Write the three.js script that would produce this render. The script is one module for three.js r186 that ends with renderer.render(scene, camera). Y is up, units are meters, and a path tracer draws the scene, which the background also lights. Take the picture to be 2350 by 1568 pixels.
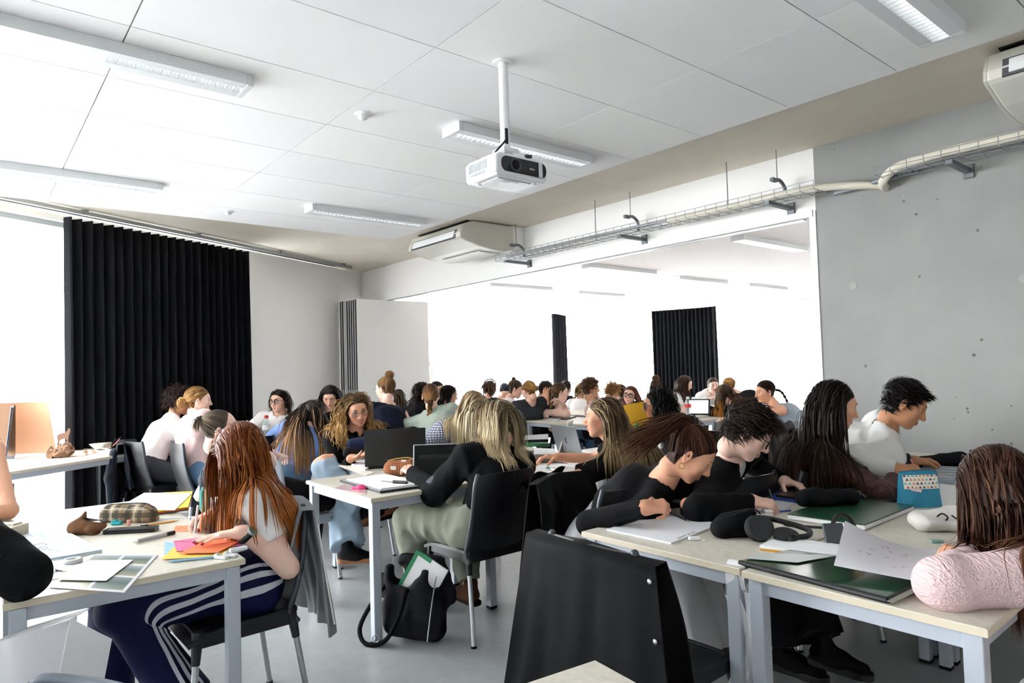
import * as THREE from 'three';
import { RoundedBoxGeometry } from 'three/addons/geometries/RoundedBoxGeometry.js';
import { mergeGeometries } from 'three/addons/utils/BufferGeometryUtils.js';
import { RectAreaLightUniformsLib } from 'three/addons/lights/RectAreaLightUniformsLib.js';

// ---------------------------------------------------------------- camera, sky, light, exposure
// World: x runs from the window side to the concrete wall, -z runs along that wall away from the viewer, y is up, metres.
const scene = new THREE.Scene();
const camera = new THREE.PerspectiveCamera(53.97, 2350 / 1568, 0.05, 200);
{
  const right = new THREE.Vector3(0.772799, -0.028629, 0.634004), up = new THREE.Vector3(-0.002470, 0.998839, 0.048114), back = new THREE.Vector3(-0.634646, -0.038748, 0.771831);
  camera.quaternion.setFromRotationMatrix(new THREE.Matrix4().makeBasis(right, up, back));
  camera.position.set(0, 1.39, 0);
}
scene.add(camera);
scene.background = new THREE.Color().setRGB(0.97, 0.985, 1.0);      // even white overcast
scene.backgroundIntensity = 12.8;
const renderer = new THREE.WebGLRenderer({ antialias: true });
renderer.toneMapping = THREE.LinearToneMapping;
renderer.toneMappingExposure = 1.95;
renderer.shadowMap.enabled = true;
RectAreaLightUniformsLib.init();

// ---------------------------------------------------------------- helpers
const V = (x, y, z) => new THREE.Vector3(x, y, z), A3 = (a) => new THREE.Vector3(a[0], a[1], a[2]);
const RAD = Math.PI / 180, PI = Math.PI;
const mix = (a, b, t) => a + (b - a) * t, clamp = (x, a = 0, b = 1) => Math.min(b, Math.max(a, x));
const sstep = (a, b, x) => { const t = clamp((x - a) / (b - a)); return t * t * (3 - 2 * t); };
function rng(seed) { let s = seed >>> 0; return () => { s = (s + 0x6d2b79f5) | 0; let t = Math.imul(s ^ (s >>> 15), 1 | s); t = (t + Math.imul(t ^ (t >>> 7), 61 | t)) ^ t; return ((t ^ (t >>> 14)) >>> 0) / 4294967296; }; }
const h3 = (x, y, z) => { let h = Math.imul(x, 374761393) + Math.imul(y, 668265263) + Math.imul(z, 2147483647 ^ 0x5bd1e995); h = Math.imul(h ^ (h >>> 13), 1274126177); return ((h ^ (h >>> 16)) >>> 0) / 4294967296; };
function noise3(x, y, z) {
  const X = Math.floor(x), Y = Math.floor(y), Z = Math.floor(z); let u = x - X, v = y - Y, w = z - Z;
  u = u * u * (3 - 2 * u); v = v * v * (3 - 2 * v); w = w * w * (3 - 2 * w);
  const a = mix(h3(X, Y, Z), h3(X + 1, Y, Z), u), b = mix(h3(X, Y + 1, Z), h3(X + 1, Y + 1, Z), u), c = mix(h3(X, Y, Z + 1), h3(X + 1, Y, Z + 1), u), d = mix(h3(X, Y + 1, Z + 1), h3(X + 1, Y + 1, Z + 1), u);
  return mix(mix(a, b, v), mix(c, d, v), w) * 2 - 1;
}
const lin = (hex) => new THREE.Color(hex);                        // sRGB hex to linear
const used = {};
const numbered = (n) => { const k = used[n] = (used[n] ?? -1) + 1; return k ? n + '_' + String(k).padStart(3, '0') : n; };
function tag(o, label, category, group, kind) { if (label) o.userData.label = label; if (category) o.userData.category = category; if (group) o.userData.group = group; if (kind) o.userData.kind = kind; return o; }
function thing(name, label, category, pos = [0, 0, 0], yaw = 0, group) {
  const o = new THREE.Group(); o.name = numbered(name); o.position.set(...pos); o.rotation.y = yaw; scene.add(o);
  return tag(o, label, category, group);
}
function part(name, geo, mat, parent, label) { const m = new THREE.Mesh(Array.isArray(geo) ? merge(geo) : geo, mat); m.name = name; if (label) m.userData.label = label; parent.add(m); return m; }
function single(name, label, category, geo, mat, pos = [0, 0, 0], yaw = 0, group) {
  const m = new THREE.Mesh(Array.isArray(geo) ? merge(geo) : geo, mat); m.name = numbered(name); m.position.set(...pos); m.rotation.y = yaw; scene.add(m); return tag(m, label, category, group);
}
function struct(name, geo, mat, parent) { const m = new THREE.Mesh(Array.isArray(geo) ? merge(geo) : geo, mat); m.name = name; m.userData.kind = 'structure'; (parent ?? scene).add(m); return m; }
function copyOf(o, label, pos, yaw, group) { const c = o.clone(); c.name = numbered(o.name.replace(/_\d{3}$/, '')); c.userData = { ...o.userData }; if (label) c.userData.label = label; if (group) c.userData.group = group; if (pos) c.position.set(...pos); if (yaw !== undefined) c.rotation.y = yaw; scene.add(c); return c; }
function merge(list) {
  const keep = list.some((g) => g.attributes.color) ? ['position', 'normal', 'uv', 'color'] : ['position', 'normal', 'uv'];
  return mergeGeometries(list.map((g) => {
    g = g.index ? g.toNonIndexed() : g;
    const n = g.attributes.position.count;
    if (!g.attributes.uv) g.setAttribute('uv', new THREE.BufferAttribute(new Float32Array(n * 2), 2));
    if (keep.length === 4 && !g.attributes.color) g.setAttribute('color', new THREE.BufferAttribute(new Float32Array(n * 3).fill(1), 3));
    for (const k of Object.keys(g.attributes)) if (!keep.includes(k)) g.deleteAttribute(k);
    return g;
  }));
}
function boxUV(g) {                                              // uv in metres, by the face's main axis
  const p = g.attributes.position, n = g.attributes.normal, uv = new Float32Array(p.count * 2);
  for (let i = 0; i < p.count; i++) {
    const x = Math.abs(n.getX(i)), y = Math.abs(n.getY(i)), z = Math.abs(n.getZ(i));
    const a = y >= x && y >= z ? [p.getX(i), p.getZ(i)] : x >= z ? [p.getZ(i), p.getY(i)] : [p.getX(i), p.getY(i)];
    uv[2 * i] = a[0]; uv[2 * i + 1] = a[1];
  }
  g.setAttribute('uv', new THREE.BufferAttribute(uv, 2)); return g;
}
const box = (w, h, d, x = 0, y = 0, z = 0) => boxUV(new THREE.BoxGeometry(w, h, d).translate(x, y, z));
const rbox = (w, h, d, x = 0, y = 0, z = 0, r = 0.004, s = 2) => boxUV(new RoundedBoxGeometry(w, h, d, s, Math.min(r, w / 2.01, h / 2.01, d / 2.01)).translate(x, y, z));
function tube(pts, r, seg = 24, rad = 8, closed = false) { return new THREE.TubeGeometry(new THREE.CatmullRomCurve3(pts.map((p) => (p.isVector3 ? p : A3(p))), closed, 'centripetal'), seg, r, rad, closed); }
function rod(a, b, r, rad = 8, r2 = r) {                          // closed cylinder between two points
  a = a.isVector3 ? a : A3(a); b = b.isVector3 ? b : A3(b);
  const d = b.clone().sub(a), g = new THREE.CylinderGeometry(r2, r, d.length(), rad, 1);
  g.applyQuaternion(new THREE.Quaternion().setFromUnitVectors(V(0, 1, 0), d.clone().normalize()));
  return g.translate((a.x + b.x) / 2, (a.y + b.y) / 2, (a.z + b.z) / 2);
}
function extr(pts, depth, bevel = 0.003, curve = false) {          // outline in xy pushed along z, centred in z
  const s = new THREE.Shape(); if (curve) { s.setFromPoints(new THREE.CatmullRomCurve3(pts.map(([x, y]) => V(x, y, 0)), true, 'centripetal').getPoints(pts.length * 6).map((p) => new THREE.Vector2(p.x, p.y))); } else s.setFromPoints(pts.map(([x, y]) => new THREE.Vector2(x, y)));
  return boxUV(new THREE.ExtrudeGeometry(s, { depth: Math.max(1e-4, depth - 2 * bevel), bevelEnabled: bevel > 0, bevelSize: bevel, bevelOffset: -bevel, bevelThickness: bevel, bevelSegments: 2, curveSegments: 8 }).translate(0, 0, -depth / 2 + bevel));
}
// a sheet with thickness over f(u, v) -> Vector3
function sheet(f, nu, nv, thick = 0.001, scaleUV = [1, 1]) {
  const P = [], U = [], I = [], N = (nu + 1) * (nv + 1), q = V(0, 0, 0);
  const top = [], nor = [];
  for (let j = 0; j <= nv; j++) for (let i = 0; i <= nu; i++) {
    const u = i / nu, v = j / nv, p = f(u, v), e = 1e-3, a = f(Math.min(1, u + e), v).sub(f(Math.max(0, u - e), v)), b = f(u, Math.min(1, v + e)).sub(f(u, Math.max(0, v - e)));
    top.push(p); nor.push(a.cross(b).normalize()); U.push([u * scaleUV[0], v * scaleUV[1]]);
  }
  const uv = [], pos = [];
  for (const s of [1, -1]) for (let k = 0; k < N; k++) { q.copy(top[k]).addScaledVector(nor[k], s * thick / 2); pos.push(q.x, q.y, q.z); uv.push(...U[k]); }
  const w = nu + 1;
  for (let j = 0; j < nv; j++) for (let i = 0; i < nu; i++) {
    const a = j * w + i, b = a + 1, c = a + w, d = c + 1;
    I.push(a, b, d, a, d, c, N + a, N + d, N + b, N + a, N + c, N + d);
  }
  const edge = []; for (let i = 0; i < nu; i++) edge.push([i, i + 1]); for (let j = 0; j < nv; j++) edge.push([j * w + nu, (j + 1) * w + nu]);
  for (let i = nu; i > 0; i--) edge.push([nv * w + i, nv * w + i - 1]); for (let j = nv; j > 0; j--) edge.push([j * w, (j - 1) * w]);
  const M0 = pos.length / 3; let m = M0;
  for (const [a, b] of edge) { for (const k of [a, b, N + a, N + b]) { pos.push(pos[3 * k], pos[3 * k + 1], pos[3 * k + 2]); uv.push(uv[2 * k], uv[2 * k + 1]); } I.push(m, m + 2, m + 1, m + 1, m + 2, m + 3); m += 4; }
  const g = new THREE.BufferGeometry(); g.setAttribute('position', new THREE.Float32BufferAttribute(pos, 3)); g.setAttribute('uv', new THREE.Float32BufferAttribute(uv, 2)); g.setIndex(I); g.computeVertexNormals(); return g;
}
// ---------------------------------------------------------------- textures and materials
function canvasTex(w, h, draw, rx = 1, ry = 1, color = true) {
  const c = document.createElement('canvas'); c.width = w; c.height = h; draw(c.getContext('2d'), w, h);
  const t = new THREE.CanvasTexture(c); if (color) t.colorSpace = THREE.SRGBColorSpace; t.wrapS = t.wrapT = THREE.RepeatWrapping; t.repeat.set(rx, ry); return t;
}
function dataTex(n, f, rx = 1, ry = 1, color = true) {             // f(u, v) -> [r, g, b] 0..255
  const d = new Uint8Array(n * n * 4);
  for (let j = 0; j < n; j++) for (let i = 0; i < n; i++) { const c = f(i / n, j / n), o = (j * n + i) * 4; d[o] = c[0]; d[o + 1] = c[1]; d[o + 2] = c[2]; d[o + 3] = 255; }
  const t = new THREE.DataTexture(d, n, n); t.magFilter = THREE.LinearFilter; t.minFilter = THREE.LinearFilter; t.wrapS = t.wrapT = THREE.RepeatWrapping; if (color) t.colorSpace = THREE.SRGBColorSpace; t.repeat.set(rx, ry); t.needsUpdate = true; return t;
}
const pnoise = (u, v, f, s) => {                                   // periodic fractal noise on the unit square
  let a = 0, w = 0.5; for (let o = 0; o < 5; o++) { const x = u * f, y = v * f, X = Math.floor(x), Y = Math.floor(y); let p = x - X, q = y - Y; p = p * p * (3 - 2 * p); q = q * q * (3 - 2 * q);
    const H = (i, j) => h3(((i % f) + f) % f, ((j % f) + f) % f, s + o); a += w * (mix(mix(H(X, Y), H(X + 1, Y), p), mix(H(X, Y + 1), H(X + 1, Y + 1), p), q) * 2 - 1); w *= 0.5; f *= 2; } return a; };
const std = (c, r = 0.6, m = 0, extra = {}) => new THREE.MeshStandardMaterial({ color: lin(c), roughness: r, metalness: m, ...extra });
const weave = dataTex(128, (u, v) => { const k = Math.sin(u * 64 * PI) * Math.sin(v * 64 * PI) * 40 + pnoise(u, v, 8, 3) * 50 + 128; return [k, k, k]; }, 8, 8, false);
const cloth = (c, r = 0.92, extra = {}) => new THREE.MeshPhysicalMaterial({ color: lin(c), roughness: r, bumpMap: weave, bumpScale: 0.0006, specularIntensity: 0.35, sheen: 0.1, sheenRoughness: 0.6, sheenColor: lin(c).lerp(new THREE.Color(1, 1, 1), 0.06), ...extra });
const skinMat = new THREE.MeshPhysicalMaterial({ color: 0xffffff, vertexColors: true, roughness: 0.5, specularIntensity: 0.7 });
const hairMat = new THREE.MeshPhysicalMaterial({ color: 0xffffff, vertexColors: true, roughness: 0.5, specularIntensity: 0.3 });
const M = {
  white: std('#f2f2f0', 0.75), metalWhite: std('#e9eaea', 0.45, 0), steel: std('#a9b3bf', 0.42, 0.35), chrome: std('#b9bcbf', 0.28, 0.9), black: std('#101114', 0.5), rubber: std('#0b0b0c', 0.8),
  plasticBlack: std('#15161a', 0.42), plasticGrey: std('#8d96a2', 0.45), paper: std('#f3f3f4', 0.85), paperGrey: std('#e3e3e8', 0.85), zinc: std('#8f9499', 0.38, 0.8), beige: std('#d9d3c6', 0.5), glass: new THREE.MeshPhysicalMaterial({ color: 0xffffff, transmission: 1, thickness: 0, roughness: 0.02, ior: 1.45 }),
  clear: new THREE.MeshPhysicalMaterial({ color: 0xf6fbff, transmission: 1, thickness: 0, roughness: 0.05, ior: 1.4 }), eye: new THREE.MeshPhysicalMaterial({ color: 0xffffff, vertexColors: true, roughness: 0.12 }),
  gold: std('#c9a45a', 0.3, 0.9), screen: new THREE.MeshPhysicalMaterial({ color: lin('#060708'), roughness: 0.3, specularIntensity: 0.35 }), silver: std('#b4b7ba', 0.35, 0.75), cork: std('#b98a5e', 0.9), wood: std('#d8b48a', 0.6),
};
// ---------------------------------------------------------------- distance fields and their meshing
// primitives: cap (tapered capsule, widened k times along l), ell (turned ellipsoid); op -1 carves
function cap(a, b, ra, rb = ra, o = {}) {
  a = a.isVector3 ? a : A3(a); b = b.isVector3 ? b : A3(b);
  const p = { t: 0, ax: a.x, ay: a.y, az: a.z, bx: b.x - a.x, by: b.y - a.y, bz: b.z - a.z, ra, rb, k: 0.03, op: 1, l: null, s: 0, ...o };
  if (p.l) { p.s = 1 - 1 / p.w; const t = (p.bx * p.l.x + p.by * p.l.y + p.bz * p.l.z) * p.s; p.cx = p.bx - p.l.x * t; p.cy = p.by - p.l.y * t; p.cz = p.bz - p.l.z * t; } else { p.cx = p.bx; p.cy = p.by; p.cz = p.bz; }
  p.bb = p.cx * p.cx + p.cy * p.cy + p.cz * p.cz + 1e-12; p.R = Math.max(ra, rb) * (p.l ? p.w : 1); return p;
}
function ell(c, r, o = {}) { c = c.isVector3 ? c : A3(c); const q = { t: 1, ax: c.x, ay: c.y, az: c.z, bx: 0, by: 0, bz: 0, rx: r[0], ry: r[1], rz: r[2], X: V(1, 0, 0), Y: V(0, 1, 0), Z: V(0, 0, 1), k: 0.02, op: 1, R: Math.max(...r), ...o }; return q; }
function pd(p, x, y, z) {
  x -= p.ax; y -= p.ay; z -= p.az;
  if (p.t === 0) {
    const ox = x, oy = y, oz = z;
    if (p.l) { const t = (x * p.l.x + y * p.l.y + z * p.l.z) * p.s; x -= p.l.x * t; y -= p.l.y * t; z -= p.l.z * t; }
    let h = (x * p.cx + y * p.cy + z * p.cz) / p.bb; h = h < 0 ? 0 : h > 1 ? 1 : h;
    x -= p.cx * h; y -= p.cy * h; z -= p.cz * h;
    let d = Math.sqrt(x * x + y * y + z * z) - (p.ra + (p.rb - p.ra) * h);
    if (p.cut) { const c = (ox - p.cut[0]) * p.cut[3] + (oy - p.cut[1]) * p.cut[4] + (oz - p.cut[2]) * p.cut[5]; if (c > d) d = c; }
    return d;
  }
  const a = (x * p.X.x + y * p.X.y + z * p.X.z), b = (x * p.Y.x + y * p.Y.y + z * p.Y.z), c = (x * p.Z.x + y * p.Z.y + z * p.Z.z);
  const u = a / p.rx, v = b / p.ry, w = c / p.rz, k0 = Math.sqrt(u * u + v * v + w * w), u2 = u / p.rx, v2 = v / p.ry, w2 = w / p.rz, k1 = Math.sqrt(u2 * u2 + v2 * v2 + w2 * w2);
  return k1 < 1e-9 ? -Math.min(p.rx, p.ry, p.rz) : k0 * (k0 - 1) / k1;
}
function sdf(L, x, y, z) {
  let d = 1e3;
  for (let i = 0; i < L.length; i++) {
    const p = L[i], e = pd(p, x, y, z);
    if (p.op > 0) { const h = p.k - Math.abs(d - e); d = (d < e ? d : e) - (h > 0 ? h * h / (4 * p.k) : 0); }
    else { const f = -e, h = p.k - Math.abs(d - f); d = (d > f ? d : f) + (h > 0 ? h * h / (4 * p.k) : 0); }
  }
  return d;
}
function meshField(L, cell, { pad = 0.03, disp, color, uv } = {}) {
  let x0 = 1e9, y0 = 1e9, z0 = 1e9, x1 = -1e9, y1 = -1e9, z1 = -1e9;
  for (const p of L) if (p.op > 0) { const r = p.R + pad; x0 = Math.min(x0, p.ax - r, p.ax + p.bx - r); x1 = Math.max(x1, p.ax + r, p.ax + p.bx + r); y0 = Math.min(y0, p.ay - r, p.ay + p.by - r); y1 = Math.max(y1, p.ay + r, p.ay + p.by + r); z0 = Math.min(z0, p.az - r, p.az + p.bz - r); z1 = Math.max(z1, p.az + r, p.az + p.bz + r); }
  const B = 6, nx = Math.ceil((x1 - x0) / cell / B) * B + 1, ny = Math.ceil((y1 - y0) / cell / B) * B + 1, nz = Math.ceil((z1 - z0) / cell / B) * B + 1;
  const F = new Float32Array(nx * ny * nz).fill(1), sub = [], R = cell * B * 0.87;
  for (let bz = 0; bz < nz; bz += B) for (let by = 0; by < ny; by += B) for (let bx = 0; bx < nx; bx += B) {
    const cx = x0 + (bx + B / 2) * cell, cy = y0 + (by + B / 2) * cell, cz = z0 + (bz + B / 2) * cell;
    sub.length = 0; let any = false, deep = false, cuts = false;
    for (const p of L) { const d = pd(p, cx, cy, cz) * (p.t === 1 ? 0.7 : 1); if (d < R + p.k + pad) { sub.push(p); if (p.op > 0) { any = true; } else cuts = true; } }
    if (!any) continue;
    const ex = Math.min(B, nx - bx), ey = Math.min(B, ny - by), ez = Math.min(B, nz - bz);
    if (!cuts && sdf(sub, cx, cy, cz) < -(R + 0.04)) deep = true;
    for (let k = 0; k < ez; k++) for (let j = 0; j < ey; j++) for (let i = 0; i < ex; i++) {
      const at = ((bz + k) * ny + by + j) * nx + bx + i;
      if (deep) { F[at] = -1; continue; }
      const x = x0 + (bx + i) * cell, y = y0 + (by + j) * cell, z = z0 + (bz + k) * cell;
      let d = sdf(sub, x, y, z); if (disp && Math.abs(d) < 0.06) d += disp(x, y, z); F[at] = d;
    }
  }
  const id = new Int32Array(nx * ny * nz).fill(-1), P = [], I = [], sx = 1, sy = nx, sz = nx * ny;
  const C = [[0, 0, 0], [1, 0, 0], [0, 1, 0], [1, 1, 0], [0, 0, 1], [1, 0, 1], [0, 1, 1], [1, 1, 1]], off = C.map(([a, b, c]) => a + b * sy + c * sz);
  const E = [[0, 1], [2, 3], [4, 5], [6, 7], [0, 2], [1, 3], [4, 6], [5, 7], [0, 4], [1, 5], [2, 6], [3, 7]];
  for (let k = 0; k < nz - 1; k++) for (let j = 0; j < ny - 1; j++) for (let i = 0; i < nx - 1; i++) {
    const at = k * sz + j * sy + i; let m = 0;
    for (let c = 0; c < 8; c++) if (F[at + off[c]] < 0) m |= 1 << c;
    if (m === 0 || m === 255) continue;
    let n = 0, x = 0, y = 0, z = 0;
    for (const [a, b] of E) { if (((m >> a) & 1) === ((m >> b) & 1)) continue; const fa = F[at + off[a]], fb = F[at + off[b]], t = fa / (fa - fb); x += C[a][0] + (C[b][0] - C[a][0]) * t; y += C[a][1] + (C[b][1] - C[a][1]) * t; z += C[a][2] + (C[b][2] - C[a][2]) * t; n++; }
    id[at] = P.length / 3; P.push(x0 + (i + x / n) * cell, y0 + (j + y / n) * cell, z0 + (k + z / n) * cell);
  }
  const quad = (a, b, c, d, flip) => { if (a < 0 || b < 0 || c < 0 || d < 0) return; if (flip) I.push(a, c, b, a, d, c); else I.push(a, b, c, a, c, d); };
  for (let k = 1; k < nz - 1; k++) for (let j = 1; j < ny - 1; j++) for (let i = 1; i < nx - 1; i++) {
    const at = k * sz + j * sy + i, s = F[at] < 0;
    if (s !== F[at + sx] < 0) quad(id[at - sy - sz], id[at - sz], id[at], id[at - sy], !s);
    if (s !== F[at + sy] < 0) quad(id[at - sx - sz], id[at - sx], id[at], id[at - sz], !s);
    if (s !== F[at + sz] < 0) quad(id[at - sx - sy], id[at - sy], id[at], id[at - sx], !s);
  }
  const g = new THREE.BufferGeometry(); g.setAttribute('position', new THREE.Float32BufferAttribute(P, 3)); g.setIndex(I); g.computeVertexNormals();
  const n = P.length / 3;
  if (uv) { const u = new Float32Array(n * 2), nn = g.attributes.normal; for (let i = 0; i < n; i++) { const q = uv(P[3 * i], P[3 * i + 1], P[3 * i + 2], nn.getX(i), nn.getY(i), nn.getZ(i)); u[2 * i] = q[0]; u[2 * i + 1] = q[1]; } g.setAttribute('uv', new THREE.BufferAttribute(u, 2)); }
  if (color) { const c = new Float32Array(n * 3); for (let i = 0; i < n; i++) { const q = color(P[3 * i], P[3 * i + 1], P[3 * i + 2]); c[3 * i] = q[0]; c[3 * i + 1] = q[1]; c[3 * i + 2] = q[2]; } g.setAttribute('color', new THREE.BufferAttribute(c, 3)); }
  return g;
}
// joins indexed geometries that share attributes
function joinIndexed(list) { return mergeGeometries(list, false); }

// ---------------------------------------------------------------- people
const AWAY = 140.6;                                              // compass turn: 0 faces away from the viewer's side, 90 to the right of the picture, 180 towards it
const yawOf = (phi) => (AWAY - phi) * RAD;
const dirOf = (phi, y = 0) => V(Math.sin(yawOf(phi)), y, Math.cos(yawOf(phi))).normalize();
const LOD = [{ body: 0.015, cloth: 0.0100, head: 0.0037, hand: 0.0038, n: 420, seg: 10 }, { body: 0.022, cloth: 0.015, head: 0.0062, hand: 0.0062, n: 280, seg: 9 }, { body: 0.030, cloth: 0.021, head: 0.0085, hand: 0.0095, n: 150, seg: 8 }, { body: 0.026, cloth: 0.022, head: 0.009, hand: 0.009, n: 90, seg: 8 }];
const SKIN = { fair: lin('#e6b7a0'), pale: lin('#edc6b4'), warm: lin('#d9a283'), tan: lin('#bf8a66'), brown: lin('#8a5a40') };
function headPrims(o) {
  const w = o.jaw ?? 1, sm = o.smile ?? 0, L = [
    ell([0, 0.030, -0.016], [0.075, 0.083, 0.096]), ell([0, -0.018, 0.034], [0.0605, 0.078, 0.0525], { k: 0.03 }), ell([0, -0.062, 0.026], [0.053 * w, 0.043, 0.051], { k: 0.03 }),
    ell([0, -0.098, 0.060], [0.021 * w, 0.015, 0.018], { k: 0.028 }), cap([-0.044, -0.02, 0.054], [-0.04, -0.034, 0.056], 0.022, 0.018, { k: 0.02 }), cap([0.044, -0.02, 0.054], [0.04, -0.034, 0.056], 0.022, 0.018, { k: 0.02 }),
    cap([-0.032, 0.021, 0.073], [0.032, 0.021, 0.073], 0.0125, 0.0125, { k: 0.018 })];
  for (const s of [-1, 1]) L.push(ell([s * 0.0315, 0.003, 0.0875], [0.017, 0.0115, 0.014], { op: -1, k: 0.012 }));
  L.push(cap([0, 0.012, 0.083], [0, -0.030, 0.104], 0.0065, 0.0098, { k: 0.013 }), ell([0, -0.034, 0.1035], [0.0105, 0.0085, 0.0095], { k: 0.008 }));
  for (const s of [-1, 1]) L.push(ell([s * 0.0115, -0.0375, 0.092], [0.0075, 0.0065, 0.009], { k: 0.007 }));
  const mw = 0.0185 + 0.006 * sm, my = sm * 0.006;
  for (const s of [-1, 1]) { L.push(cap([0, -0.0605, 0.0865], [s * mw, -0.063 + my, 0.0755], 0.0058, 0.0035, { k: 0.006 })); L.push(cap([0, -0.0715 - 0.006 * sm, 0.0855], [s * mw * 0.9, -0.068 + my, 0.0755], 0.0066, 0.004, { k: 0.006 })); }
  L.push(cap([-mw, -0.066 + my, 0.084], [mw, -0.066 + my, 0.084], 0.0016, 0.0016, { op: -1, k: 0.005 }));
  if (sm > 0.4) L.push(ell([0, -0.0665, 0.089], [mw * 0.85, 0.0052, 0.009], { op: -1, k: 0.003 }));
  for (const s of [-1, 1]) { const X = V(Math.cos(0.35) * 1, 0, -s * Math.sin(0.35)), Z = V(s * Math.sin(0.35), 0, Math.cos(0.35)); L.push(ell([s * 0.0785, -0.010, -0.012], [0.0085, 0.030, 0.017], { X, Z, k: 0.008 }), ell([s * 0.0865, -0.008, -0.008], [0.006, 0.019, 0.009], { X, Z, op: -1, k: 0.005 }), ell([s * 0.077, -0.036, -0.006], [0.006, 0.009, 0.007], { k: 0.006 })); }
  L.push(cap([0, -0.04, -0.022], [0, -0.105, -0.032], 0.050, 0.049, { k: 0.03 }));
  return L;
}
const scalpAt = (x, y, z) => { const zm = y > 0.07 ? 1 : y > 0.035 ? mix(0.035, 0.077, (y - 0.035) / 0.035) : y > -0.01 ? mix(0.006, 0.035, (y + 0.01) / 0.045) : -0.028; return z < zm && y > -0.078; };
function sphereCols(r, f, ws = 18, hs = 14) { const g = new THREE.SphereGeometry(r, ws, hs), p = g.attributes.position, c = new Float32Array(p.count * 3); for (let i = 0; i < p.count; i++) { const q = f(p.getX(i) / r, p.getY(i) / r, p.getZ(i) / r); c.set(q, i * 3); } g.setAttribute('color', new THREE.BufferAttribute(c, 3)); return g; }
function colored(g, c) { const n = g.attributes.position.count, a = new Float32Array(n * 3); for (let i = 0; i < n; i++) a.set(typeof c === 'function' ? c(g.attributes.position.getX(i), g.attributes.position.getY(i), g.attributes.position.getZ(i)) : [c.r, c.g, c.b], i * 3); g.setAttribute('color', new THREE.BufferAttribute(a, 3)); return g; }
function ik(a, t, l1, l2, hint) {
  const d = t.clone().sub(a), D = d.length(); let f = 1; if (D > (l1 + l2) * 0.998) f = Math.min(1.12, D / (l1 + l2) * 1.003); if (D > (l1 + l2) * f) { t.copy(a).addScaledVector(d, (l1 + l2) * f * 0.999 / D); return ik(a, t, l1 * f, l2 * f, hint); }
  l1 *= f; l2 *= f; d.normalize(); const x = (D * D + l1 * l1 - l2 * l2) / (2 * D), h = Math.sqrt(Math.max(0, l1 * l1 - x * x));
  const n = hint.clone().addScaledVector(d, -hint.dot(d)).normalize(); return a.clone().addScaledVector(d, x).addScaledVector(n, h);
}
const POSES = {
  rest: { i: [22, 25, 14], m: [24, 28, 16], r: [26, 30, 18], p: [28, 30, 18], t: [30, 18, 15], splay: 1 }, flat: { i: [6, 6, 4], m: [5, 6, 4], r: [6, 7, 4], p: [9, 8, 5], t: [12, 8, 6], splay: 1.4 },
  pen: { i: [48, 42, 22], m: [58, 52, 30], r: [68, 66, 38], p: [72, 72, 40], t: [38, 26, 22], splay: 0.3 }, grip: { i: [50, 60, 35], m: [54, 62, 36], r: [58, 64, 38], p: [60, 64, 38], t: [40, 30, 26], splay: 0.5 },
  cup: { i: [34, 30, 20], m: [36, 32, 20], r: [36, 32, 20], p: [34, 30, 20], t: [24, 14, 12], splay: 1 },
};
// hand: wrist point, finger direction, palm normal, side (+1 left hand, -1 right hand)
function handPrims(W, f, n, side, pose, s = 1) {
  f = f.clone().normalize(); n = n.clone().addScaledVector(f, -n.dot(f)).normalize();
  const t = side < 0 ? f.clone().cross(n) : n.clone().cross(f);     // towards the thumb
  t.multiplyScalar(1); const L = [], at = (a, b, c) => W.clone().addScaledVector(f, a * s).addScaledVector(t, b * s).addScaledVector(n, c * s);
  const F = [['i', 0.026, 0.084, [0.041, 0.025, 0.021], 0.0085], ['m', 0.008, 0.088, [0.045, 0.028, 0.022], 0.0088], ['r', -0.010, 0.084, [0.041, 0.026, 0.021], 0.0083], ['p', -0.027, 0.076, [0.032, 0.021, 0.019], 0.0073]];
  const tips = {}, q = new THREE.Quaternion(), axis = t.clone().multiplyScalar(1);
  L.push(cap(at(-0.012, 0.003, 0), at(0.02, 0.002, 0), 0.021 * s, 0.021 * s, { k: 0.015, l: t, w: 1.35 }), cap(at(0.018, 0.024, 0.007), at(0.05, 0.027, 0.007), 0.013 * s, 0.011 * s, { k: 0.016 }));
  for (const [k, y, x, len, r] of F) {
    L.push(cap(at(0.012, y * 0.55, 0), at(x, y, -0.001), 0.0125 * s, 0.0105 * s, { k: 0.014 }));
    let p = at(x, y, -0.001), d = f.clone().addScaledVector(t, y * 2.2 * pose.splay).normalize(), rr = r;
    len.forEach((l, j) => {
      const a = pose[k][j] * RAD; d = d.clone().multiplyScalar(Math.cos(a)).add(d.clone().cross(axis).multiplyScalar(side < 0 ? -1 : 1).multiplyScalar(Math.sin(a)).multiplyScalar(1));
      const e = p.clone().addScaledVector(d, l * s); L.push(cap(p, e, rr * s, rr * 0.9 * s, { k: j ? 0.002 : 0.006 })); p = e; rr *= 0.9;
    });
    tips[k] = p;
  }
  let p = at(0.022, 0.028, 0.008), d = f.clone().multiplyScalar(0.66).addScaledVector(t, 0.7).addScaledVector(n, 0.32).normalize();
  [0.042, 0.032, 0.026].forEach((l, j) => { const e = p.clone().addScaledVector(d, l * s); L.push(cap(p, e, (0.0125 - j * 0.0016) * s, (0.0105 - j * 0.0014) * s, { k: j ? 0.003 : 0.01 })); p = e; const a = pose.t[j] * RAD; d = d.multiplyScalar(Math.cos(a)).addScaledVector(t, -Math.sin(a) * 0.85).addScaledVector(n, Math.sin(a) * 0.5).normalize(); });
  tips.t = p; tips.palm = at(0.06, 0, 0.03); return { L, tips };
}
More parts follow.
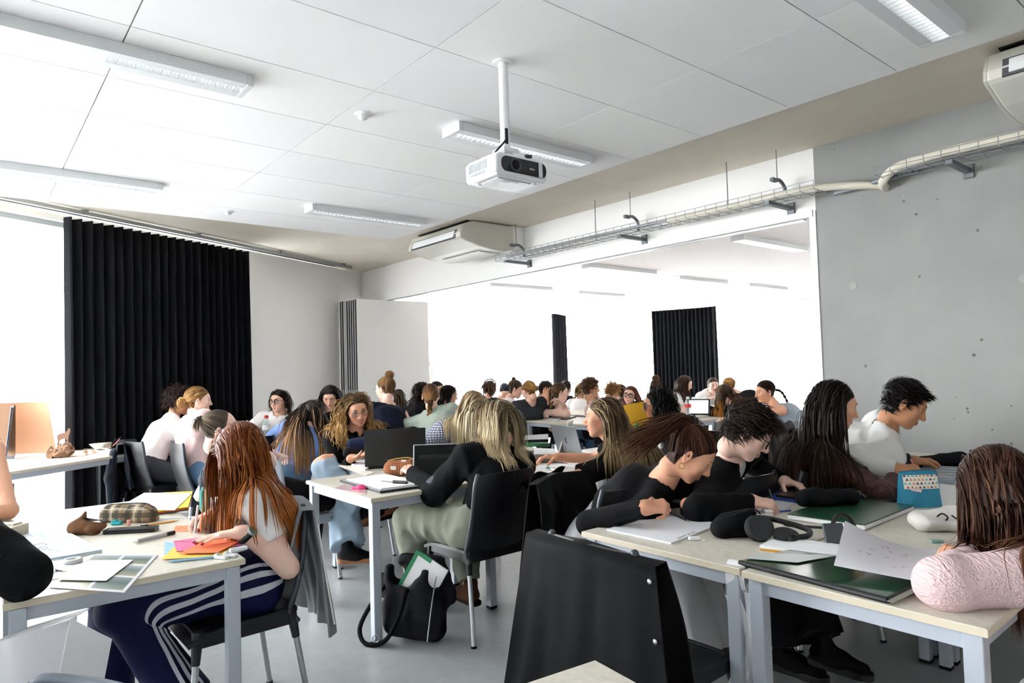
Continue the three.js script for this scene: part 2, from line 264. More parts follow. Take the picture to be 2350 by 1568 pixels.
// locks of hair along the given paths
function lockGeo(paths, seg, sides = 3) {
  const P = [], N = [], C = [], I = [], T = V(), W = V(), O = V(), q = V();
  for (const k of paths) {
    const pts = k.pts, n = pts.length; if (n < 3) continue;
    const m = Math.min(seg, Math.max(4, Math.round(n * 0.9))), base = P.length / 3;
    for (let a = 0; a <= m; a++) {
      const u = a / m * (n - 1), i = Math.min(n - 2, Math.floor(u)), fr = u - i, t = a / m;
      q.copy(pts[i]).lerp(pts[i + 1], fr); T.copy(pts[i + 1]).sub(pts[i]).normalize(); O.copy(k.out[i]); W.copy(T).cross(O); if (W.lengthSq() < 1e-8) W.set(1, 0, 0); W.normalize(); O.copy(W).cross(T).normalize();
      const w = k.w * Math.min(1, 0.45 + t * 4) * (1 - Math.pow(t, k.tip ?? 3) * 0.85) * 0.5, c = k.col(t);
      for (let s = 0; s < sides; s++) { const an = s / sides * 2 * PI, cs = Math.cos(an), sn = Math.sin(an); P.push(q.x + W.x * cs * w + O.x * sn * w * k.flat, q.y + W.y * cs * w + O.y * sn * w * k.flat, q.z + W.z * cs * w + O.z * sn * w * k.flat); N.push(W.x * cs + O.x * sn, W.y * cs + O.y * sn, W.z * cs + O.z * sn); C.push(c[0], c[1], c[2]); }
      if (a) for (let s = 0; s < sides; s++) { const b = base + (a - 1) * sides, d = (s + 1) % sides; I.push(b + s, b + sides + s, b + d, b + d, b + sides + s, b + sides + d); }
    }
  }
  const g = new THREE.BufferGeometry(); g.setAttribute('position', new THREE.Float32BufferAttribute(P, 3)); g.setAttribute('normal', new THREE.Float32BufferAttribute(N, 3)); g.setAttribute('color', new THREE.Float32BufferAttribute(C, 3)); g.setIndex(I); return g;
}
const grad = (L, p, e = 0.004) => { const d = sdf(L, p.x, p.y, p.z); return V(sdf(L, p.x + e, p.y, p.z) - d, sdf(L, p.x, p.y + e, p.z) - d, sdf(L, p.x, p.y, p.z + e) - d).normalize(); };
function growHair(o, lod, headL, toWorld, headRot, coll, seed, meshes) {
  const R = rng(seed), root = lin(o.color), tip = lin(o.tip ?? o.color), hi = o.high ? lin(o.high) : null, n = Math.round((o.n ?? 1) * lod.n), paths = [], X = V(1, 0, 0).applyQuaternion(headRot), Y = V(0, 1, 0).applyQuaternion(headRot), Z = V(0, 0, 1).applyQuaternion(headRot);
  const c0 = V(0, 0.02, -0.01), hc = c0.clone().applyMatrix4(toWorld), G = A3(o.grav ?? [0, -1, 0]);
  const colf = (r) => { const v = 0.72 + r() * 0.5, streak = hi && r() < (o.streaks ?? 0.3) ? r() * 0.9 : 0, sh = r(); return (t) => { const k = sstep(o.fade?.[0] ?? 0.25, o.fade?.[1] ?? 0.9, t) , a = [mix(root.r, tip.r, k), mix(root.g, tip.g, k), mix(root.b, tip.b, k)]; return hi ? [mix(a[0], hi.r, streak) * v, mix(a[1], hi.g, streak) * v, mix(a[2], hi.b, streak) * v] : a.map((x) => x * v); }; };
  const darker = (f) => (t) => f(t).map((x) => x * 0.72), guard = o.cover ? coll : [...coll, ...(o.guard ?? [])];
  const tie = o.tie ? A3(o.tie).applyMatrix4(toWorld) : null, w0 = (o.width ?? 0.0075) * (430 / lod.n) ** 0.4, step = 0.011;
  const roots = [];
  for (let tries = 0; roots.length < n && tries < n * 30; tries++) {
    const u = R() * 2 - 1, a = R() * 2 * PI, s = Math.sqrt(1 - u * u), d = V(s * Math.cos(a), u, s * Math.sin(a)); let r = 0.05; const p = V();
    for (let i = 0; i < 14; i++) { p.copy(c0).addScaledVector(d, r); const e = sdf(headL, p.x, p.y, p.z); r += -e; if (Math.abs(e) < 5e-4) break; }
    if (!(o.scalp ?? scalpAt)(p.x, p.y, p.z) || Math.abs(p.x) > 0.082) continue;
    roots.push([p.clone(), d.clone()]);
  }
  for (const [pl, dl] of roots) {
    const inner = o.style !== 'short' && R() < (o.inner ?? 0.34), p = pl.clone().applyMatrix4(toWorld), pts = [], out = [], r1 = inner ? R() * 0.2 : R(), marg = 0.0025 + r1 * (o.vol ?? 0.012), side = pl.x - (o.part ?? 0.012) + (R() - 0.5) * 0.008;
    let len = (o.len ?? 0.4) * (1 + (R() - 0.5) * (o.lenVar ?? 0.15)); const g0 = grad(guard, p); let dir;
    if (tie) { dir = tie.clone().sub(p); len = 2; }
    else if (o.style === 'short') dir = A3(o.comb ?? [0, 0.3, 0.2]).applyQuaternion(headRot).addScaledVector(g0, o.stand ?? 0.5).add(V(R() - 0.5, R() - 0.5, R() - 0.5).multiplyScalar(o.mess ?? 0.8));
    else { const back = o.back ?? 0.5; dir = X.clone().multiplyScalar(Math.sign(side) * ((o.lat ?? 0.9) * Math.exp(-Math.max(0, -pl.z) * 8))).addScaledVector(Y, pl.y > 0.05 ? 0.15 : -0.6).addScaledVector(Z, -back * (pl.z > 0 ? 1.2 : 0.8)); }
    dir.addScaledVector(g0, -dir.dot(g0) * 0.8).normalize();
    const jit = V(R() - 0.5, R() - 0.5, R() - 0.5).multiplyScalar(o.jitter ?? 0.12), bend = o.bendDir ? A3(o.bendDir) : null; let L = 0;
    p.addScaledVector(g0, 0.001);
    while (L < len) {
      pts.push(p.clone()); const gg = grad(guard, p); out.push(gg);
      if (tie) { const to = tie.clone().sub(p), D = to.length(); if (D < 0.016 || L > 0.35) { pts.push(tie.clone()); out.push(gg); break; } to.addScaledVector(gg, -to.dot(gg) * 0.7).normalize(); dir.lerp(to, 0.5).normalize(); }
      else if (o.style === 'short') { dir.addScaledVector(G, 0.10 * (o.fall ?? 1)).add(jit).normalize(); }
      else { const near = sdf(headL, 0, 0, 0) < 9 ? L : 0; dir.lerp(G, near < 0.1 ? 0.16 : 0.3).addScaledVector(jit, 0.35); if (bend && L > 0.1) dir.addScaledVector(bend, 0.12); dir.normalize(); }
      p.addScaledVector(dir, step); L += step;
      for (let it = 0; it < 2; it++) { const d = sdf(guard, p.x, p.y, p.z), m = marg * Math.min(1, 0.3 + L * 10); if (d < m) { const g2 = grad(guard, p); p.addScaledVector(g2, m - d); dir.addScaledVector(g2, -Math.min(0, dir.dot(g2))).normalize(); } }
    }
    if (o.curl) { const [am, fq, st] = o.curl, ph = R() * 6.3, ff = fq * (0.8 + R() * 0.4); for (let i = 1; i < pts.length; i++) { const l = i * step, a = am * sstep(st ?? 0, (st ?? 0) + 0.08, l) * (0.7 + 0.6 * R() * 0.3), T = (pts[Math.min(i + 1, pts.length - 1)].clone().sub(pts[i - 1])).normalize(), e1 = T.clone().cross(V(0.3, 0.2, 0.9)).normalize(), e2 = T.clone().cross(e1), s = l * ff * 2 * PI + ph; pts[i] = pts[i].clone().addScaledVector(e1, Math.cos(s) * a).addScaledVector(e2, Math.sin(s) * a); } }
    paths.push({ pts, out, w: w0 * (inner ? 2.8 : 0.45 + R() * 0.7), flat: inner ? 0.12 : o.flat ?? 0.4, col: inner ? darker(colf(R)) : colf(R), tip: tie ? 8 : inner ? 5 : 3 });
  }
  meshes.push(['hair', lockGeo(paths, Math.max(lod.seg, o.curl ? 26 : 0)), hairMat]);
  if (o.tail) {                                                     // a gathered tail from the tie
    const tp = [], T = o.tail, dir0 = A3(T.dir), K = Math.round(lod.n * (T.n ?? 0.35));
    for (let i = 0; i < K; i++) {
      const a = R() * 6.3, rr = Math.sqrt(R()) * (T.r ?? 0.012), e1 = dir0.clone().cross(V(0.1, 0.3, 0.9)).normalize(), e2 = dir0.clone().cross(e1).normalize(), pts = [], out = []; const p = tie.clone().addScaledVector(e1, Math.cos(a) * rr).addScaledVector(e2, Math.sin(a) * rr);
      let d = dir0.clone().addScaledVector(e1, Math.cos(a) * (T.spread ?? 0.4)).addScaledVector(e2, Math.sin(a) * (T.spread ?? 0.4)).normalize(); const len = T.len * (0.75 + R() * 0.35), jit = V(R() - 0.5, R() - 0.5, R() - 0.5).multiplyScalar(0.2), mg = R() * 0.03 + 0.004;
      for (let L = 0; L < len; L += step) { pts.push(p.clone()); out.push(e1.clone().multiplyScalar(Math.cos(a)).addScaledVector(e2, Math.sin(a))); d.lerp(T.grav ? A3(T.grav) : G, T.fall ?? 0.14).addScaledVector(jit, 0.2).normalize(); p.addScaledVector(d, step); const s = sdf(coll, p.x, p.y, p.z); if (s < mg) { const g2 = grad(coll, p); p.addScaledVector(g2, mg - s); d.addScaledVector(g2, -Math.min(0, d.dot(g2))).normalize(); } }
      if (T.wave) { const ph = R() * 2; for (let j = 0; j < pts.length; j++) pts[j].addScaledVector(e1, Math.sin(j * step * T.wave[1] + ph) * T.wave[0] * Math.min(1, j / 6)); }
      tp.push({ pts, out, w: w0 * (0.7 + R() * 0.7), flat: 0.45, col: colf(R), tip: 3 });
    }
    meshes.push(['ponytail', lockGeo(tp, lod.seg + 4), hairMat]); meshes.push(['hair_tie', new THREE.TorusGeometry(0.013, 0.005, 8, 16).applyQuaternion(new THREE.Quaternion().setFromUnitVectors(V(0, 0, 1), dir0.clone().normalize())).translate(tie.x, tie.y, tie.z), M.rubber]);
  }
  if (o.bun) {                                                      // coiled bun at the tie
    const tp = [], B = o.bun, c = tie.clone().addScaledVector(tie.clone().sub(hc).normalize(), B * 0.55);
    for (let i = 0; i < Math.round(lod.n * 0.22); i++) { const ax = V(R() - 0.5, R() - 0.5, R() - 0.5).normalize(), e1 = ax.clone().cross(V(0.2, 0.9, 0.1)).normalize(), e2 = ax.clone().cross(e1), rr = B * (0.82 + R() * 0.25), s0 = R() * 6, pts = [], out = []; for (let j = 0; j < 16; j++) { const a = s0 + j * 0.3, q = e1.clone().multiplyScalar(Math.cos(a)).addScaledVector(e2, Math.sin(a)).addScaledVector(ax, (j - 8) * 0.03); out.push(q.clone()); pts.push(c.clone().addScaledVector(q, rr)); } tp.push({ pts, out, w: w0 * 1.2, flat: 0.5, col: colf(R), tip: 4 }); }
    meshes.push(['hair_bun', joinIndexed([lockGeo(tp, 14), colored(new THREE.SphereGeometry(B * 0.85, 14, 10).deleteAttribute('uv').translate(c.x, c.y, c.z), root.clone().multiplyScalar(0.6))]), hairMat]);
  }
  if (o.braid) {                                                    // three strands plaited down a path of points
    const cu = new THREE.CatmullRomCurve3([tie, ...o.braid.local.map((a) => A3(a).applyAxisAngle(V(0, 1, 0), o.braid.yaw).add(hc))]), gs = [], len = cu.getLength(), r = o.braid.r ?? 0.011;
    for (let s = 0; s < 3; s++) { const tp = [], K = 10; for (let i = 0; i < K; i++) { const a0 = R() * 6.3, pts = [], out = []; for (let j = 0; j <= 46; j++) { const t = j / 46, q = cu.getPoint(t), T = cu.getTangent(t), e1 = T.clone().cross(Z).normalize(), e2 = T.clone().cross(e1), ph = t * len * 52 + s * 2.094, sh = (1 - t * 0.45) * r; q.addScaledVector(e1, Math.sin(ph) * sh).addScaledVector(e2, Math.sin(2 * ph) * sh * 0.55); q.addScaledVector(e1, Math.cos(a0) * sh * 0.45).addScaledVector(e2, Math.sin(a0) * sh * 0.45); pts.push(q); out.push(e2.clone().multiplyScalar(-1)); } tp.push({ pts, out, w: r * 0.75, flat: 0.7, col: colf(R), tip: 8 }); } gs.push(lockGeo(tp, 44)); }
    meshes.push(['braid', joinIndexed(gs), hairMat]);
  }
}
let personSeed = 11;
function person(o) {
  const lod = { ...LOD[o.lod ?? 1], n: LOD[o.lod ?? 1].n * (o.hairN ?? 1) }, s = o.size ?? 1, skin = SKIN[o.skin ?? 'fair'], seed = personSeed += 17, male = !!o.male;
  const H = A3(o.head.at), hy = yawOf(o.head.phi ?? o.face), q = new THREE.Quaternion().setFromEuler(new THREE.Euler((o.head.down ?? 10) * RAD, hy, (o.head.tilt ?? 0) * RAD, 'YXZ'));
  const hs = s * (male ? 1.03 : 1) * (o.headSize ?? 1), F = dirOf(o.face), Up = V(0, 1, 0), hUp = V(0, 1, 0).applyQuaternion(q), L0 = (o.torso ?? 0.50) * s;
  // torso: from the head down to the seat
  const seat = o.pelvis ? A3(o.pelvis) : null, tu = Up.clone(), N = V(0, 0, 0); let Pv;
  for (let it = 0; it < 4; it++) {
    N.copy(H).addScaledVector(hUp, -0.088 * hs).addScaledVector(tu, -0.088 * s).addScaledVector(F, -0.018); if (o.neck) N.add(A3(o.neck));
    if (seat) { const dy = N.y - seat.y, L1 = L0 * (o.compress ?? 0.95), h = dy < L1 ? Math.max(0.02, Math.sqrt(L1 * L1 - dy * dy)) : 0.03, d = V(seat.x - N.x, 0, seat.z - N.z).normalize(); Pv = o.fixedSeat ? seat : N.clone().addScaledVector(d, h).setY(dy > L0 * 1.06 ? N.y - L0 * 1.06 : seat.y); } else { const y = o.hipY ?? 0.56, dy = N.y - y, h = Math.sqrt(Math.max(0, L0 * L0 - dy * dy)); Pv = N.clone().addScaledVector(dirOf(o.leanTo ?? o.face), -h); Pv.y = y; }
    tu.copy(N).sub(Pv).normalize(); tu.y = Math.max(tu.y, 0.55); tu.normalize();
  }
  const base = V(Pv.x, 0, Pv.z); for (const v of [H, N, Pv]) v.sub(base);
  const loc = (a) => A3(a).sub(base);
  const tU = N.clone().sub(Pv).normalize(), sh = dirOf(o.shoulders ?? o.face), tR = tU.clone().cross(sh).normalize(), tF = tR.clone().cross(tU).normalize();   // tR is the person's left
  const hipL = F.clone(), pR = Up.clone().cross(hipL).normalize();
  const sw = (o.shoulder ?? (male ? 0.185 : 0.162)) * s, C = N.clone().addScaledVector(tU, -0.045 * s), short = N.distanceTo(Pv) / L0, arched = tF.clone().multiplyScalar(-(o.slump ?? 0.02) - (short < 1 ? 0.15 * L0 * Math.sqrt(1 - short * short) : 0));
  const mid = Pv.clone().lerp(C, 0.5).add(arched), chest = Pv.clone().lerp(C, 0.78).add(arched.clone().multiplyScalar(0.8));
  const J = {}; J.sL = C.clone().addScaledVector(tR, sw).addScaledVector(tF, o.hunch ?? 0.02); J.sR = C.clone().addScaledVector(tR, -sw).addScaledVector(tF, o.hunch ?? 0.02);
  if (o.shrugL) J.sL.y += o.shrugL; if (o.shrugR) J.sR.y += o.shrugR;
  J.hL = Pv.clone().addScaledVector(pR, 0.085 * s); J.hR = Pv.clone().addScaledVector(pR, -0.085 * s);
  for (const k of ['L', 'R']) {
    const sg = k === 'L' ? 1 : -1, arm = o['arm' + k] ?? {};
    J['w' + k] = arm.at ? loc(arm.at) : J['s' + k].clone().addScaledVector(tF, 0.30).addScaledVector(tR, -sg * 0.05).setY(0.80);
    const hint = arm.elbow ? loc(arm.elbow).sub(J['s' + k].clone().lerp(J['w' + k], 0.5)) : arm.hint ? A3(arm.hint) : V(0, -0.75, 0).addScaledVector(tR, sg * 0.75).addScaledVector(tF, -0.25);
    J['e' + k] = arm.elbow && arm.exact ? loc(arm.elbow) : ik(J['s' + k], J['w' + k], 0.285 * s, 0.255 * s, hint);
    const leg = o['leg' + k] ?? {}, sp = leg.spread ?? 0.06;
    J['k' + k] = leg.knee ? loc(leg.knee) : J['h' + k].clone().addScaledVector(dirOf(o.legs ?? o.face), 0.42 * s).addScaledVector(pR, sg * sp).setY((o.standing ? 0.48 : 0.51) * (o.standing ? 1 : s));
    if (o.standing && !leg.knee) J['k' + k] = J['h' + k].clone().addScaledVector(F, 0.02).setY(0.47 * s);
    J['a' + k] = leg.ankle ? loc(leg.ankle) : o.standing ? J['h' + k].clone().setY(0.09) : J['k' + k].clone().addScaledVector(dirOf(o.legs ?? o.face), leg.tuck ?? -0.05).setY(0.095);
  }
  const reach = (a, b, l) => { const d = b.clone().sub(a), D = d.length(); return D > l * 1.04 ? a.clone().addScaledVector(d, l * 1.04 / D) : b; };
  for (const k of ['L', 'R']) { J['k' + k] = reach(J['h' + k], J['k' + k], 0.44 * s); J['a' + k] = reach(J['k' + k], J['a' + k], 0.44 * s); }
  const g = thing('person', o.label, 'person', base.toArray(), 0, o.group), fem = male ? 0 : 1, bulk = o.bulk ?? 1;
  // the anatomy as lists of primitives; t inflates them for clothes
  const torso = (t, hem = 0) => { const l = tR, L = [cap(Pv.clone().addScaledVector(tU, 0.05 - hem), mid, (0.094 * bulk) * s + t, 0.080 * bulk * s + t, { l, w: 1.42, k: 0.06 }), cap(mid, chest, 0.080 * bulk * s + t, 0.088 * bulk * s + t, { l, w: 1.45, k: 0.06 }), cap(chest, C.clone().addScaledVector(tU, -0.03), 0.088 * bulk * s + t, 0.058 * s + t, { l, w: 1.5, k: 0.05 }), cap(J.sL, J.sR, 0.047 * s + t, 0.047 * s + t, { k: 0.05 })];
    if (fem) for (const sg of [-1, 1]) L.push(ell(chest.clone().addScaledVector(tU, 0.0).addScaledVector(tF, 0.075 * s).addScaledVector(tR, sg * 0.066), [0.055 * s + t, 0.055 * s + t, 0.052 * s + t], { k: 0.05 })); return L; };
  const nk = N.clone().addScaledVector(tU, 0.015), trap = (t) => [cap(J.sL.clone().lerp(N, 0.3), nk, 0.036 * s + t, 0.040 * s + t, { k: 0.04 }), cap(J.sR.clone().lerp(N, 0.3), nk, 0.036 * s + t, 0.040 * s + t, { k: 0.04 })];
  const hips = (t) => [cap(J.hL, J.hR, 0.105 * bulk * s + t, 0.105 * bulk * s + t, { k: 0.05 })];
  const skullBase = V(0, -0.05, -0.024).multiplyScalar(hs).applyQuaternion(q).add(H), neck = cap(N, skullBase, 0.053 * s, 0.050 * s, { k: 0.03 });
  const up = (k, t, r2) => cap(J['s' + k], J['e' + k], 0.047 * bulk * s + t, 0.039 * bulk * s + (r2 ?? t), { k: 0.035 }), fore = (k, t, t2) => cap(J['e' + k], J['w' + k], 0.040 * bulk * s + t, 0.026 * s + (t2 ?? t), { k: 0.02 });
  const thigh = (k, t) => cap(J['h' + k], J['k' + k], 0.088 * bulk * s + t, 0.058 * bulk * s + t, { k: 0.04 }), calf = (k, t, t2) => cap(J['k' + k], J['a' + k], 0.057 * bulk * s + t, 0.037 * s + (t2 ?? t), { k: 0.03 });
  // skin: body, head and hands in one mesh
  const bodyL = [...torso(0), ...trap(0), ...hips(0), neck]; for (const k of ['L', 'R']) { bodyL.push(up(k, 0), fore(k, 0)); if (o.legsBuilt !== false) bodyL.push(thigh(k, 0), calf(k, 0)); }
  const sc = [skin.r, skin.g, skin.b], blush = [skin.r * 1.02, skin.g * 0.78, skin.b * 0.74], geos = [meshField(bodyL, lod.body, { color: () => sc })];
  const headL = headPrims(o.headShape ?? { jaw: male ? 1.08 : 1, smile: o.smile }), hairCol = lin(o.hair?.color ?? '#3a2a1c').multiplyScalar(0.8), lip = lin(o.lips ?? (male ? '#b97a68' : '#b5605a')), scalpOk = o.hair?.scalp ?? scalpAt;
  const sm0 = (o.headShape ?? o).smile ?? 0, mw = 0.0185 + 0.006 * sm0, my0 = sm0 * 0.006, lipL = []; for (const s of [-1, 1]) { lipL.push(cap([0, -0.0605, 0.0865], [s * mw, -0.063 + my0, 0.0755], 0.0056, 0.0030, { k: 0.001 }), cap([0, -0.0715 - 0.006 * sm0, 0.0855], [s * mw * 0.9, -0.068 + my0, 0.0755], 0.0062, 0.0032, { k: 0.001 })); }
  const hg = meshField(headL, lod.head / hs, { pad: 0.012, color: (x, y, z) => {
    if (o.hair && scalpOk(x, y, z) && Math.abs(x) < 0.081) return [hairCol.r, hairCol.g, hairCol.b];
    if (z > 0.066 && y < -0.05 && y > -0.09 && sdf(lipL, x, y, z) < 0.0016) return [lip.r, lip.g, lip.b];
    const ck = Math.exp(-(((Math.abs(x) - 0.042) / 0.02) ** 2) - ((y + 0.03) / 0.022) ** 2) * (z > 0 ? 0.55 : 0) + (z > 0.098 ? 0.35 : 0) + (Math.abs(x) > 0.076 ? 0.4 : 0); return [mix(sc[0], blush[0], ck), mix(sc[1], blush[1], ck), mix(sc[2], blush[2], ck)]; } });
  const toW = new THREE.Matrix4().compose(H, q, V(hs, hs, hs)); geos.push(hg.applyMatrix4(toW));
  const out = { group: g, J, base, tips: {}, face: o.face };
  for (const k of ['L', 'R']) {
    const arm = o['arm' + k] ?? {}; if (arm.hand === false) continue; const sg = k === 'L' ? 1 : -1, dir = arm.dir ? A3(arm.dir).normalize() : J['w' + k].clone().sub(J['e' + k]).normalize(); if (!arm.dir && dir.y < -0.1 && J['w' + k].y < 0.9) dir.y *= 0.25; dir.normalize();
    const h = handPrims(J['w' + k], dir, arm.palm ? A3(arm.palm) : V(0, -1, 0).addScaledVector(tR, -sg * 0.35), sg, POSES[arm.pose ?? 'rest'], (male ? 1.05 : 0.95) * s);
    const nailC = arm.nails ? lin(arm.nails) : null; h.L.push(fore(k, 0)); h.L[h.L.length - 1] = cap(J['e' + k].clone().lerp(J['w' + k], 0.6), J['w' + k], 0.032 * bulk * s, 0.026 * s, { k: 0.02 });
    geos.push(meshField(h.L, lod.hand, { pad: 0.012, color: (x, y, z) => { if (nailC) for (const t of ['i', 'm', 'r', 'p', 't']) { const T = h.tips[t]; if ((x - T.x) ** 2 + (y - T.y) ** 2 + (z - T.z) ** 2 < 1.1e-4) return [nailC.r, nailC.g, nailC.b]; } const kn = 0.06 * noise3(x * 60, y * 60, z * 60); return [sc[0] * (1 + kn), sc[1] * (0.95 + kn), sc[2] * (0.93 + kn)]; } }));
    out.tips[k] = Object.fromEntries(Object.entries(h.tips).map(([n, v]) => [n, v.clone().add(base)]));
  }
  part('body', joinIndexed(geos), skinMat, g);
  // eyes, lids, brows
  if ((o.lod ?? 1) < 3) {
    const iris = lin(o.eyes ?? '#4a3426'), lid = o.lid ?? 0.3, toE = (geo) => geo.applyMatrix4(toW), [gx, gy] = o.gaze ?? [0, -0.12];
    for (const sg of [-1, 1]) {
      const gd = V(gx, gy, 1).normalize();
      part('eye', toE(sphereCols(0.0121, (x, y, z) => { const d = x * gd.x + y * gd.y + z * gd.z; return d > 0.93 ? [0.01, 0.01, 0.01] : d > 0.80 ? [iris.r, iris.g, iris.b] : [0.72, 0.70, 0.68]; }, 14, 10).rotateX(0).translate(sg * 0.0315, 0.003, 0.0705)), M.eye, g);
      const rim = lin('#1a1210'), mk = (down, al) => { const u = new THREE.SphereGeometry(0.0133, 16, 7, 0, 2 * PI, 0, al * RAD), n = u.attributes.position; colored(u, (x, y) => (y / 0.0133 < Math.cos(al * RAD) + 0.13 && !down ? [rim.r, rim.g, rim.b] : [sc[0] * 0.9, sc[1] * 0.82, sc[2] * 0.8])); u.rotateX(down ? PI - 0.6 : 0.6); return u.translate(sg * 0.0315, 0.003, 0.0705); };
      part('eyelid', toE(merge([mk(false, 44 + lid * 38), mk(true, 38)])), skinMat, g);
      const bp = []; for (let i = 0; i <= 6; i++) { const t = i / 6, x = sg * mix(0.013, 0.052, t), y = 0.0215 + 0.0065 * Math.sin(t * 2.3) - 0.002 * t; let z = 0.12; for (let j = 0; j < 24; j++) { const e = sdf(headL, x, y, z); if (e < 0.0006) break; z -= e * 0.9; } bp.push({ p: V(x, y, z + 0.0004) }); }
      const bc = hairCol.clone().multiplyScalar(o.brow ?? 0.8); part('eyebrow', toE(colored(lockGeo([{ pts: bp.map((b) => b.p), out: bp.map(() => V(0, 0.2, 1)), w: male ? 0.0085 : 0.0062, flat: 0.35, col: () => [bc.r, bc.g, bc.b], tip: 3 }], 10), bc)), hairMat, g);
    }
    if ((o.smile ?? 0) > 0.4) part('teeth', toE(boxUV(new THREE.SphereGeometry(0.02, 16, 8).scale(1.05, 0.26, 0.62).translate(0, -0.0655, 0.0745))), M.white, g);
  }
  // clothes
  const fold = (amp, f = 13) => { const a = seed * 3.1; return (x, y, z) => { const n = noise3(x * f + a, y * f * 0.55, z * f), m = noise3(x * f * 2.3, y * f * 1.2 + a, z * f * 2.3); return -(1 - Math.abs(n) * 2) * amp * 0.6 + m * amp * 0.35; }; };
  const cutEnd = (a, b, f) => { const d = b.clone().sub(a), n = d.clone().normalize(); return [d.x * f, d.y * f, d.z * f, n.x, n.y, n.z]; };
  const gUV = (x, y, z, nx, ny, nz) => { const a = Math.abs(nx), b = Math.abs(ny), c = Math.abs(nz); return b > a && b > c ? [x, z] : a > c ? [z, y] : [x, y]; };
  const bare = [...bodyL];
  const makeTop = (T, name) => {
    const t = T.t ?? 0.009, L = [...torso(t, T.hem ?? 0.05)]; if (!T.tank) L.push(...trap(t * 0.7));
    for (const k of ['L', 'R']) {
      const sl = T['sleeve' + k] ?? T.sleeve ?? 2; if (!sl) continue;
      if (sl < 1) { const c = up(k, t, (T.cuff ?? 0.012)); c.cut = cutEnd(J['s' + k], J['e' + k], sl); L.push(c); } else { L.push(up(k, t)); const c = fore(k, t, T.cuff ?? 0.008); c.cut = cutEnd(J['e' + k], J['w' + k], Math.min(1.0, sl - 1)); L.push(c); }
    }
    if (T.tank) { for (const sg of [-1, 1]) { const p = C.clone().addScaledVector(tR, sg * sw * (T.tank === 2 ? 0.66 : 0.52)); L.push(cap(p.clone().addScaledVector(tU, -0.14).addScaledVector(tF, 0.07), p.clone().addScaledVector(tU, 0.035), 0.016 * (T.tank === 2 ? 1.6 : 0.5), 0.012, { k: 0.02 }), cap(p.clone().addScaledVector(tU, -0.14).addScaledVector(tF, -0.07), p.clone().addScaledVector(tU, 0.035), 0.016 * (T.tank === 2 ? 1.6 : 0.5), 0.012, { k: 0.02 })); L.push(cap(J['s' + (sg > 0 ? 'L' : 'R')].clone().addScaledVector(tR, sg * 0.045), J['s' + (sg > 0 ? 'L' : 'R')].clone().addScaledVector(tU, -0.16).addScaledVector(tR, sg * 0.06), 0.062, 0.05, { op: -1, k: 0.015 })); } }
    if (T.hood) L.push(cap(C.clone().addScaledVector(tR, 0.07).addScaledVector(tF, -0.06).addScaledVector(tU, 0.03), C.clone().addScaledVector(tR, -0.07).addScaledVector(tF, -0.06).addScaledVector(tU, 0.03), 0.05, 0.05, { k: 0.04 }), cap(C.clone().addScaledVector(tF, -0.10).addScaledVector(tU, -0.07), C.clone().addScaledVector(tF, -0.09), 0.045, 0.055, { k: 0.04 }));
    if (T.pack) L.push(cap(chest.clone().addScaledVector(tF, -0.15), mid.clone().addScaledVector(tF, -0.15), 0.08, 0.09, { l: tR, w: 1.5, k: 0.03 }));
    const nr = T.neckR ?? 0.066; L.push(cap(N.clone().addScaledVector(tU, (T.neckY ?? 0.012)), skullBase, nr * s, (nr + 0.02) * s, { op: -1, k: 0.008 }));
    if (T.vee) L.push(cap(N.clone().addScaledVector(tF, 0.06), chest.clone().addScaledVector(tF, 0.13).addScaledVector(tU, 0.10 - T.vee), 0.05, 0.012, { op: -1, k: 0.01 }));
    bare.push(...L.filter((p) => p.op > 0));
    return part(name, meshField(L, lod.cloth, { disp: fold(T.fold ?? 0.007), uv: T.planar ? (x, y, z) => [x * 0.773 + z * 0.634, y] : gUV, color: T.color }), T.mat, g);
  };
  if (o.under) makeTop(o.under, 'shirt');
  if (o.top) makeTop(o.top, o.top.name ?? 'shirt');
  if (o.bottom) {
    const T = o.bottom, t = T.t ?? 0.012, L = [...hips(t), cap(Pv, Pv.clone().lerp(mid, 0.55), 0.1 * s + t, 0.088 * s + t, { l: tR, w: 1.4, k: 0.05 })];
    for (const k of ['L', 'R']) { L.push(thigh(k, t)); if ((T.leg ?? 2) < 1) { L[L.length - 1].cut = cutEnd(J['h' + k], J['k' + k], T.leg); } else { const c = calf(k, t, T.flare ?? t); c.cut = cutEnd(J['k' + k], J['a' + k], (T.leg ?? 1.93) - 1); L.push(c); } }
    out.trousers = part(T.name ?? 'trousers', meshField(L, lod.cloth * (T.fine ?? 1.6), { disp: fold(T.fold ?? 0.008, 11), uv: gUV, color: T.rip ? (x, y, z) => { const q = J['k' + T.rip], d = Math.hypot(x - q.x, (y - q.y - 0.05) * 0.9, z - q.z) + noise3(x * 40, y * 40, z * 40) * 0.02, c = T.base; return d < 0.075 ? sc : [c.r, c.g, c.b]; } : undefined }), T.mat, g); out.trousersL = L; out.trousersDisp = fold(T.fold ?? 0.008, 11); bare.push(...L.filter((p) => p.op > 0));
  }
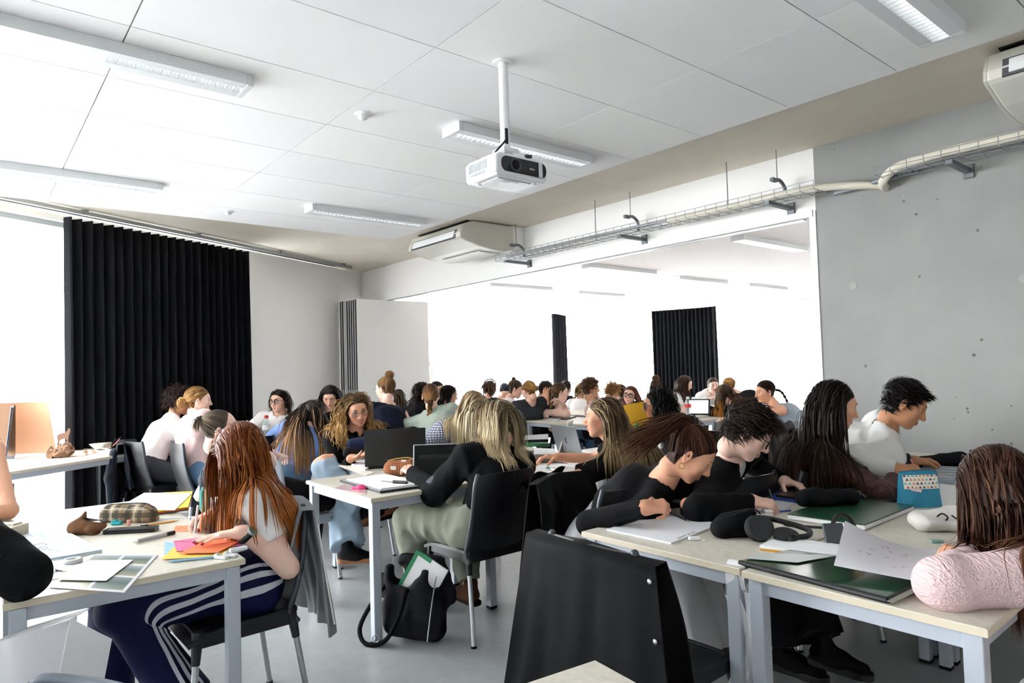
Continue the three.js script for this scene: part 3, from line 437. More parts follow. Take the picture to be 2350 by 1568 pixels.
  if (o.shoes) for (const k of ['L', 'R']) {
    const S = o['shoe' + k] ?? o.shoes, kn = J['k' + k], an = J['a' + k], d = (S.dir ? A3(S.dir) : dirOf(o.legs ?? o.face)).normalize(), u = S.up ? A3(S.up).normalize() : V(0, 1, 0), r = d.clone().cross(u).normalize(), at = (a, b, c) => an.clone().addScaledVector(d, a * s).addScaledVector(u, b * s).addScaledVector(r, c * s);
    const shoe = part('shoe', meshField([cap(at(-0.03, -0.045, 0), at(0.06, -0.045, 0), 0.036, 0.036, { k: 0.02, l: r, w: 1.05 }), cap(at(0.06, -0.05, 0), at(0.155, -0.06, 0), 0.036, 0.026, { k: 0.03, l: r, w: 1.25 }), cap(at(0.01, -0.04, 0), at(-0.01, 0.02, 0), 0.042, 0.040, { k: 0.03 })], lod.cloth * 0.7, { uv: (x, y, z) => [x + z, y] }), S.mat, g);
    const Q = new THREE.Quaternion().setFromRotationMatrix(new THREE.Matrix4().makeBasis(d, u, r)), so = [[-0.075, 0], [-0.06, 0.034], [0, 0.037], [0.07, 0.038], [0.14, 0.043], [0.185, 0.026], [0.195, 0], [0.185, -0.024], [0.14, -0.041], [0.07, -0.036], [0, -0.037], [-0.06, -0.034]];
    part('sole', extr(so.map(([x, y]) => [x * s, y * s]), S.sole ?? 0.024, 0.005, true).rotateX(PI / 2).applyQuaternion(Q).translate(...at(0, -0.095 + (S.sole ?? 0.024) / 2, 0).toArray()), S.soleMat ?? M.white, shoe);
    if (S.laces) { const lg = []; for (let i = 0; i < 5; i++) { const c = at(0.045 + i * 0.018, -0.006 - i * 0.0085, 0); lg.push(rod(c.clone().addScaledVector(r, 0.02).addScaledVector(d, 0.006), c.clone().addScaledVector(r, -0.02).addScaledVector(d, -0.006), 0.003, 6), rod(c.clone().addScaledVector(r, -0.02).addScaledVector(d, 0.006), c.clone().addScaledVector(r, 0.02).addScaledVector(d, -0.006), 0.003, 6)); } part('laces', lg, S.laces, shoe); }
  }
  // hair grows over head, neck and clothes
  const headW = (p, dr = 0) => { const c = V(p.ax, p.ay, p.az).applyMatrix4(toW); return ell(c, [p.rx * hs + dr, p.ry * hs + dr, p.rz * hs + dr], { X: V(1, 0, 0).applyQuaternion(q), Y: V(0, 1, 0).applyQuaternion(q), Z: V(0, 0, 1).applyQuaternion(q), k: 0.02 }); };
  const headCol = [headL[0], headL[1], headL[2]].map((p) => headW(p)), guardE = headW(ell([0, -0.02, 0.075], o.hair?.guardR ?? [0.052, 0.1, 0.06])), meshes = [];
  const coll = [...headCol, neck, ...bare.filter((p) => p.op > 0)]; out.coll = coll; out.toW = toW; out.headL = headL; out.q = q; out.hs = hs; out.H = H; out.N = N; out.tU = tU; out.tF = tF; out.tR = tR; out.sw = sw; out.C = C; out.lod = lod; out.chest = chest; out.mid = mid;
  for (const h of [o.hair, o.hair2]) if (h) growHair({ guard: [guardE], ...h, braid: h.braid && { yaw: hy, ...h.braid } }, lod, headL, toW, q, coll, seed * 7 + (h === o.hair2 ? 3 : 0), meshes);
  for (const [n, geo, m] of meshes) part(n, geo, m, g);
  // things worn
  const E = (pts) => pts.map((p) => A3(p).applyMatrix4(toW));
  if (o.glasses) { const gl = part('glasses', (() => { const gs = [], r = o.glasses.r ?? 0.0245, y0 = -0.002; for (const sg of [-1, 1]) { const ring = []; for (let i = 0; i < 18; i++) { const a = i / 18 * 2 * PI; ring.push([sg * 0.0335 + Math.cos(a) * r, y0 + Math.sin(a) * r * (o.glasses.flat ?? 0.86), 0.0985 - Math.abs(Math.cos(a) * sg + 0.2) * 0.002 - (sg * Math.cos(a) > 0 ? 0.004 : 0)]); } gs.push(tube(E(ring), (o.glasses.w ?? 0.0019) * hs, 40, 6, true)); gs.push(tube(E([[sg * (0.0335 + r), y0 + 0.006, 0.093], [sg * 0.074, 0.004, 0.06], [sg * 0.081, 0.003, 0.0], [sg * 0.08, -0.018, -0.03]]), 0.0018 * hs, 16, 6)); } gs.push(tube(E([[-0.0335 + r, y0 + 0.004, 0.0975], [0, y0 + 0.009, 0.1015], [0.0335 - r, y0 + 0.004, 0.0975]]), 0.0018 * hs, 8, 6)); return gs; })(), o.glasses.mat ?? M.black, g); for (const sg of [-1, 1]) part('lens', new THREE.CylinderGeometry(0.023, 0.023, 0.0008, 20).scale(1, 1, 0.86).rotateX(PI / 2).translate(sg * 0.0335, -0.002, 0.0965).applyMatrix4(toW), M.clear, gl); }
  if (o.earring) for (const sg of o.earring.sides ?? [-1, 1]) part('earring', o.earring.hoop ? new THREE.TorusGeometry(o.earring.hoop, 0.002, 8, 18).rotateY(PI / 2).translate(sg * 0.08, -0.045 - o.earring.hoop, -0.006).applyMatrix4(toW) : new THREE.SphereGeometry(0.005, 10, 8).translate(sg * 0.085, -0.042, -0.005).applyMatrix4(toW), o.earring.mat ?? M.gold, g);
  return out;
}
// a flat band that follows a surface given by primitives, from point to point, seen from the side "from"
function ribbonOn(L, pts, from, width, lift = 0.002, seg = 30, disp) {
  const cu = new THREE.CatmullRomCurve3(pts), P = [], I = [], f = from.clone().normalize(), at = (q) => { let d = sdf(L, q.x, q.y, q.z); if (disp && Math.abs(d) < 0.06) d += disp(q.x, q.y, q.z); return d; }, land = (p) => { const q = p.clone().addScaledVector(f, 0.07); for (let i = 0; i < 14; i++) q.addScaledVector(grad(L, q), -(at(q) - lift) * 0.85); return q; };
  for (let i = 0; i <= seg; i++) { const t = i / seg, p = cu.getPoint(t), T = cu.getTangent(t), W = T.clone().cross(f).normalize(); for (const s of [-0.5, -0.17, 0.17, 0.5]) { const q = land(p.clone().addScaledVector(W, width * s)); P.push(q.x, q.y, q.z); } if (i) for (let k = 0; k < 3; k++) { const a = (i - 1) * 4 + k; I.push(a, a + 4, a + 1, a + 1, a + 4, a + 5); } }
  const g = new THREE.BufferGeometry(); g.setAttribute('position', new THREE.Float32BufferAttribute(P, 3)); g.setIndex(I); g.computeVertexNormals(); return g;
}

// ---------------------------------------------------------------- the room
const concreteTex = (a, b, seed, pits) => dataTex(1024, (u, v) => {
  let k = pnoise(u, v, 3, seed) * 0.55 + pnoise(u, v, 14, seed + 9) * 0.25 + pnoise(u, v * 0.25, 6, seed + 20) * 0.3; k = clamp(0.5 + k * 0.75);
  return [0, 1, 2].map((i) => mix(a[i], b[i], k));
});
const wallConcrete = concreteTex([136, 137, 136], [166, 166, 164], 5), ceilConcrete = concreteTex([210, 200, 184], [238, 230, 216], 33);
const stretch = (t, x, y) => { t.repeat.set(x, y); return t; };
const bumpConcrete = dataTex(512, (u, v) => { let k = 150 + pnoise(u, v, 20, 71) * 60; return [k, k, k]; }, 0.5, 0.5, false);
Object.assign(M, {
  concrete: new THREE.MeshStandardMaterial({ map: stretch(wallConcrete, 0.33, 0.33), roughness: 0.8, bumpMap: bumpConcrete, bumpScale: 0.002 }),
  concreteCeil: new THREE.MeshStandardMaterial({ map: stretch(ceilConcrete, 0.4, 0.25), roughness: 0.75, bumpMap: bumpConcrete, bumpScale: 0.002 }),
  wallWhite: std('#f4f3f1', 0.85), ceilPanel: std('#eeeeee', 0.9), ceilOther: std('#f3ece9', 0.9),
  floor: new THREE.MeshPhysicalMaterial({ map: dataTex(512, (u, v) => { const k = 170 + pnoise(u, v, 5, 91) * 16 + pnoise(u, v, 60, 4) * 7; return [k - 2, k + 2, k + 3]; }, 0.4, 0.4), roughness: 0.3, roughnessMap: null, specularIntensity: 0.8 }),
  curtain: cloth('#17181c', 0.95, { sheen: 0.4 }), pale: std('#eaeaea', 0.9), alu: std('#c9cccd', 0.4, 0.4), panelEdge: std('#2b2d30', 0.5), leafPanel: std('#e9e8e6', 0.7),
});
const SLAB = 3.0, WX = 5.03, FC = V(5.02, 0, -9.91), FD = V(0.889, 0, -0.458).normalize(), FN = V(0.458, 0, 0.889).normalize(); // facade: corner, direction to the right, normal into the room
const facadeYaw = Math.atan2(-FD.z, FD.x);
const onFacade = (g, t, y = 0, off = 0) => g.rotateY(facadeYaw).translate(FC.x + FD.x * t + FN.x * off, y, FC.z + FD.z * t + FN.z * off);
struct('floor', box(34, 0.2, 34, 5, -0.1, -7), M.floor);
struct('ground', box(140, 0.2, 140, 5, -0.42, -20), M.pale);
{ // slab: ends at the facade
  const p = [[-7.4, 4.2], [17.4, 4.2], [17.4, -5.0], [14.45, -14.75], [FC.x, FC.z], [-7.4, -3.50]].map(([x, z]) => new THREE.Vector2(x, -z));
  struct('ceiling', boxUV(new THREE.ExtrudeGeometry(new THREE.Shape(p), { depth: 0.25, bevelEnabled: false }).rotateX(-PI / 2).translate(0, SLAB, 0)), M.concreteCeil);
}
// concrete wall, with the casting joints and plugged tie holes
{
  const w = struct('wall_right', box(0.26, SLAB, 6.6, WX + 0.13, SLAB / 2, -2.43 + 3.3), M.concrete);
  const pit = std('#6d6d6b', 0.9), R = rng(5), gs = []; for (let i = 0; i < 46; i++) { const r = 0.003 + R() * 0.006; gs.push(new THREE.CylinderGeometry(r, r * 1.2, 0.002, 8).rotateZ(PI / 2).translate(WX - 0.001, 0.8 + R() * 2.15, -2.3 + R() * 2.2)); }
  const pits = part('air_holes', gs, pit, w); pits.userData.kind = 'stuff';
  for (const [y, z] of [[5.03, 1.915, -2.181], [5.03, 1.843, -1.165]].map((p) => [p[1], p[2]])) part('tie_hole_plug', new THREE.CylinderGeometry(0.028, 0.028, 0.006, 20).rotateZ(PI / 2).translate(WX - 0.001, y, z), std('#a2a29f', 0.9), w);
}
struct('wall_header', [box(0.2, 0.5, 7.5, WX + 0.1, 2.75, -2.43 - 3.75)], M.wallWhite);
{ const t = struct('trim_1', [box(0.03, 0.05, 7.1, WX - 0.005, 2.50, -2.45 - 3.55), box(0.06, 2.52, 0.05, WX + 0.02, 1.26, -2.455)], M.white); part('track', [box(0.05, 0.03, 6.9, WX + 0.06, 2.485, -2.6 - 3.4)], M.alu, t); }
struct('wall_back', box(24, SLAB, 0.25, 4, SLAB / 2, 4.1), M.wallWhite);
struct('wall_left', box(0.25, SLAB, 9, -7.2, SLAB / 2, -0.2), M.wallWhite);
struct('wall_far', box(0.25, SLAB, 12.5, 17.3, SLAB / 2, -2.1), M.wallWhite);
struct('wall_side', box(12.2, SLAB, 0.25, 11.2, SLAB / 2, -1.6), M.wallWhite);
// facade: solid parts, lintel, glazing with slim frames
const F = (t0, t1, y0, y1, d = 0.24, off = -0.12) => onFacade(box(t1 - t0, y1 - y0, d), (t0 + t1) / 2, (y0 + y1) / 2, off);
struct('wall_window', [F(-2.42, 0.75, 0, SLAB), F(-14, -2.42, 2.93, SLAB), F(0.75, 10.6, 2.93, SLAB)], M.wallWhite);
const frameMat = std('#b9bdbf', 0.45, 0.2);
function glazing(n, edges, build) {
  const t0 = edges[0], t1 = edges[edges.length - 1], w = struct('window_' + n, [build(t0, t1, 0, 0.05, 0.07), build(t0, t1, 2.88, 2.93, 0.07), ...edges.map((t, i) => build(t - 0.012, t + 0.012, 0.05, 2.88, 0.06))], frameMat);
  for (let i = 0; i + 1 < edges.length; i++) part('pane', build(edges[i] + 0.012, edges[i + 1] - 0.012, 0.05, 2.88, 0.008), M.glass, w);
}
const FG = (t0, t1, y0, y1, d) => F(t0, t1, y0, y1, d, -0.1);
glazing(1, [-14, -11.6, -9.2, -6.8, -4.6, -2.42], FG);
glazing(2, [0.75, 2.9, 5.1, 7.3, 9.7], FG);
// far side of the neighbouring room
const E0 = V(14.35, 0, -14.7), ED = V(0.30, 0, 0.954).normalize(), eYaw = Math.atan2(-ED.z, ED.x);
const EW = (t0, t1, y0, y1, d = 0.24, off = 0.1) => box(t1 - t0, y1 - y0, d).rotateY(eYaw).translate(E0.x + ED.x * (t0 + t1) / 2 + ED.z * off, (y0 + y1) / 2, E0.z + ED.z * (t0 + t1) / 2 - ED.x * off);
struct('wall_window_2', [EW(-0.4, 10.4, 2.93, SLAB)], M.wallWhite);
glazing(3, [0.2, 2.0, 4.2, 6.9, 8.6, 10.2], (a, b, c, d, e) => EW(a, b, c, d, e));
struct('column', box(0.42, SLAB, 0.42).translate(14.25, SLAB / 2, -14.0), M.wallWhite);
struct('column_2', box(0.5, SLAB, 0.5).rotateY(eYaw).translate(...[15.188, 2.9, -9.228].map((v, i) => (i === 1 ? SLAB / 2 : v))), M.wallWhite);
// suspended ceiling: rows of white boards with open joints
{
  const X1 = 3.70, Z0 = -6.55, c = struct('ceiling_2', [box(8, 0.03, 10.6, -4.2 + 0.0, 2.877, -1.2), box(4.0, 0.03, 4.2, 1.75, 2.877, 2.0), box(0.02, 0.13, 10.65, X1 + 0.005, 2.915, -1.22), box(4.2, 0.13, 0.02, 1.6, 2.915, Z0 - 0.005)], M.ceilPanel);
  const xs = [-0.63, 0.54, 1.66, 2.84, X1], joint = 0.006; const zs = []; for (let k = 0; k < 13; k++) zs.push(-0.165 - 0.585 * k * 1.0); zs[zs.length - 1] = Z0; zs.splice(11, 1); zs.unshift(0.42);
  xs.unshift(-1.8); const mats = ['#efefef', '#ededee', '#f0f0ef'].map((k) => std(k, 0.92)), shapes = {};
  zs.sort((a, b) => b - a);
  for (let i = 0; i + 1 < xs.length; i++) for (let j = 0; j + 1 < zs.length; j++) {
    const w = xs[i + 1] - xs[i] - joint, d = zs[j] - zs[j + 1] - joint, key = w.toFixed(3) + d.toFixed(3), g = shapes[key] ??= box(w, 0.022, d);
    const m = part('ceiling_panel', g, mats[(i * 7 + j * 5) % 3], c); m.position.set((xs[i] + xs[i + 1]) / 2, 2.85 + 0.011, (zs[j] + zs[j + 1]) / 2);
  }
  part('backing', box(5.6, 0.02, 7.0, 0.95, 2.895, -3.05), std('#7d7d7d', 0.9), c);
  struct('ceiling_3', box(9.5, 0.06, 13.5).translate(10.6, 2.88, -8.3), M.ceilOther);
}
// curtains: deep pleats hanging from a rail
function curtain(label, t0, t1, y0, y1, base, dir, nrm, pleats, amp, mat, seed, pos) {
  const R = rng(seed), ph = [], L = t1 - t0, n = pleats * 8; for (let i = 0; i <= pleats; i++) ph.push(0.75 + R() * 0.5);
  const f = (u, v) => { const k = u * pleats, i = Math.floor(k), a = mix(ph[i], ph[Math.min(pleats, i + 1)], k - i), w = Math.sin(k * 2 * PI); return V(0, 0, 0).copy(base).addScaledVector(dir, t0 + L * u + 0.012 * Math.sin(v * 3 + i * 2.1) * v).addScaledVector(nrm, amp * a * Math.sign(w) * Math.pow(Math.abs(w), 0.7) * (0.85 + 0.3 * v)).setY(mix(y1, y0, v) - 0.004 * Math.cos(k * 2 * PI)); };
  const g = thing('curtain', label, 'curtain', pos); const m = sheet((u, v) => f(u, v).sub(V(...pos)), n, 14, 0.004, [L * 1.6, y1 - y0]); part('fabric', m, mat, g); return g;
}
{
  const c1 = curtain('black floor-length pleated curtain beside the white window wall of the main room', -4.98, -2.72, 0.05, 2.9, FC.clone().addScaledVector(FN, 0.30), FD, FN, 22, 0.085, M.curtain, 3, [2.0, 0, -8.0]);
  const rail = thing('curtain_rail', 'grey double curtain rail under the concrete ceiling along the window wall', 'rail', [2.0, 0, -8.0]);
  part('rail', [onFacade(box(12.6, 0.035, 0.03), -7.3, 2.965, 0.24).translate(-2, 0, 8), onFacade(box(12.9, 0.035, 0.03), -7.15, 2.965, 0.33).translate(-2, 0, 8)], std('#9b9d9d', 0.4, 0.6), rail);
  for (let i = 0; i < 9; i++) part('bracket', onFacade(box(0.03, 0.03, 0.16), -0.9 - i * 1.3, 2.985, 0.285).translate(-2, 0, 8), M.zinc, rail);
  curtain('narrow dark grey pleated curtain in the far corner of the neighbouring room', 8.55, 9.62, 0.05, 2.9, FC.clone().addScaledVector(FN, 0.2), FD, FN, 10, 0.07, M.curtain, 8, [13, 0, -13.5]);
  const eN = V(-ED.z, 0, ED.x);
  curtain('wide dark grey pleated curtain on the far window wall of the neighbouring room', 2.75, 4.55, 0.05, 2.9, E0.clone().addScaledVector(eN, 0.2), ED, eN, 16, 0.07, M.curtain, 9, [15, 0, -11]);
}
// stacked leaves of the folding partition
{
  const leaf = (z, label, grp) => { const g = thing('partition_panel', label, 'partition', [4.55, 0, z], 0, grp); part('board', [rbox(1.25, 2.46, 0.05, 0.625, 1.25, 0)], M.leafPanel, g); part('edge_profile', [box(0.006, 2.44, 0.036, -0.001, 1.25, 0.0)], M.panelEdge, g); part('latch', box(0.008, 0.16, 0.02, -0.004, 1.04, 0), M.alu, g); part('hanger', box(0.06, 0.06, 0.03, 0.62, 2.5, 0), M.alu, g); return g; };
  const first = leaf(-9.18, 'white folding partition leaf at the front of the stack, its broad face showing', 'partition leaves');
  for (let i = 1; i < 7; i++) copyOf(first, 'white partition leaf stacked behind the front one, showing only its dark edge', [4.55 - (i > 4 ? 0.04 : 0), 0, -9.18 - i * 0.072], 0, 'stacked partition leaves');
}

// ---------------------------------------------------------------- ceiling fixtures
const glow = (k, c = '#ffffff') => new THREE.MeshStandardMaterial({ color: lin('#ffffff'), emissive: lin(c), emissiveIntensity: k, roughness: 0.5 });
const lampGlow = glow(1.6, '#fbfdff'), louverMat = std('#eef0f0', 0.25, 0.3), lampBody = std('#d9dcdd', 0.5);
function ceilingLamp(x0, x1, z, y, label, { panel = 0, power = 2.7, full = false } = {}) {
  const L = x1 - x0, g = thing('ceiling_lamp', label, 'ceiling lamp', [(x0 + x1) / 2, y, z]), w = 0.18, h = 0.055, o = full ? 0.075 : 0.034;
  part('housing', [box(L - 0.062, h - 0.002, w / 2 - o, 0, -h / 2, (w / 2 + o) / 2), box(L - 0.062, h - 0.002, w / 2 - o, 0, -h / 2, -(w / 2 + o) / 2), rbox(0.03, h, w, L / 2 - 0.015, -h / 2, 0, 0.004), rbox(0.03, h, w, -L / 2 + 0.015, -h / 2, 0, 0.004), box(L - 0.064, 0.008, w - 0.004, 0, -0.006, 0)], lampBody, g);
  const a = -L / 2 + 0.03 + panel * L, b = L / 2 - 0.03;
  if (full || panel) part('diffuser', box(full ? L - 0.06 : panel * L - 0.02, 0.006, o * 2 - 0.002, full ? 0 : -L / 2 + 0.02 + panel * L / 2, -h + 0.006, 0), full ? glow(2.2, '#fffaf6') : glow(2.4), g);
  if (!full) { part('tube_lamp', rod([a, -0.022, 0], [b, -0.022, 0], 0.008, 8), lampGlow, g); const n = Math.round((b - a) / 0.036); for (let i = 0; i <= n; i++) { const m = part('louver', box(0.004, 0.03, o * 2 - 0.002, 0, 0, 0), louverMat, g); m.position.set(mix(a, b, i / n), -h + 0.017, 0); } }
  if (power) { const l = new THREE.RectAreaLight(0xfffdfa, power, L - 0.1, 0.06); l.position.set((x0 + x1) / 2, y - h - 0.012, z); l.rotation.x = -PI / 2; l.name = 'lamp_light'; scene.add(l); }
  return g;
}
ceilingLamp(-0.10, 1.10, -3.35, 2.85, 'long white louvred ceiling lamp at upper left, half of it a bright panel', { panel: 0.47 });
ceilingLamp(2.26, 3.41, -3.27, 2.85, 'white louvred ceiling lamp right behind the projector');
ceilingLamp(-0.02, 1.17, -5.58, 2.85, 'white louvred ceiling lamp nearest the big window and black curtain');
ceilingLamp(2.33, 3.48, -5.57, 2.85, 'white louvred ceiling lamp left of the far air unit');
ceilingLamp(2.25, 3.40, -1.03, 2.85, 'louvred ceiling lamp beside the near air unit at upper right', { power: 2.2 });
const otherLamps = [[7.0, 8.5, -4.32, 'white ceiling lamp of the neighbouring room nearest the concrete wall'], [6.98, 8.48, -6.75, 'white ceiling lamp of the neighbouring room, second from the opening in its row'], [9.34, 10.75, -6.95, 'white ceiling lamp of the neighbouring room above the wide dark curtain'], [11.5, 12.9, -6.96, 'white ceiling lamp of the neighbouring room farthest along the column side'], [7.0, 8.46, -9.15, 'white ceiling lamp of the neighbouring room nearest the partition stack'], [9.35, 10.7, -9.35, 'faint ceiling lamp of the neighbouring room near its far corner']];
for (const [a, b, z, l] of otherLamps) ceilingLamp(a, b, z, 2.85, l, { full: true, power: 3 });
{ // presence detectors
  const d = thing('presence_detector', 'small round white presence detector on the ceiling left of the projector', 'detector', [1.76, 2.85, -3.41]); part('base', new THREE.CylinderGeometry(0.05, 0.046, 0.012, 28).translate(0, -0.006, 0), M.metalWhite, d); part('dome', new THREE.SphereGeometry(0.034, 20, 10, 0, 2 * PI, PI / 2, PI / 2).scale(1, 0.7, 1).translate(0, -0.012, 0), std('#dfe0e0', 0.3), d);
  copyOf(d, 'small round white presence detector on the ceiling near the window side', [1.83, 2.85, -6.15], 0);
}
{ // projector on its pole
  const g = thing('projector', 'white projector with black front band hanging from a white ceiling pole', 'projector', [2.0, 2.26, -2.44]);
  const body = extr([[-0.155, 0.012], [-0.14, 0], [0.14, 0], [0.155, 0.012], [0.155, 0.085], [0.135, 0.105], [-0.135, 0.105], [-0.155, 0.085]], 0.235, 0.012);
  part('case', body, std('#e6e9ea', 0.35), g);
  const roundBar = (w, h, r) => { const s = []; for (let q = 0; q < 4; q++) for (let i = 0; i <= 5; i++) { const a = (q + i / 5) * PI / 2; s.push([(q === 0 || q === 3 ? 1 : -1) * (w / 2 - r) + Math.cos(a) * r, (q < 2 ? 1 : -1) * (h / 2 - r) + Math.sin(a) * r]); } return s; };
  const band = part('front_band', extr(roundBar(0.27, 0.07, 0.03), 0.012, 0.002).translate(0.012, 0.055, 0.117), M.plasticBlack, g);
  part('lens_ring', [new THREE.TorusGeometry(0.027, 0.006, 10, 28).translate(-0.045, 0.055, 0.124)], std('#34373b', 0.3), band); part('lens', new THREE.SphereGeometry(0.024, 20, 12).scale(1, 1, 0.3).translate(-0.045, 0.055, 0.122), M.screen, band);
  part('strip', box(0.022, 0.07, 0.004, 0.108, 0.055, 0.124), std('#cfd2d3', 0.4), g); part('badge', box(0.03, 0.007, 0.002, 0.055, 0.05, 0.1238), std('#a9abad', 0.4), g);
  for (let i = 0; i < 13; i++) part('vent_slot', box(0.003, 0.042, 0.006, -0.1553, 0.062, -0.085 + i * 0.011), std('#9fa3a6', 0.6), g);
  for (let i = 0; i < 11; i++) part('vent_slot', box(0.003, 0.012, 0.007, -0.1553, 0.028, -0.075 + i * 0.011), std('#9fa3a6', 0.6), g);
  part('base_plate', [rbox(0.22, 0.004, 0.15, 0, -0.002, 0, 0.002), new THREE.CylinderGeometry(0.04, 0.044, 0.008, 24).translate(0, -0.004, 0.02), new THREE.CylinderGeometry(0.012, 0.014, 0.012, 12).translate(0.1, -0.005, 0.08), new THREE.CylinderGeometry(0.012, 0.014, 0.012, 12).translate(-0.11, -0.005, -0.07)], std('#dfe3e4', 0.22, 0.2), g);
  const mnt = part('mount', [rbox(0.09, 0.02, 0.09, 0, 0.155, 0, 0.003), rbox(0.05, 0.03, 0.05, 0, 0.135, 0, 0.003), rod([-0.10, 0.118, -0.05], [0.12, 0.112, 0.09], 0.009, 6), rod([-0.09, 0.118, 0.09], [0.10, 0.112, -0.07], 0.009, 6), rod([0.02, 0.125, 0.05], [0.15, 0.115, 0.07], 0.007, 6)], M.metalWhite, g);
  part('knob', rod([0.07, 0.13, 0.06], [0.10, 0.13, 0.07], 0.011, 10), M.plasticBlack, mnt);
  part('pole', rod([0, 0.16, 0], [0, 0.59, 0], 0.023, 24), M.metalWhite, g); part('ceiling_plate', new THREE.CylinderGeometry(0.05, 0.05, 0.008, 24).translate(0, 0.586, 0), M.metalWhite, g); part('cable_slot', rbox(0.018, 0.075, 0.006, -0.008, 0.225, 0.021, 0.003), M.plasticBlack, g); part('cable', tube([[-0.008, 0.215, 0.024], [-0.03, 0.19, 0.03], [-0.06, 0.15, 0.01], [-0.08, 0.11, -0.03]], 0.0045, 16, 6), M.rubber, g);
}
{ // air units under the concrete strip
  const unit = (label, zNear, len) => {
    const g = thing('air_unit', label, 'air conditioner', [4.1, 2.70, zNear - len / 2]), cream = std('#dcdad0', 0.4);
    const prof = [[0.0, 0.10], [0.005, 0.15], [0.03, 0.2], [0.06, 0.25], [0.16, 0.29], [0.74, 0.29], [0.74, 0.02], [0.60, 0.0], [0.42, 0.005], [0.26, 0.025], [0.12, 0.06], [0.03, 0.085]];
    const body = extr(prof, len, 0.012); part('casing', body, cream, g);
    for (const s of [-1, 1]) part('end_cap', extr(prof.map(([x, y]) => [x * 0.99 + 0.004, y * 0.985 + 0.002]), 0.02, 0.006).translate(0, 0, s * (len / 2 + 0.006)), std('#d0cec3', 0.45), g);
    const v = part('outlet', box(0.012, 0.1, len - 0.14, 0.004, 0.152, 0).rotateZ(-0.28).translate(-0.035, 0.0, 0), std('#55585a', 0.5), g);
    part('outlet_flap', box(0.012, 0.075, len - 0.2, -0.004, 0.152, 0).rotateZ(-0.28).translate(-0.035, 0, 0), std('#f1f3f4', 0.3), v);
    part('intake_panel', rbox(0.3, 0.012, len - 0.3, 0.52, -0.002, 0, 0.004), cream, g); part('mounting_gap', box(0.6, 0.012, len - 0.06, 0.42, 0.296, 0), M.black, g); return g;
  };
  unit('cream ceiling air unit at the far end above the folded partition', -5.82, 1.05); unit('cream ceiling air unit cut by the right edge above the concrete wall', 0.26, 1.32);
  struct('wall_duct', rbox(0.22, 0.3, 0.24, 4.93, 2.85, -5.95, 0.004), M.wallWhite);
}
function cableTray(label, z0, z1, xa = 4.68, y = 2.60) {
  const g = thing('cable_tray', label, 'cable tray', [xa, y, (z0 + z1) / 2]), w = 0.2, h = 0.06, r = 0.0024, L = Math.abs(z1 - z0), gs = [];
  for (const [x, yy] of [[0, h], [0, h / 2], [0, 0], [w / 2, 0], [w, 0], [w, h / 2], [w, h]]) gs.push(rod([x, yy, -L / 2], [x, yy, L / 2], r, 6)); part('long_wire', gs, M.zinc, g);
  const n = Math.round(L / 0.1), u = merge([rod([0, h, 0], [0, 0, 0], r, 6), rod([0, 0, 0], [w, 0, 0], r, 6), rod([w, 0, 0], [w, h, 0], r, 6)]); for (let i = 0; i <= n; i++) { const m = part('cross_wire', u, M.zinc, g); m.position.z = -L / 2 + L * i / n; } return g;
}
cableTray('wire mesh cable tray along the white header above the wide opening', -5.95, -2.27); cableTray('wire mesh cable tray along the bare concrete wall at right', -1.86, 1.6);
for (const [z, l] of [[-5.75, 'grey cantilever bracket under the tray by the far air unit'], [-4.08, 'grey cantilever bracket under the middle of the header tray'], [-2.62, 'grey cantilever bracket under the tray end next to the concrete wall'], [-1.42, 'grey cantilever bracket under the tray on the concrete wall']]) {
  const g = thing('tray_bracket', l, 'bracket', [4.66, 2.57, z]), dark = std('#6d7175', 0.45, 0.5); part('arm', [rbox(0.36, 0.03, 0.04, 0.18, 0.0, 0, 0.003), rbox(0.02, 0.09, 0.06, 0.36, 0.0, 0, 0.003)], dark, g);
  if (z < -2) { part('hook', [tube([[0.12, 0.19, 0], [0.2, 0.2, 0], [0.27, 0.16, 0], [0.28, 0.07, 0]], 0.014, 16, 6), rbox(0.07, 0.03, 0.03, 0.12, 0.19, 0, 0.004)], dark, g); part('rod', rod([0.17, 0.19, 0], [0.17, 0.43, 0], 0.004, 6), M.zinc, g); }
}
for (const [z, l] of [[-3.02, 'thin threaded rod holding the tray left of the concrete wall'], [-4.48, 'thin threaded rod holding the tray midway to the air unit']]) single('threaded_rod', l, 'rod', rod([0, 0, 0], [0, 0.4, 0], 0.0045, 8), M.zinc, [4.78, 2.60, z]);
single('pipe', 'grey electrical pipe running along the header above the opening', 'pipe', [tube([[0, 0, -5.9], [0, 0.0, -4.5], [0.01, -0.005, -3.9], [0.02, -0.02, -3.1], [0.02, -0.03, -2.7]], 0.013, 40, 8)], std('#9a9ea1', 0.4, 0.3), [4.80, 2.655, 0]);
single('pipe', 'grey pipe stub between the two cable trays on the concrete wall', 'pipe', [tube([[0.1, 0, -2.25], [0.1, 0.02, -1.95], [0.08, 0.035, -1.72]], 0.017, 20, 8), rod([0.09, 0.02, -1.93], [0.085, 0.03, -1.8], 0.022, 10)], std('#8f959c', 0.45, 0.3), [4.86, 2.60, 0]);
const hose = std('#e6e0cf', 0.5);
single('hose', 'cream hose in the header tray, its end bent into the concrete wall', 'hose', [tube([[0, 0.0, -3.6], [0, 0, -3.0], [0.02, 0.01, -2.5], [0.1, 0.01, -2.25], [0.2, -0.02, -2.0], [0.27, -0.03, -1.93]], 0.028, 40, 10)], hose, [4.77, 2.625, 0]);
single('hose', 'cream hose curving out of the concrete wall into the right tray', 'hose', [tube([[0.26, -0.06, -1.93], [0.14, -0.05, -1.9], [0.03, 0.0, -1.78], [0, 0.02, -1.55], [0, 0.02, -1.0], [0, 0.02, 0.0], [0, 0.02, 1.4]], 0.03, 50, 10)], hose, [4.77, 2.64, 0]);

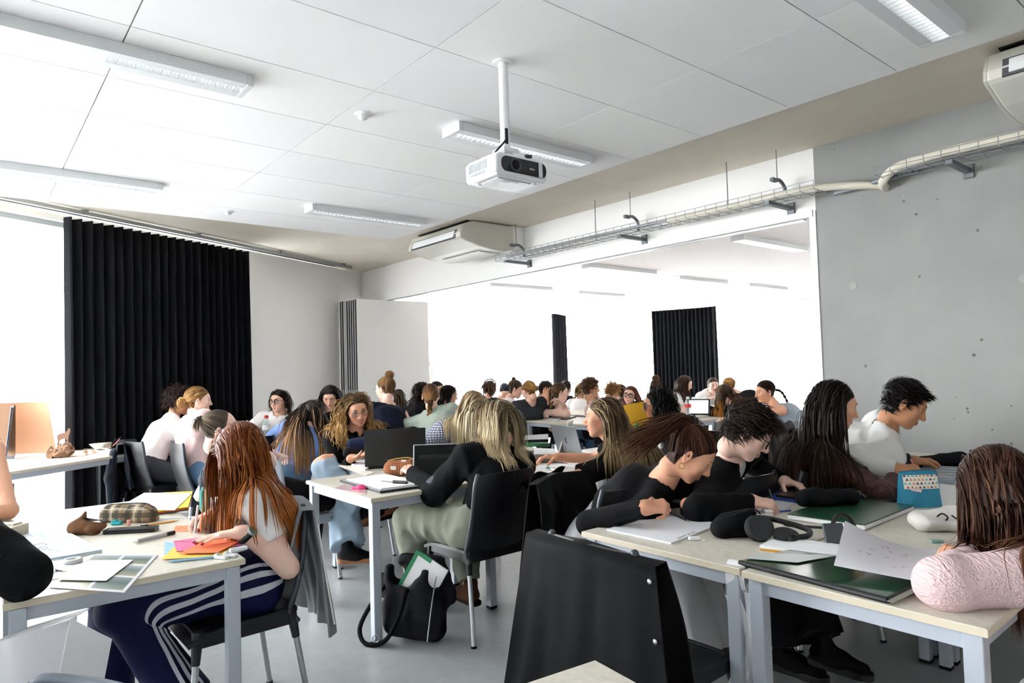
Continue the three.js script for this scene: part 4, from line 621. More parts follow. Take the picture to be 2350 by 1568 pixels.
// ---------------------------------------------------------------- patterned cloth
const ginghamTex = canvasTex(64, 64, (c) => { c.fillStyle = '#e9ebee'; c.fillRect(0, 0, 64, 64); c.fillStyle = 'rgba(38,46,78,0.55)'; c.fillRect(0, 0, 32, 64); c.fillRect(0, 0, 64, 32); }, 60, 60);
const laceTex = canvasTex(256, 256, (c) => { c.fillStyle = '#3a2422'; c.fillRect(0, 0, 256, 256); const R = rng(4); for (let i = 0; i < 46; i++) { const x = R() * 256, y = R() * 256, r = 10 + R() * 16; for (const dx of [-256, 0, 256]) for (const dy of [-256, 0, 256]) { c.strokeStyle = 'rgba(96,62,56,0.8)'; c.fillStyle = 'rgba(70,44,41,0.9)'; c.lineWidth = 3; for (let k = 0; k < 6; k++) { c.beginPath(); c.ellipse(x + dx + Math.cos(k) * r * 0.6, y + dy + Math.sin(k) * r * 0.6, r * 0.6, r * 0.3, k, 0, 7); c.fill(); c.stroke(); } } } }, 6, 6);
const ripMat = new THREE.MeshPhysicalMaterial({ color: 0xffffff, vertexColors: true, roughness: 0.85, bumpMap: weave, bumpScale: 0.0006 });
const furBump = dataTex(256, (u, v) => { const k = 128 + pnoise(u, v, 40, 8) * 150; return [k, k, k]; }, 6, 6, false);
const ginghamMat = new THREE.MeshPhysicalMaterial({ map: ginghamTex, roughness: 0.9 }), laceMat = new THREE.MeshPhysicalMaterial({ map: laceTex, roughness: 0.85 });

// ---------------------------------------------------------------- tables and chairs
const lamTex = dataTex(256, (u, v) => { const k = pnoise(u, v, 40, 12) * 14 + pnoise(u, v, 6, 2) * 6; return [214 + k, 208 + k, 194 + k]; }, 2, 2);
Object.assign(M, { tableTop: new THREE.MeshPhysicalMaterial({ map: lamTex, roughness: 0.42, specularIntensity: 0.7 }), tableEdge: std('#cfc4ae', 0.55), tableFrame: std('#b3bac4', 0.45, 0.15) });
const TH = 0.745;
function table(label, x0, x1, z0, z1, yaw = 0, group) {
  const w = x1 - x0, d = z1 - z0, g = thing('table', label, 'table', [(x0 + x1) / 2, 0, (z0 + z1) / 2], yaw, group), i = 0.035;
  part('tabletop', rbox(w, 0.022, d, 0, TH - 0.011, 0, 0.0025), M.tableTop, g);
  part('edge_band', [box(w + 0.002, 0.018, 0.002, 0, TH - 0.0115, d / 2 + 0.0002), box(w + 0.002, 0.018, 0.002, 0, TH - 0.0115, -d / 2 - 0.0002), box(0.002, 0.018, d, w / 2 + 0.0002, TH - 0.0115, 0), box(0.002, 0.018, d, -w / 2 - 0.0002, TH - 0.0115, 0)], M.tableEdge, g);
  for (const s of [-1, 1]) { part('rail', rbox(w - 2 * i, 0.045, 0.025, 0, TH - 0.045, s * (d / 2 - i), 0.002), M.tableFrame, g); part('rail', rbox(0.025, 0.045, d - 2 * i, s * (w / 2 - i), TH - 0.045, 0, 0.002), M.tableFrame, g); }
  for (const sx of [-1, 1]) for (const sz of [-1, 1]) { const l = part('leg', rbox(0.045, TH - 0.03, 0.045, sx * (w / 2 - i), (TH - 0.02) / 2 + 0.0, sz * (d / 2 - i), 0.004), M.tableFrame, g); part('foot_cap', rbox(0.047, 0.016, 0.047, sx * (w / 2 - i), 0.008, sz * (d / 2 - i), 0.003), M.rubber, l); }
  return g;
}
const TL = 'beige tables with grey steel frames';
table('front left table under the tartan pencil case and coloured envelopes', 0.12, 0.80, -4.05, -2.47, -0.03, TL);
table('table cut by the left edge, under the striped blue writing pad', -0.60, 0.10, -4.10, -2.60, -0.03, TL);
table('small table in the middle holding the open sketchbook', 1.61, 2.42, -3.95, -3.12, 0, TL);
table('table right of the long-haired seated woman in black, under scattered paper', 2.43, 3.95, -3.68, -2.88, 0, TL);
table('table with the dark open laptop, behind the sketchbook table', 2.04, 3.55, -4.60, -3.96, 0, TL);
table('table in front right under the large blank drawing board', 1.87, 3.43, -1.88, -1.195, 0, TL);
table('table at the concrete wall under the turquoise pouch', 3.44, 4.95, -1.88, -1.195, 0, TL);
table('nearest right table under the green portfolio and bent sheet', 1.86, 3.42, -1.18, -0.54, 0, TL);
table('table by the right edge under the white tote bag', 3.43, 4.95, -1.18, -0.54, 0, TL);
table('bare table corner at the bottom edge of the picture', -0.3, 1.03, -1.135, -0.3, -0.12, TL);
{ const p = [0.719, 0.745, -6.708], g = table('table by the window under the cardboard models', -0.9, 0.9, -0.42, 0.42, 0.575, TL); g.position.set(0.50, 0, -6.70); }
table('table in the back left holding the red-capped bottle', 2.15, 3.6, -6.95, -6.28, 0, TL);
table('table behind the braided woman near the folded partition', 3.75, 5.0, -7.1, -6.35, 0, TL);
table('white-lit table in the opening with the closed laptop', 5.29, 5.99, -6.22, -4.65, 0, TL);
table('table in the neighbouring room under the tilted tablet', 6.3, 6.95, -5.65, -4.45, 0, TL);
table('table in the neighbouring room behind the tank-top woman', 6.25, 7.0, -7.6, -6.1, 0, TL);
table('farthest table of the neighbouring room near the wide curtain', 8.0, 8.7, -7.6, -5.4, 0, TL);
// stackable plastic chair: shell seat and back in one colour, metal tube legs in sockets; faces +z
function makeChair(label, shell, rim, pos, yaw, group) {
  const g = thing('chair', label, 'chair', pos, yaw, group);
  part('seat', sheet((u, v) => { const x = (u - 0.5), e = Math.pow(Math.abs(x) * 2, 3), f = Math.pow(v, 6); return V(x * mix(0.44, 0.41, 1 - v), 0.455 - 0.012 * (1 - e) * Math.sin(v * PI) - f * 0.035 - e * 0.004, mix(-0.20, 0.215, v)); }, 14, 14, 0.016), shell, g);
  part('apron', [rbox(0.40, 0.05, 0.016, 0, 0.425, 0.175, 0.005), rbox(0.38, 0.05, 0.016, 0, 0.425, -0.19, 0.005), rbox(0.016, 0.055, 0.37, 0.2, 0.423, 0, 0.005), rbox(0.016, 0.055, 0.37, -0.2, 0.423, 0, 0.005)], shell, g);
  const back = (u, v) => { const x = (u - 0.5), w = mix(0.41, 0.385, v) * (1 - 0.10 * Math.pow(v, 10)), c = x * x * 4; return V(-x * w, mix(0.45, 0.845, v) + 0.008 * Math.sin(u * PI) * v, -0.205 - 0.075 * v - 0.02 * Math.sin(v * PI) + c * 0.035); };
  part('backrest', sheet(back, 16, 14, 0.012), shell, g);
  for (const s of [-1, 1]) { const pts = []; for (let i = 0; i <= 10; i++) { const p = back(s > 0 ? 0 : 1, i / 10); pts.push([p.x, p.y, p.z + 0.002]); } part('back_rail', [tube([[s * 0.205, 0.40, -0.2], ...pts], 0.0125, 24, 8), new THREE.SphereGeometry(0.0125, 8, 6).translate(...pts[10])], rim, g); }
  for (const [sx, sz] of [[1, 1], [-1, 1], [1, -1], [-1, -1]]) { const a = [sx * 0.197, 0.45, sz * 0.175], b = [sx * 0.225, 0.0, sz * (sz > 0 ? 0.215 : 0.245)], at = (t) => a.map((v, i) => mix(v, b[i], t)); const l = part('leg', rod(at(0.15), at(0.985), 0.0125, 12), M.chrome, g); part('socket', rod(at(-0.02), at(0.24), 0.022, 12, 0.015), shell, l); part('foot', rod(at(0.975), b, 0.0145, 10), M.rubber, l); }
  return g;
}

// ---------------------------------------------------------------- people near the viewer
const C = { black: cloth('#131316'), blackSoft: cloth('#0f1012', 0.95), white: cloth('#ecebea'), navy: cloth('#12183f', 0.7), sage: cloth('#8e9182'), grey: cloth('#8d9196'), ltGrey: cloth('#a9abad'), pink: cloth('#e3c3c1'), pinkFur: cloth('#dcbfc0', 1, { sheen: 0.8, sheenColor: lin('#f3dcdc'), bumpMap: furBump, bumpScale: 0.006 }), jeans: cloth('#5f7f9f'), jeansLight: cloth('#9fb4c6'), charcoal: cloth('#34373c'), brown: cloth('#2c1f1c'), navyTop: cloth('#14192b'), blue: cloth('#7f9bd6'), sageKnit: cloth('#a3aea2'), darkBrown: cloth('#241a17'), greyKnit: cloth('#b9b6bb'), maroon: cloth('#3b2622'), skinTop: cloth('#c9a596'), slate: cloth('#9aa4ae') };
const people = {};
people.red = person({ hairN: 1.4, label: 'red-haired woman in a white T-shirt and navy track trousers writing at the left table', lod: 0, face: -128, head: { at: [0.89, 1.08, -2.86], phi: -118, down: 42, tilt: -6 }, pelvis: [0.90, 0.55, -2.87], fixedSeat: true, skin: 'pale', lid: 0.8, shoulders: -120, hunch: 0.03,
  armL: { at: [0.826, 0.795, -2.647], elbow: [0.99, 0.633, -2.618], exact: true, dir: [-0.9, -0.06, -0.42], palm: [0, -1, 0], pose: 'flat', nails: '#8e1c2c' }, armR: { at: [0.84, 0.8, -3.06], dir: [-0.75, -0.22, -0.1], palm: [0.1, -0.8, 0.6], pose: 'pen', nails: '#a01828' },
  legL: { knee: [0.442, 0.53, -2.908], ankle: [0.71, 0.1, -2.739] }, legR: { knee: [0.404, 0.55, -3.06], ankle: [0.444, 0.1, -3.047] },
  top: { mat: C.white, sleeve: 0.56, t: 0.010, cuff: 0.018, hem: 0.06, fold: 0.005 }, bottom: { mat: C.navy, fine: 1.0, t: 0.018, flare: 0.05, fold: 0.009 }, shoes: { mat: C.white },
  hair: { style: 'down', color: '#6e3413', tip: '#b4682c', high: '#b87236', streaks: 0.3, len: 0.47, part: 0.01, cover: true, vol: 0.02, back: 0.12, n: 2.1, scalp: (x, y, z) => scalpAt(x, y, z) || (y > 0.04 && y < 0.075), fade: [0.1, 0.8], guardR: [0.04, 0.09, 0.05] } });
people.blonde = person({ hairN: 1.3, label: 'woman with shoulder-length blonde hair and a black jacket, seated with her back to us', lod: 0, face: -39, head: { at: [2.297, 1.093, -2.946], phi: -42, down: 14 }, pelvis: [2.20, 0.545, -2.95], fixedSeat: true, bulk: 1.1, shoulder: 0.185,
  armL: { at: [2.0, 0.80, -3.36], elbow: [2.003, 0.752, -3.075] }, armR: { at: [2.58, 0.80, -3.34], elbow: [2.509, 0.679, -2.87] }, legL: { knee: [1.99, 0.53, -3.42], ankle: [2.06, 0.1, -3.42] }, legR: { knee: [2.35, 0.53, -3.46], ankle: [2.229, 0.1, -3.135] },
  top: { name: 'jacket', mat: C.blackSoft, sleeve: 2, t: 0.024, hem: 0.06, fold: 0.012, cuff: 0.016, neckR: 0.07, neckY: 0.02 }, bottom: { mat: C.sage, fine: 1.1, t: 0.024, flare: 0.03, fold: 0.018 }, shoes: { mat: cloth('#4a2f1f'), soleMat: cloth('#1d130c') },
  hair: { style: 'down', color: '#6d5a41', tip: '#c6b08a', high: '#dccba6', streaks: 0.5, len: 0.26, vol: 0.022, n: 2.2, part: 0, jitter: 0.08, back: 0.5, fade: [0.05, 0.7], lenVar: 0.2, curl: [0.006, 4, 0.1] } });
people.profile = person({ hairN: 1.2, label: 'woman with long dark-blonde hair and black T-shirt, seen in profile facing left', lod: 0, face: -62, head: { at: [2.918, 1.082, -2.734], phi: -78, down: 2 }, skin: 'warm', eyes: '#5c7080', gaze: [0, 0], lid: 0.1, pelvis: [3.05, 0.56, -2.62],
  armL: { at: [2.757, 0.643, -2.823], elbow: [2.693, 0.808, -2.635], hand: false }, armR: { at: [2.9, 0.82, -3.1] }, top: { mat: C.black, sleeve: 0.72, t: 0.014, cuff: 0.024, hem: 0.05 }, bottom: { mat: C.blackSoft, t: 0.012 }, earring: { hoop: 0.007 },
  hair: { style: 'down', color: '#4a3727', tip: '#8f7654', high: '#b79c74', streaks: 0.45, len: 0.46, vol: 0.018, n: 1.4, back: 1.3, lat: 0.25, fade: [0.15, 0.8], scalp: (x, y, z) => scalpAt(x, y, z) && !(z > -0.01 && y < 0.028) } });
people.pony = person({ hairN: 1.2, label: 'woman with a high brown ponytail and black long-sleeved top bending over a phone', lod: 0, face: 128, head: { at: [2.409, 1.004, -1.744], phi: 104, down: 40, tilt: 4 }, skin: 'warm', lid: 0.75, slump: 0.045, shoulders: 118, pelvis: [2.36, 0.56, -2.06],
  armR: { at: [2.054, 0.83, -1.719], elbow: [1.949, 0.8, -1.807], dir: [0.75, 0.05, 0.55], palm: [0.4, -0.6, -0.3], pose: 'pen' }, armL: { at: [2.341, 0.8, -1.722], dir: [0.62, 0.02, 0.55], palm: [0.2, -0.9, 0.4], pose: 'rest' }, legR: { knee: [2.30, 0.53, -1.62], ankle: [2.30, 0.1, -1.60] }, legL: { knee: [2.50, 0.53, -1.64] },
  top: { mat: C.black, sleeve: 2, t: 0.008, hem: 0.05, fold: 0.005 }, bottom: { mat: C.ltGrey, t: 0.024, flare: 0.05, fold: 0.012 }, earring: { hoop: 0.012 },
  hair: { color: '#3d241a', tip: '#4d3020', high: '#6b452d', tie: [0, 0.092, -0.078], vol: 0.004, n: 1.5, width: 0.007, tail: { dir: [-0.9, 0.35, -0.4], grav: [-0.72, -0.6, -0.35], len: 0.34, n: 0.5, r: 0.013, spread: 0.35, fall: 0.10, wave: [0.008, 22] } } });
people.guy = person({ label: 'young man with dark tousled hair, round glasses and a black zip jacket, writing', lod: 0, male: true, face: 138, head: { at: [2.741, 1.073, -1.675], phi: 112, down: 34, tilt: -6 }, skin: 'pale', lid: 0.7, shoulders: 136, slump: 0.04, pelvis: [2.92, 0.57, -2.1],
  armR: { at: [2.571, 0.8, -1.577], elbow: [2.528, 0.804, -1.811], dir: [0.55, -0.15, 0.7], palm: [0.3, -0.9, 0], pose: 'pen' }, armL: { at: [3.1, 0.80, -1.72] }, legR: { knee: [2.84, 0.52, -1.68], ankle: [2.843, 0.1, -1.607] }, legL: { knee: [3.02, 0.52, -1.68], ankle: [2.845, 0.1, -1.394] },
  under: { mat: C.greyKnit, sleeve: 0, t: 0.006, neckR: 0.062 }, top: { name: 'jacket', mat: C.blackSoft, sleeve: 2, t: 0.020, vee: 0.10, hem: 0.05, fold: 0.010 }, bottom: { mat: C.black, t: 0.03, flare: 0.06 }, shoes: { mat: C.black, soleMat: M.black, sole: 0.03, laces: C.white }, glasses: { r: 0.026, w: 0.0024 },
  hair: { style: 'short', color: '#211713', tip: '#35251d', len: 0.066, comb: [0.1, 0.15, 0.5], stand: 0.12, mess: 0.6, vol: 0.05, n: 4.2, curl: [0.006, 12, 0.02], fall: 1.0, width: 0.0058, flat: 0.5 } });
people.lace = person({ hairN: 1.2, label: 'woman with very long straight dark hair and brown lace sleeves reaching along the table', lod: 0, face: 112, head: { at: [3.346, 1.158, -1.562], phi: 96, down: 14 }, skin: 'warm', lid: 0.4, shoulders: 112, slump: 0.03, pelvis: [3.42, 0.56, -2.08],
  armR: { at: [3.501, 0.8, -1.369], elbow: [3.002, 0.83, -1.424], dir: [0.77, 0, 0.6], palm: [0, -1, 0.2], pose: 'rest' }, armL: { at: [3.75, 0.80, -1.75] }, legR: { knee: [3.36, 0.53, -1.66] }, legL: { knee: [3.54, 0.53, -1.66] },
  top: { mat: laceMat, sleeve: 2, t: 0.008, fold: 0.005 }, bottom: { mat: C.black, t: 0.014 }, earring: { hoop: 0.009 },
  hair: { style: 'down', color: '#1d1311', tip: '#4a3526', len: 0.55, vol: 0.018, n: 1.5, back: 1.4, lat: 0.2, fade: [0.4, 1], part: -0.01, scalp: (x, y, z) => scalpAt(x, y, z) && !(z > 0.0 && y < 0.028) } });
people.white = person({ label: 'young man with short black hair in a white sweater writing beside the concrete wall', lod: 0, male: true, face: 116, head: { at: [3.939, 1.136, -1.464], phi: 118, down: 30, tilt: -4 }, skin: 'tan', lid: 0.7, shoulders: 114, slump: 0.05, pelvis: [3.98, 0.58, -2.04], size: 1.03,
  armR: { at: [3.589, 0.83, -1.386], elbow: [3.533, 0.855, -1.553], dir: [0.7, 0.05, 0.66], palm: [0.3, -0.9, 0], pose: 'pen' }, armL: { at: [4.113, 0.805, -1.506], dir: [0.85, -0.05, 0.35], pose: 'rest' },
  top: { name: 'sweater', mat: cloth('#dededc'), sleeve: 1.95, t: 0.026, fold: 0.012, hem: 0.08, cuff: 0.012, neckR: 0.06 }, bottom: { mat: C.black, t: 0.02 },
  hair: { style: 'short', color: '#100d0c', tip: '#1c1614', len: 0.045, comb: [0, 0.2, 0.5], stand: 0.22, mess: 0.55, vol: 0.035, n: 3.6, curl: [0.006, 15, 0.015], fall: 1.3, width: 0.0055, flat: 0.5 }, brow: 0.5 });
people.pink = person({ hairN: 1.6, label: 'woman in a fluffy pale pink sweater at lower right, brown hair hanging over her face', lod: 0, face: -45, head: { at: [2.296, 1.009, -0.619], phi: -62, down: 46 }, skin: 'warm', lid: 0.8, pelvis: [2.38, 0.55, 0.02], hunch: 0.04,
  armL: { at: [2.219, 0.805, -0.667], elbow: [1.861, 0.81, -0.54], dir: [0.1, 0.05, -1], palm: [0.5, -0.7, 0], pose: 'grip', nails: '#e9c2c4' }, armR: { at: [2.75, 0.8, -0.6], hand: false }, legL: { knee: [2.08, 0.53, -0.36], ankle: [3.009, 0.12, -0.994] }, legR: { knee: [2.45, 0.55, -0.42] },
  top: { name: 'sweater', planar: true, mat: C.pinkFur, sleeve: 1.98, t: 0.027, fold: 0.006, hem: 0.04, cuff: 0.022 }, bottom: { name: 'skirt', mat: C.darkBrown, t: 0.02, leg: 0.6 }, shoes: { mat: C.white, laces: M.white, dir: [-0.8, 0, -0.5] },
  hair: { style: 'down', color: '#3a241a', tip: '#6b4430', high: '#6f4833', streaks: 0.2, len: 0.42, vol: 0.022, n: 1.5, cover: true, back: 0.2, fade: [0.2, 0.9], part: 0.0 } });
people.curly = person({ hairN: 1.1, label: 'smiling woman with long blonde-brown curls and glasses, one leg crossed, black jacket', lod: 0, face: 145, head: { at: [2.215, 1.119, -4.489], phi: 152, down: 14, tilt: 10 }, skin: 'warm', smile: 1, lid: 0.45, pelvis: [2.32, 0.56, -5.0], shoulders: 150,
  armR: { at: [2.079, 0.798, -4.306], elbow: [2.092, 0.746, -4.531], dir: [0.8, 0.15, 0.45], palm: [0, 1, 0.2], pose: 'cup' }, armL: { at: [2.366, 0.92, -4.233], elbow: [2.59, 0.905, -4.373], dir: [-0.7, -0.3, -0.2], palm: [-0.2, -1, 0], pose: 'rest', nails: '#9d3fa8' },
  legR: { knee: [1.971, 0.732, -4.502], ankle: [2.13, 0.449, -4.191] }, legL: { knee: [1.975, 0.571, -4.377], ankle: [1.968, 0.113, -4.095] }, top: { name: 'jacket', mat: C.blackSoft, sleeve: 1.9, t: 0.02, fold: 0.01 }, bottom: { mat: ripMat, base: lin('#9fb4c6'), rip: 'R', fine: 1.1, t: 0.026, flare: 0.07, fold: 0.022 },
  shoes: { mat: C.black, soleMat: std('#8a5a38', 0.7), sole: 0.032, dir: [0.75, 0, 0.5] }, shoeR: { mat: C.black, soleMat: std('#6b4024', 0.8), sole: 0.035, dir: [0.95, 0.05, 0.3], up: [-0.25, 0.75, -0.6] }, glasses: { r: 0.025, w: 0.0016, mat: std('#6b5a4a', 0.3, 0.5) },
  hair: { style: 'down', color: '#3f2919', tip: '#b08a56', high: '#c9a36a', streaks: 0.4, len: 0.30, lat: 0.5, vol: 0.026, n: 2.0, curl: [0.009, 13, 0.03], back: 0.25, fade: [0.1, 0.7], width: 0.0075, jitter: 0.15, flat: 0.6, inner: 0.15, part: 0.0, guardR: [0.058, 0.11, 0.07] } });
people.gingham = person({ label: 'woman in a navy gingham shirt bending low, straight blonde hair falling forward', lod: 1, face: 150, head: { at: [2.833, 1.114, -3.903], phi: 128, down: 50, tilt: 12 }, skin: 'fair', lid: 0.8, pelvis: [2.84, 0.56, -4.92], slump: 0.05, armR: { at: [2.62, 0.80, -4.35], hint: [-0.8, -0.4, 0.1] }, armL: { at: [3.1, 0.80, -4.3] },
  top: { mat: ginghamMat, sleeve: 2, t: 0.026, fold: 0.012 }, bottom: { mat: C.jeans, t: 0.014 }, hair: { style: 'down', color: '#8a6f4c', tip: '#d8c298', high: '#e9d9b8', streaks: 0.5, len: 0.36, vol: 0.02, n: 1.2, cover: true, back: 0.2, fade: [0.05, 0.6] } });
people.bun = person({ label: 'man with a small knotted bun, bare forehead and dark grey T-shirt on the grey chair', lod: 1, male: true, face: 30, head: { at: [1.257, 1.057, -4.425], phi: 66, down: 8 }, skin: 'pale', pelvis: [1.32, 0.57, -4.42], size: 1.02, armR: { at: [1.75, 0.8, -4.75] }, armL: { at: [1.35, 0.8, -4.9] }, top: { mat: C.charcoal, sleeve: 0.6, t: 0.014, cuff: 0.02, neckR: 0.06 }, bottom: { mat: C.black, t: 0.014 },
  hair: { color: '#5d5146', tip: '#8a7a64', tie: [0, 0.055, -0.112], vol: 0.002, n: 1.4, width: 0.006, scalp: (x, y, z) => scalpAt(x, y, z) && z < 0.03 && y > -0.055, tail: { dir: [-0.5, -0.2, 0.3], len: 0.09, n: 0.2, r: 0.008, spread: 0.8, fall: 0.3 } }, glasses: { r: 0.022 } });
people.pinkHood = person({ label: 'woman in a pale pink hoodie and jeans, loose blonde bun, back turned, by the curtain', lod: 1, face: 52, head: { at: [1.603, 1.186, -6.271], phi: 62, down: 6 }, skin: 'pale', pelvis: [1.56, 0.57, -6.02], armR: { at: [2.0, 0.8, -6.3] }, armL: { at: [1.9, 0.8, -6.7] }, top: { name: 'hoodie', mat: C.pink, sleeve: 2, t: 0.03, fold: 0.014, hood: true, hem: 0.02, cuff: 0.014 }, bottom: { mat: C.jeans, t: 0.012, fold: 0.006 }, shoes: { mat: C.white },
  hair: { color: '#8a6238', tip: '#c2935a', high: '#d9b57e', tie: [0, -0.02, -0.105], bun: 0.045, vol: 0.006, n: 1.2, curl: [0.003, 10, 0.02] } });
people.curlBack = person({ label: 'person with short dark curls and a white T-shirt half hidden behind the pink hoodie', lod: 1, face: 70, head: { at: [1.562, 1.163, -6.76], phi: 75, down: 8 }, skin: 'tan', pelvis: [1.40, 0.57, -6.72], armR: { at: [1.8, 0.8, -6.75] }, armL: { at: [1.75, 0.8, -7.0] }, top: { mat: C.white, sleeve: 0.6, t: 0.02, fold: 0.01 }, bottom: { mat: C.charcoal, t: 0.014 }, hair: { style: 'short', color: '#1d1413', tip: '#38241e', len: 0.09, stand: 0.8, mess: 1.2, vol: 0.045, n: 3, width: 0.006, curl: [0.009, 16, 0.01] } });
people.glassesT = person({ label: 'woman with glasses, short dark hair and a white T-shirt facing us behind the red-capped bottle', lod: 1, face: 172, head: { at: [2.565, 1.113, -6.974], phi: 196, down: 2, tilt: 2 }, skin: 'fair', pelvis: [2.62, 0.56, -7.12], armR: { at: [2.2, 0.8, -6.85] }, armL: { at: [2.9, 0.8, -6.65] }, lid: 0.2, top: { mat: C.white, sleeve: 0.65, t: 0.02, cuff: 0.03, fold: 0.01 }, bottom: { mat: C.black, t: 0.012 }, glasses: { r: 0.026, w: 0.003 },
  hair: { style: 'down', color: '#2a1d16', tip: '#4a3426', len: 0.19, vol: 0.03, back: 0.7, n: 1.2, part: 0.02, curl: [0.01, 7, 0.03] } });
people.blueBack = person({ label: 'woman in a light blue shirt with very long brown ombre hair, back turned', lod: 1, face: -12, head: { at: [2.367, 1.044, -5.651], phi: -8, down: 10 }, pelvis: [2.38, 0.56, -5.62], armL: { at: [2.2, 0.8, -6.3] }, armR: { at: [2.75, 0.8, -6.2] }, top: { mat: C.blue, sleeve: 1.9, t: 0.026, fold: 0.012 }, bottom: { mat: C.jeans, t: 0.014 }, hair: { style: 'down', color: '#241812', tip: '#a87d55', high: '#b98e66', streaks: 0.2, len: 0.56, vol: 0.03, n: 1.3, back: 0.5, fade: [0.3, 0.9] } });
people.faceDown = person({ label: 'woman with centre-parted long dark hair looking down, in front of the white wall', lod: 1, face: 180, head: { at: [3.061, 1.141, -6.824], phi: 172, down: 30 }, skin: 'fair', lid: 0.8, pelvis: [3.15, 0.56, -7.25], top: { mat: C.black, sleeve: 2, t: 0.016 }, bottom: { mat: C.black }, hair: { style: 'down', color: '#1c1210', tip: '#33221b', len: 0.42, vol: 0.014, part: 0, n: 1.2 } });
people.navyTank = person({ label: 'woman with a top bun in a navy sleeveless top, bare arms, back turned', lod: 1, face: -35, head: { at: [3.226, 1.219, -5.907], phi: -62, down: 6 }, skin: 'pale', pelvis: [3.15, 0.62, -5.72], torso: 0.54, armL: { at: [2.95, 0.8, -6.2] }, armR: { at: [3.45, 0.82, -5.95], elbow: [3.361, 0.928, -5.682] }, top: { mat: C.navyTop, sleeve: 0, tank: 2, t: 0.014, fold: 0.008 }, bottom: { mat: C.black, t: 0.014 }, glasses: { r: 0.026, mat: M.silver, w: 0.0016 }, hair: { color: '#6b4c30', tip: '#a07546', high: '#b98d5c', tie: [0, 0.105, -0.06], bun: 0.042, vol: 0.003, n: 1.2 } });
people.braid = person({ label: 'woman in a sage green sweater with one long braid down her back', lod: 1, face: -8, head: { at: [3.517, 1.142, -5.542], phi: -4, down: 8 }, pelvis: [3.52, 0.56, -5.36], armL: { at: [3.25, 0.8, -6.0], elbow: [3.289, 0.88, -5.484] }, armR: { at: [3.9, 0.8, -5.9] }, top: { name: 'sweater', mat: C.sageKnit, sleeve: 2, t: 0.028, fold: 0.012 }, bottom: { mat: C.charcoal, t: 0.014 }, hair: { color: '#4d3524', tip: '#a9784a', high: '#8f6a45', tie: [0, -0.06, -0.105], vol: 0.004, n: 1.2, braid: { local: [[0, -0.10, -0.13], [0.012, -0.20, -0.165], [0.03, -0.36, -0.17]], r: 0.017 } } });
people.curlBlack = person({ label: 'woman with big black curls and dark-framed glasses behind the yellow folder', lod: 1, face: -95, head: { at: [4.01, 1.086, -3.196], phi: -78, down: 8 }, skin: 'brown', lid: 0.4, pelvis: [4.22, 0.56, -3.05], armL: { at: [3.85, 0.8, -3.2] }, armR: { at: [3.8, 0.8, -3.4] }, top: { mat: C.darkBrown, sleeve: 2, t: 0.018 }, bottom: { mat: C.black, t: 0.014 }, glasses: { r: 0.028, w: 0.0042, flat: 0.8 }, hair: { style: 'down', color: '#0d0b0b', tip: '#171212', len: 0.34, vol: 0.04, n: 1.9, curl: [0.011, 12, 0.01], back: 0.9, jitter: 0.2, inner: 0.15, width: 0.010, flat: 0.6, guardR: [0.075, 0.12, 0.08], scalp: (x, y, z) => scalpAt(x, y, z) && !(z > 0.02 && y < 0.05) } });

// ---------------------------------------------------------------- people farther back
const far = (label, x, o) => person({ label, lod: 2, bottom: { mat: C.charcoal, t: 0.014 }, lid: 0.4, ...o });
people.hairBehind = far('brown-haired person hidden behind the navy sleeveless woman, only hair showing', 0, { face: 10, head: { at: [4.132, 1.051, -7.244], phi: 10, down: 10 }, top: { mat: C.charcoal }, hair: { style: 'down', color: '#3c2a1f', tip: '#7a6048', high: '#8d755c', len: 0.3 } });
people.darkCurl = far('person in a black sweater with dark hair, left of the braided woman', 0, { face: 70, head: { at: [4.043, 1.142, -6.535], phi: 62, down: 10 }, top: { mat: C.black, sleeve: 2, t: 0.024 }, hair: { style: 'down', color: '#1d1411', tip: '#2b1d18', len: 0.2, vol: 0.025, curl: [0.01, 9, 0.02] } });
people.face2 = far('dark-haired woman facing right just above the braided woman', 0, { face: 150, head: { at: [4.557, 1.135, -7.02], phi: 140, down: 6 }, skin: 'warm', top: { mat: C.black, sleeve: 2 }, hair: { style: 'down', color: '#1c1210', len: 0.3, back: 1.2, vol: 0.012 } });
people.stripe = far('dark-haired person in a black top with white stripes beside the braided woman', 0, { face: 60, head: { at: [4.388, 1.096, -6.512], phi: 70, down: 14 }, top: { mat: C.black, sleeve: 2, t: 0.024 }, hair: { style: 'down', color: '#1b1413', len: 0.17, vol: 0.02, back: 0.8 } });
people.phones = far('person with headphones and brown hair behind the leaning gingham woman', 0, { face: 20, head: { at: [5.849, 1.099, -7.644], phi: 15, down: 10 }, top: { mat: C.charcoal, sleeve: 2 }, hair: { style: 'down', color: '#4a3526', tip: '#6d5038', len: 0.14 } });
people.capped = far('person with a dark blue cap bending over, far behind the blonde woman', 0, { face: 160, head: { at: [6.513, 1.034, -8.137], phi: 150, down: 45 }, top: { mat: C.white, sleeve: 2 }, hair: { style: 'short', color: '#2a3140', len: 0.04, mess: 0.5, vol: 0.01 } });
people.knot = far('man with a dark top knot and white shirt facing right in the neighbouring room', 0, { male: true, face: 80, head: { at: [5.754, 1.101, -6.944], phi: 95, down: 20 }, skin: 'fair', top: { mat: C.white, sleeve: 2, t: 0.02 }, hair: { color: '#4c3c2e', tip: '#6e5842', tie: [0, 0.10, -0.06], bun: 0.028, vol: 0.004 } });
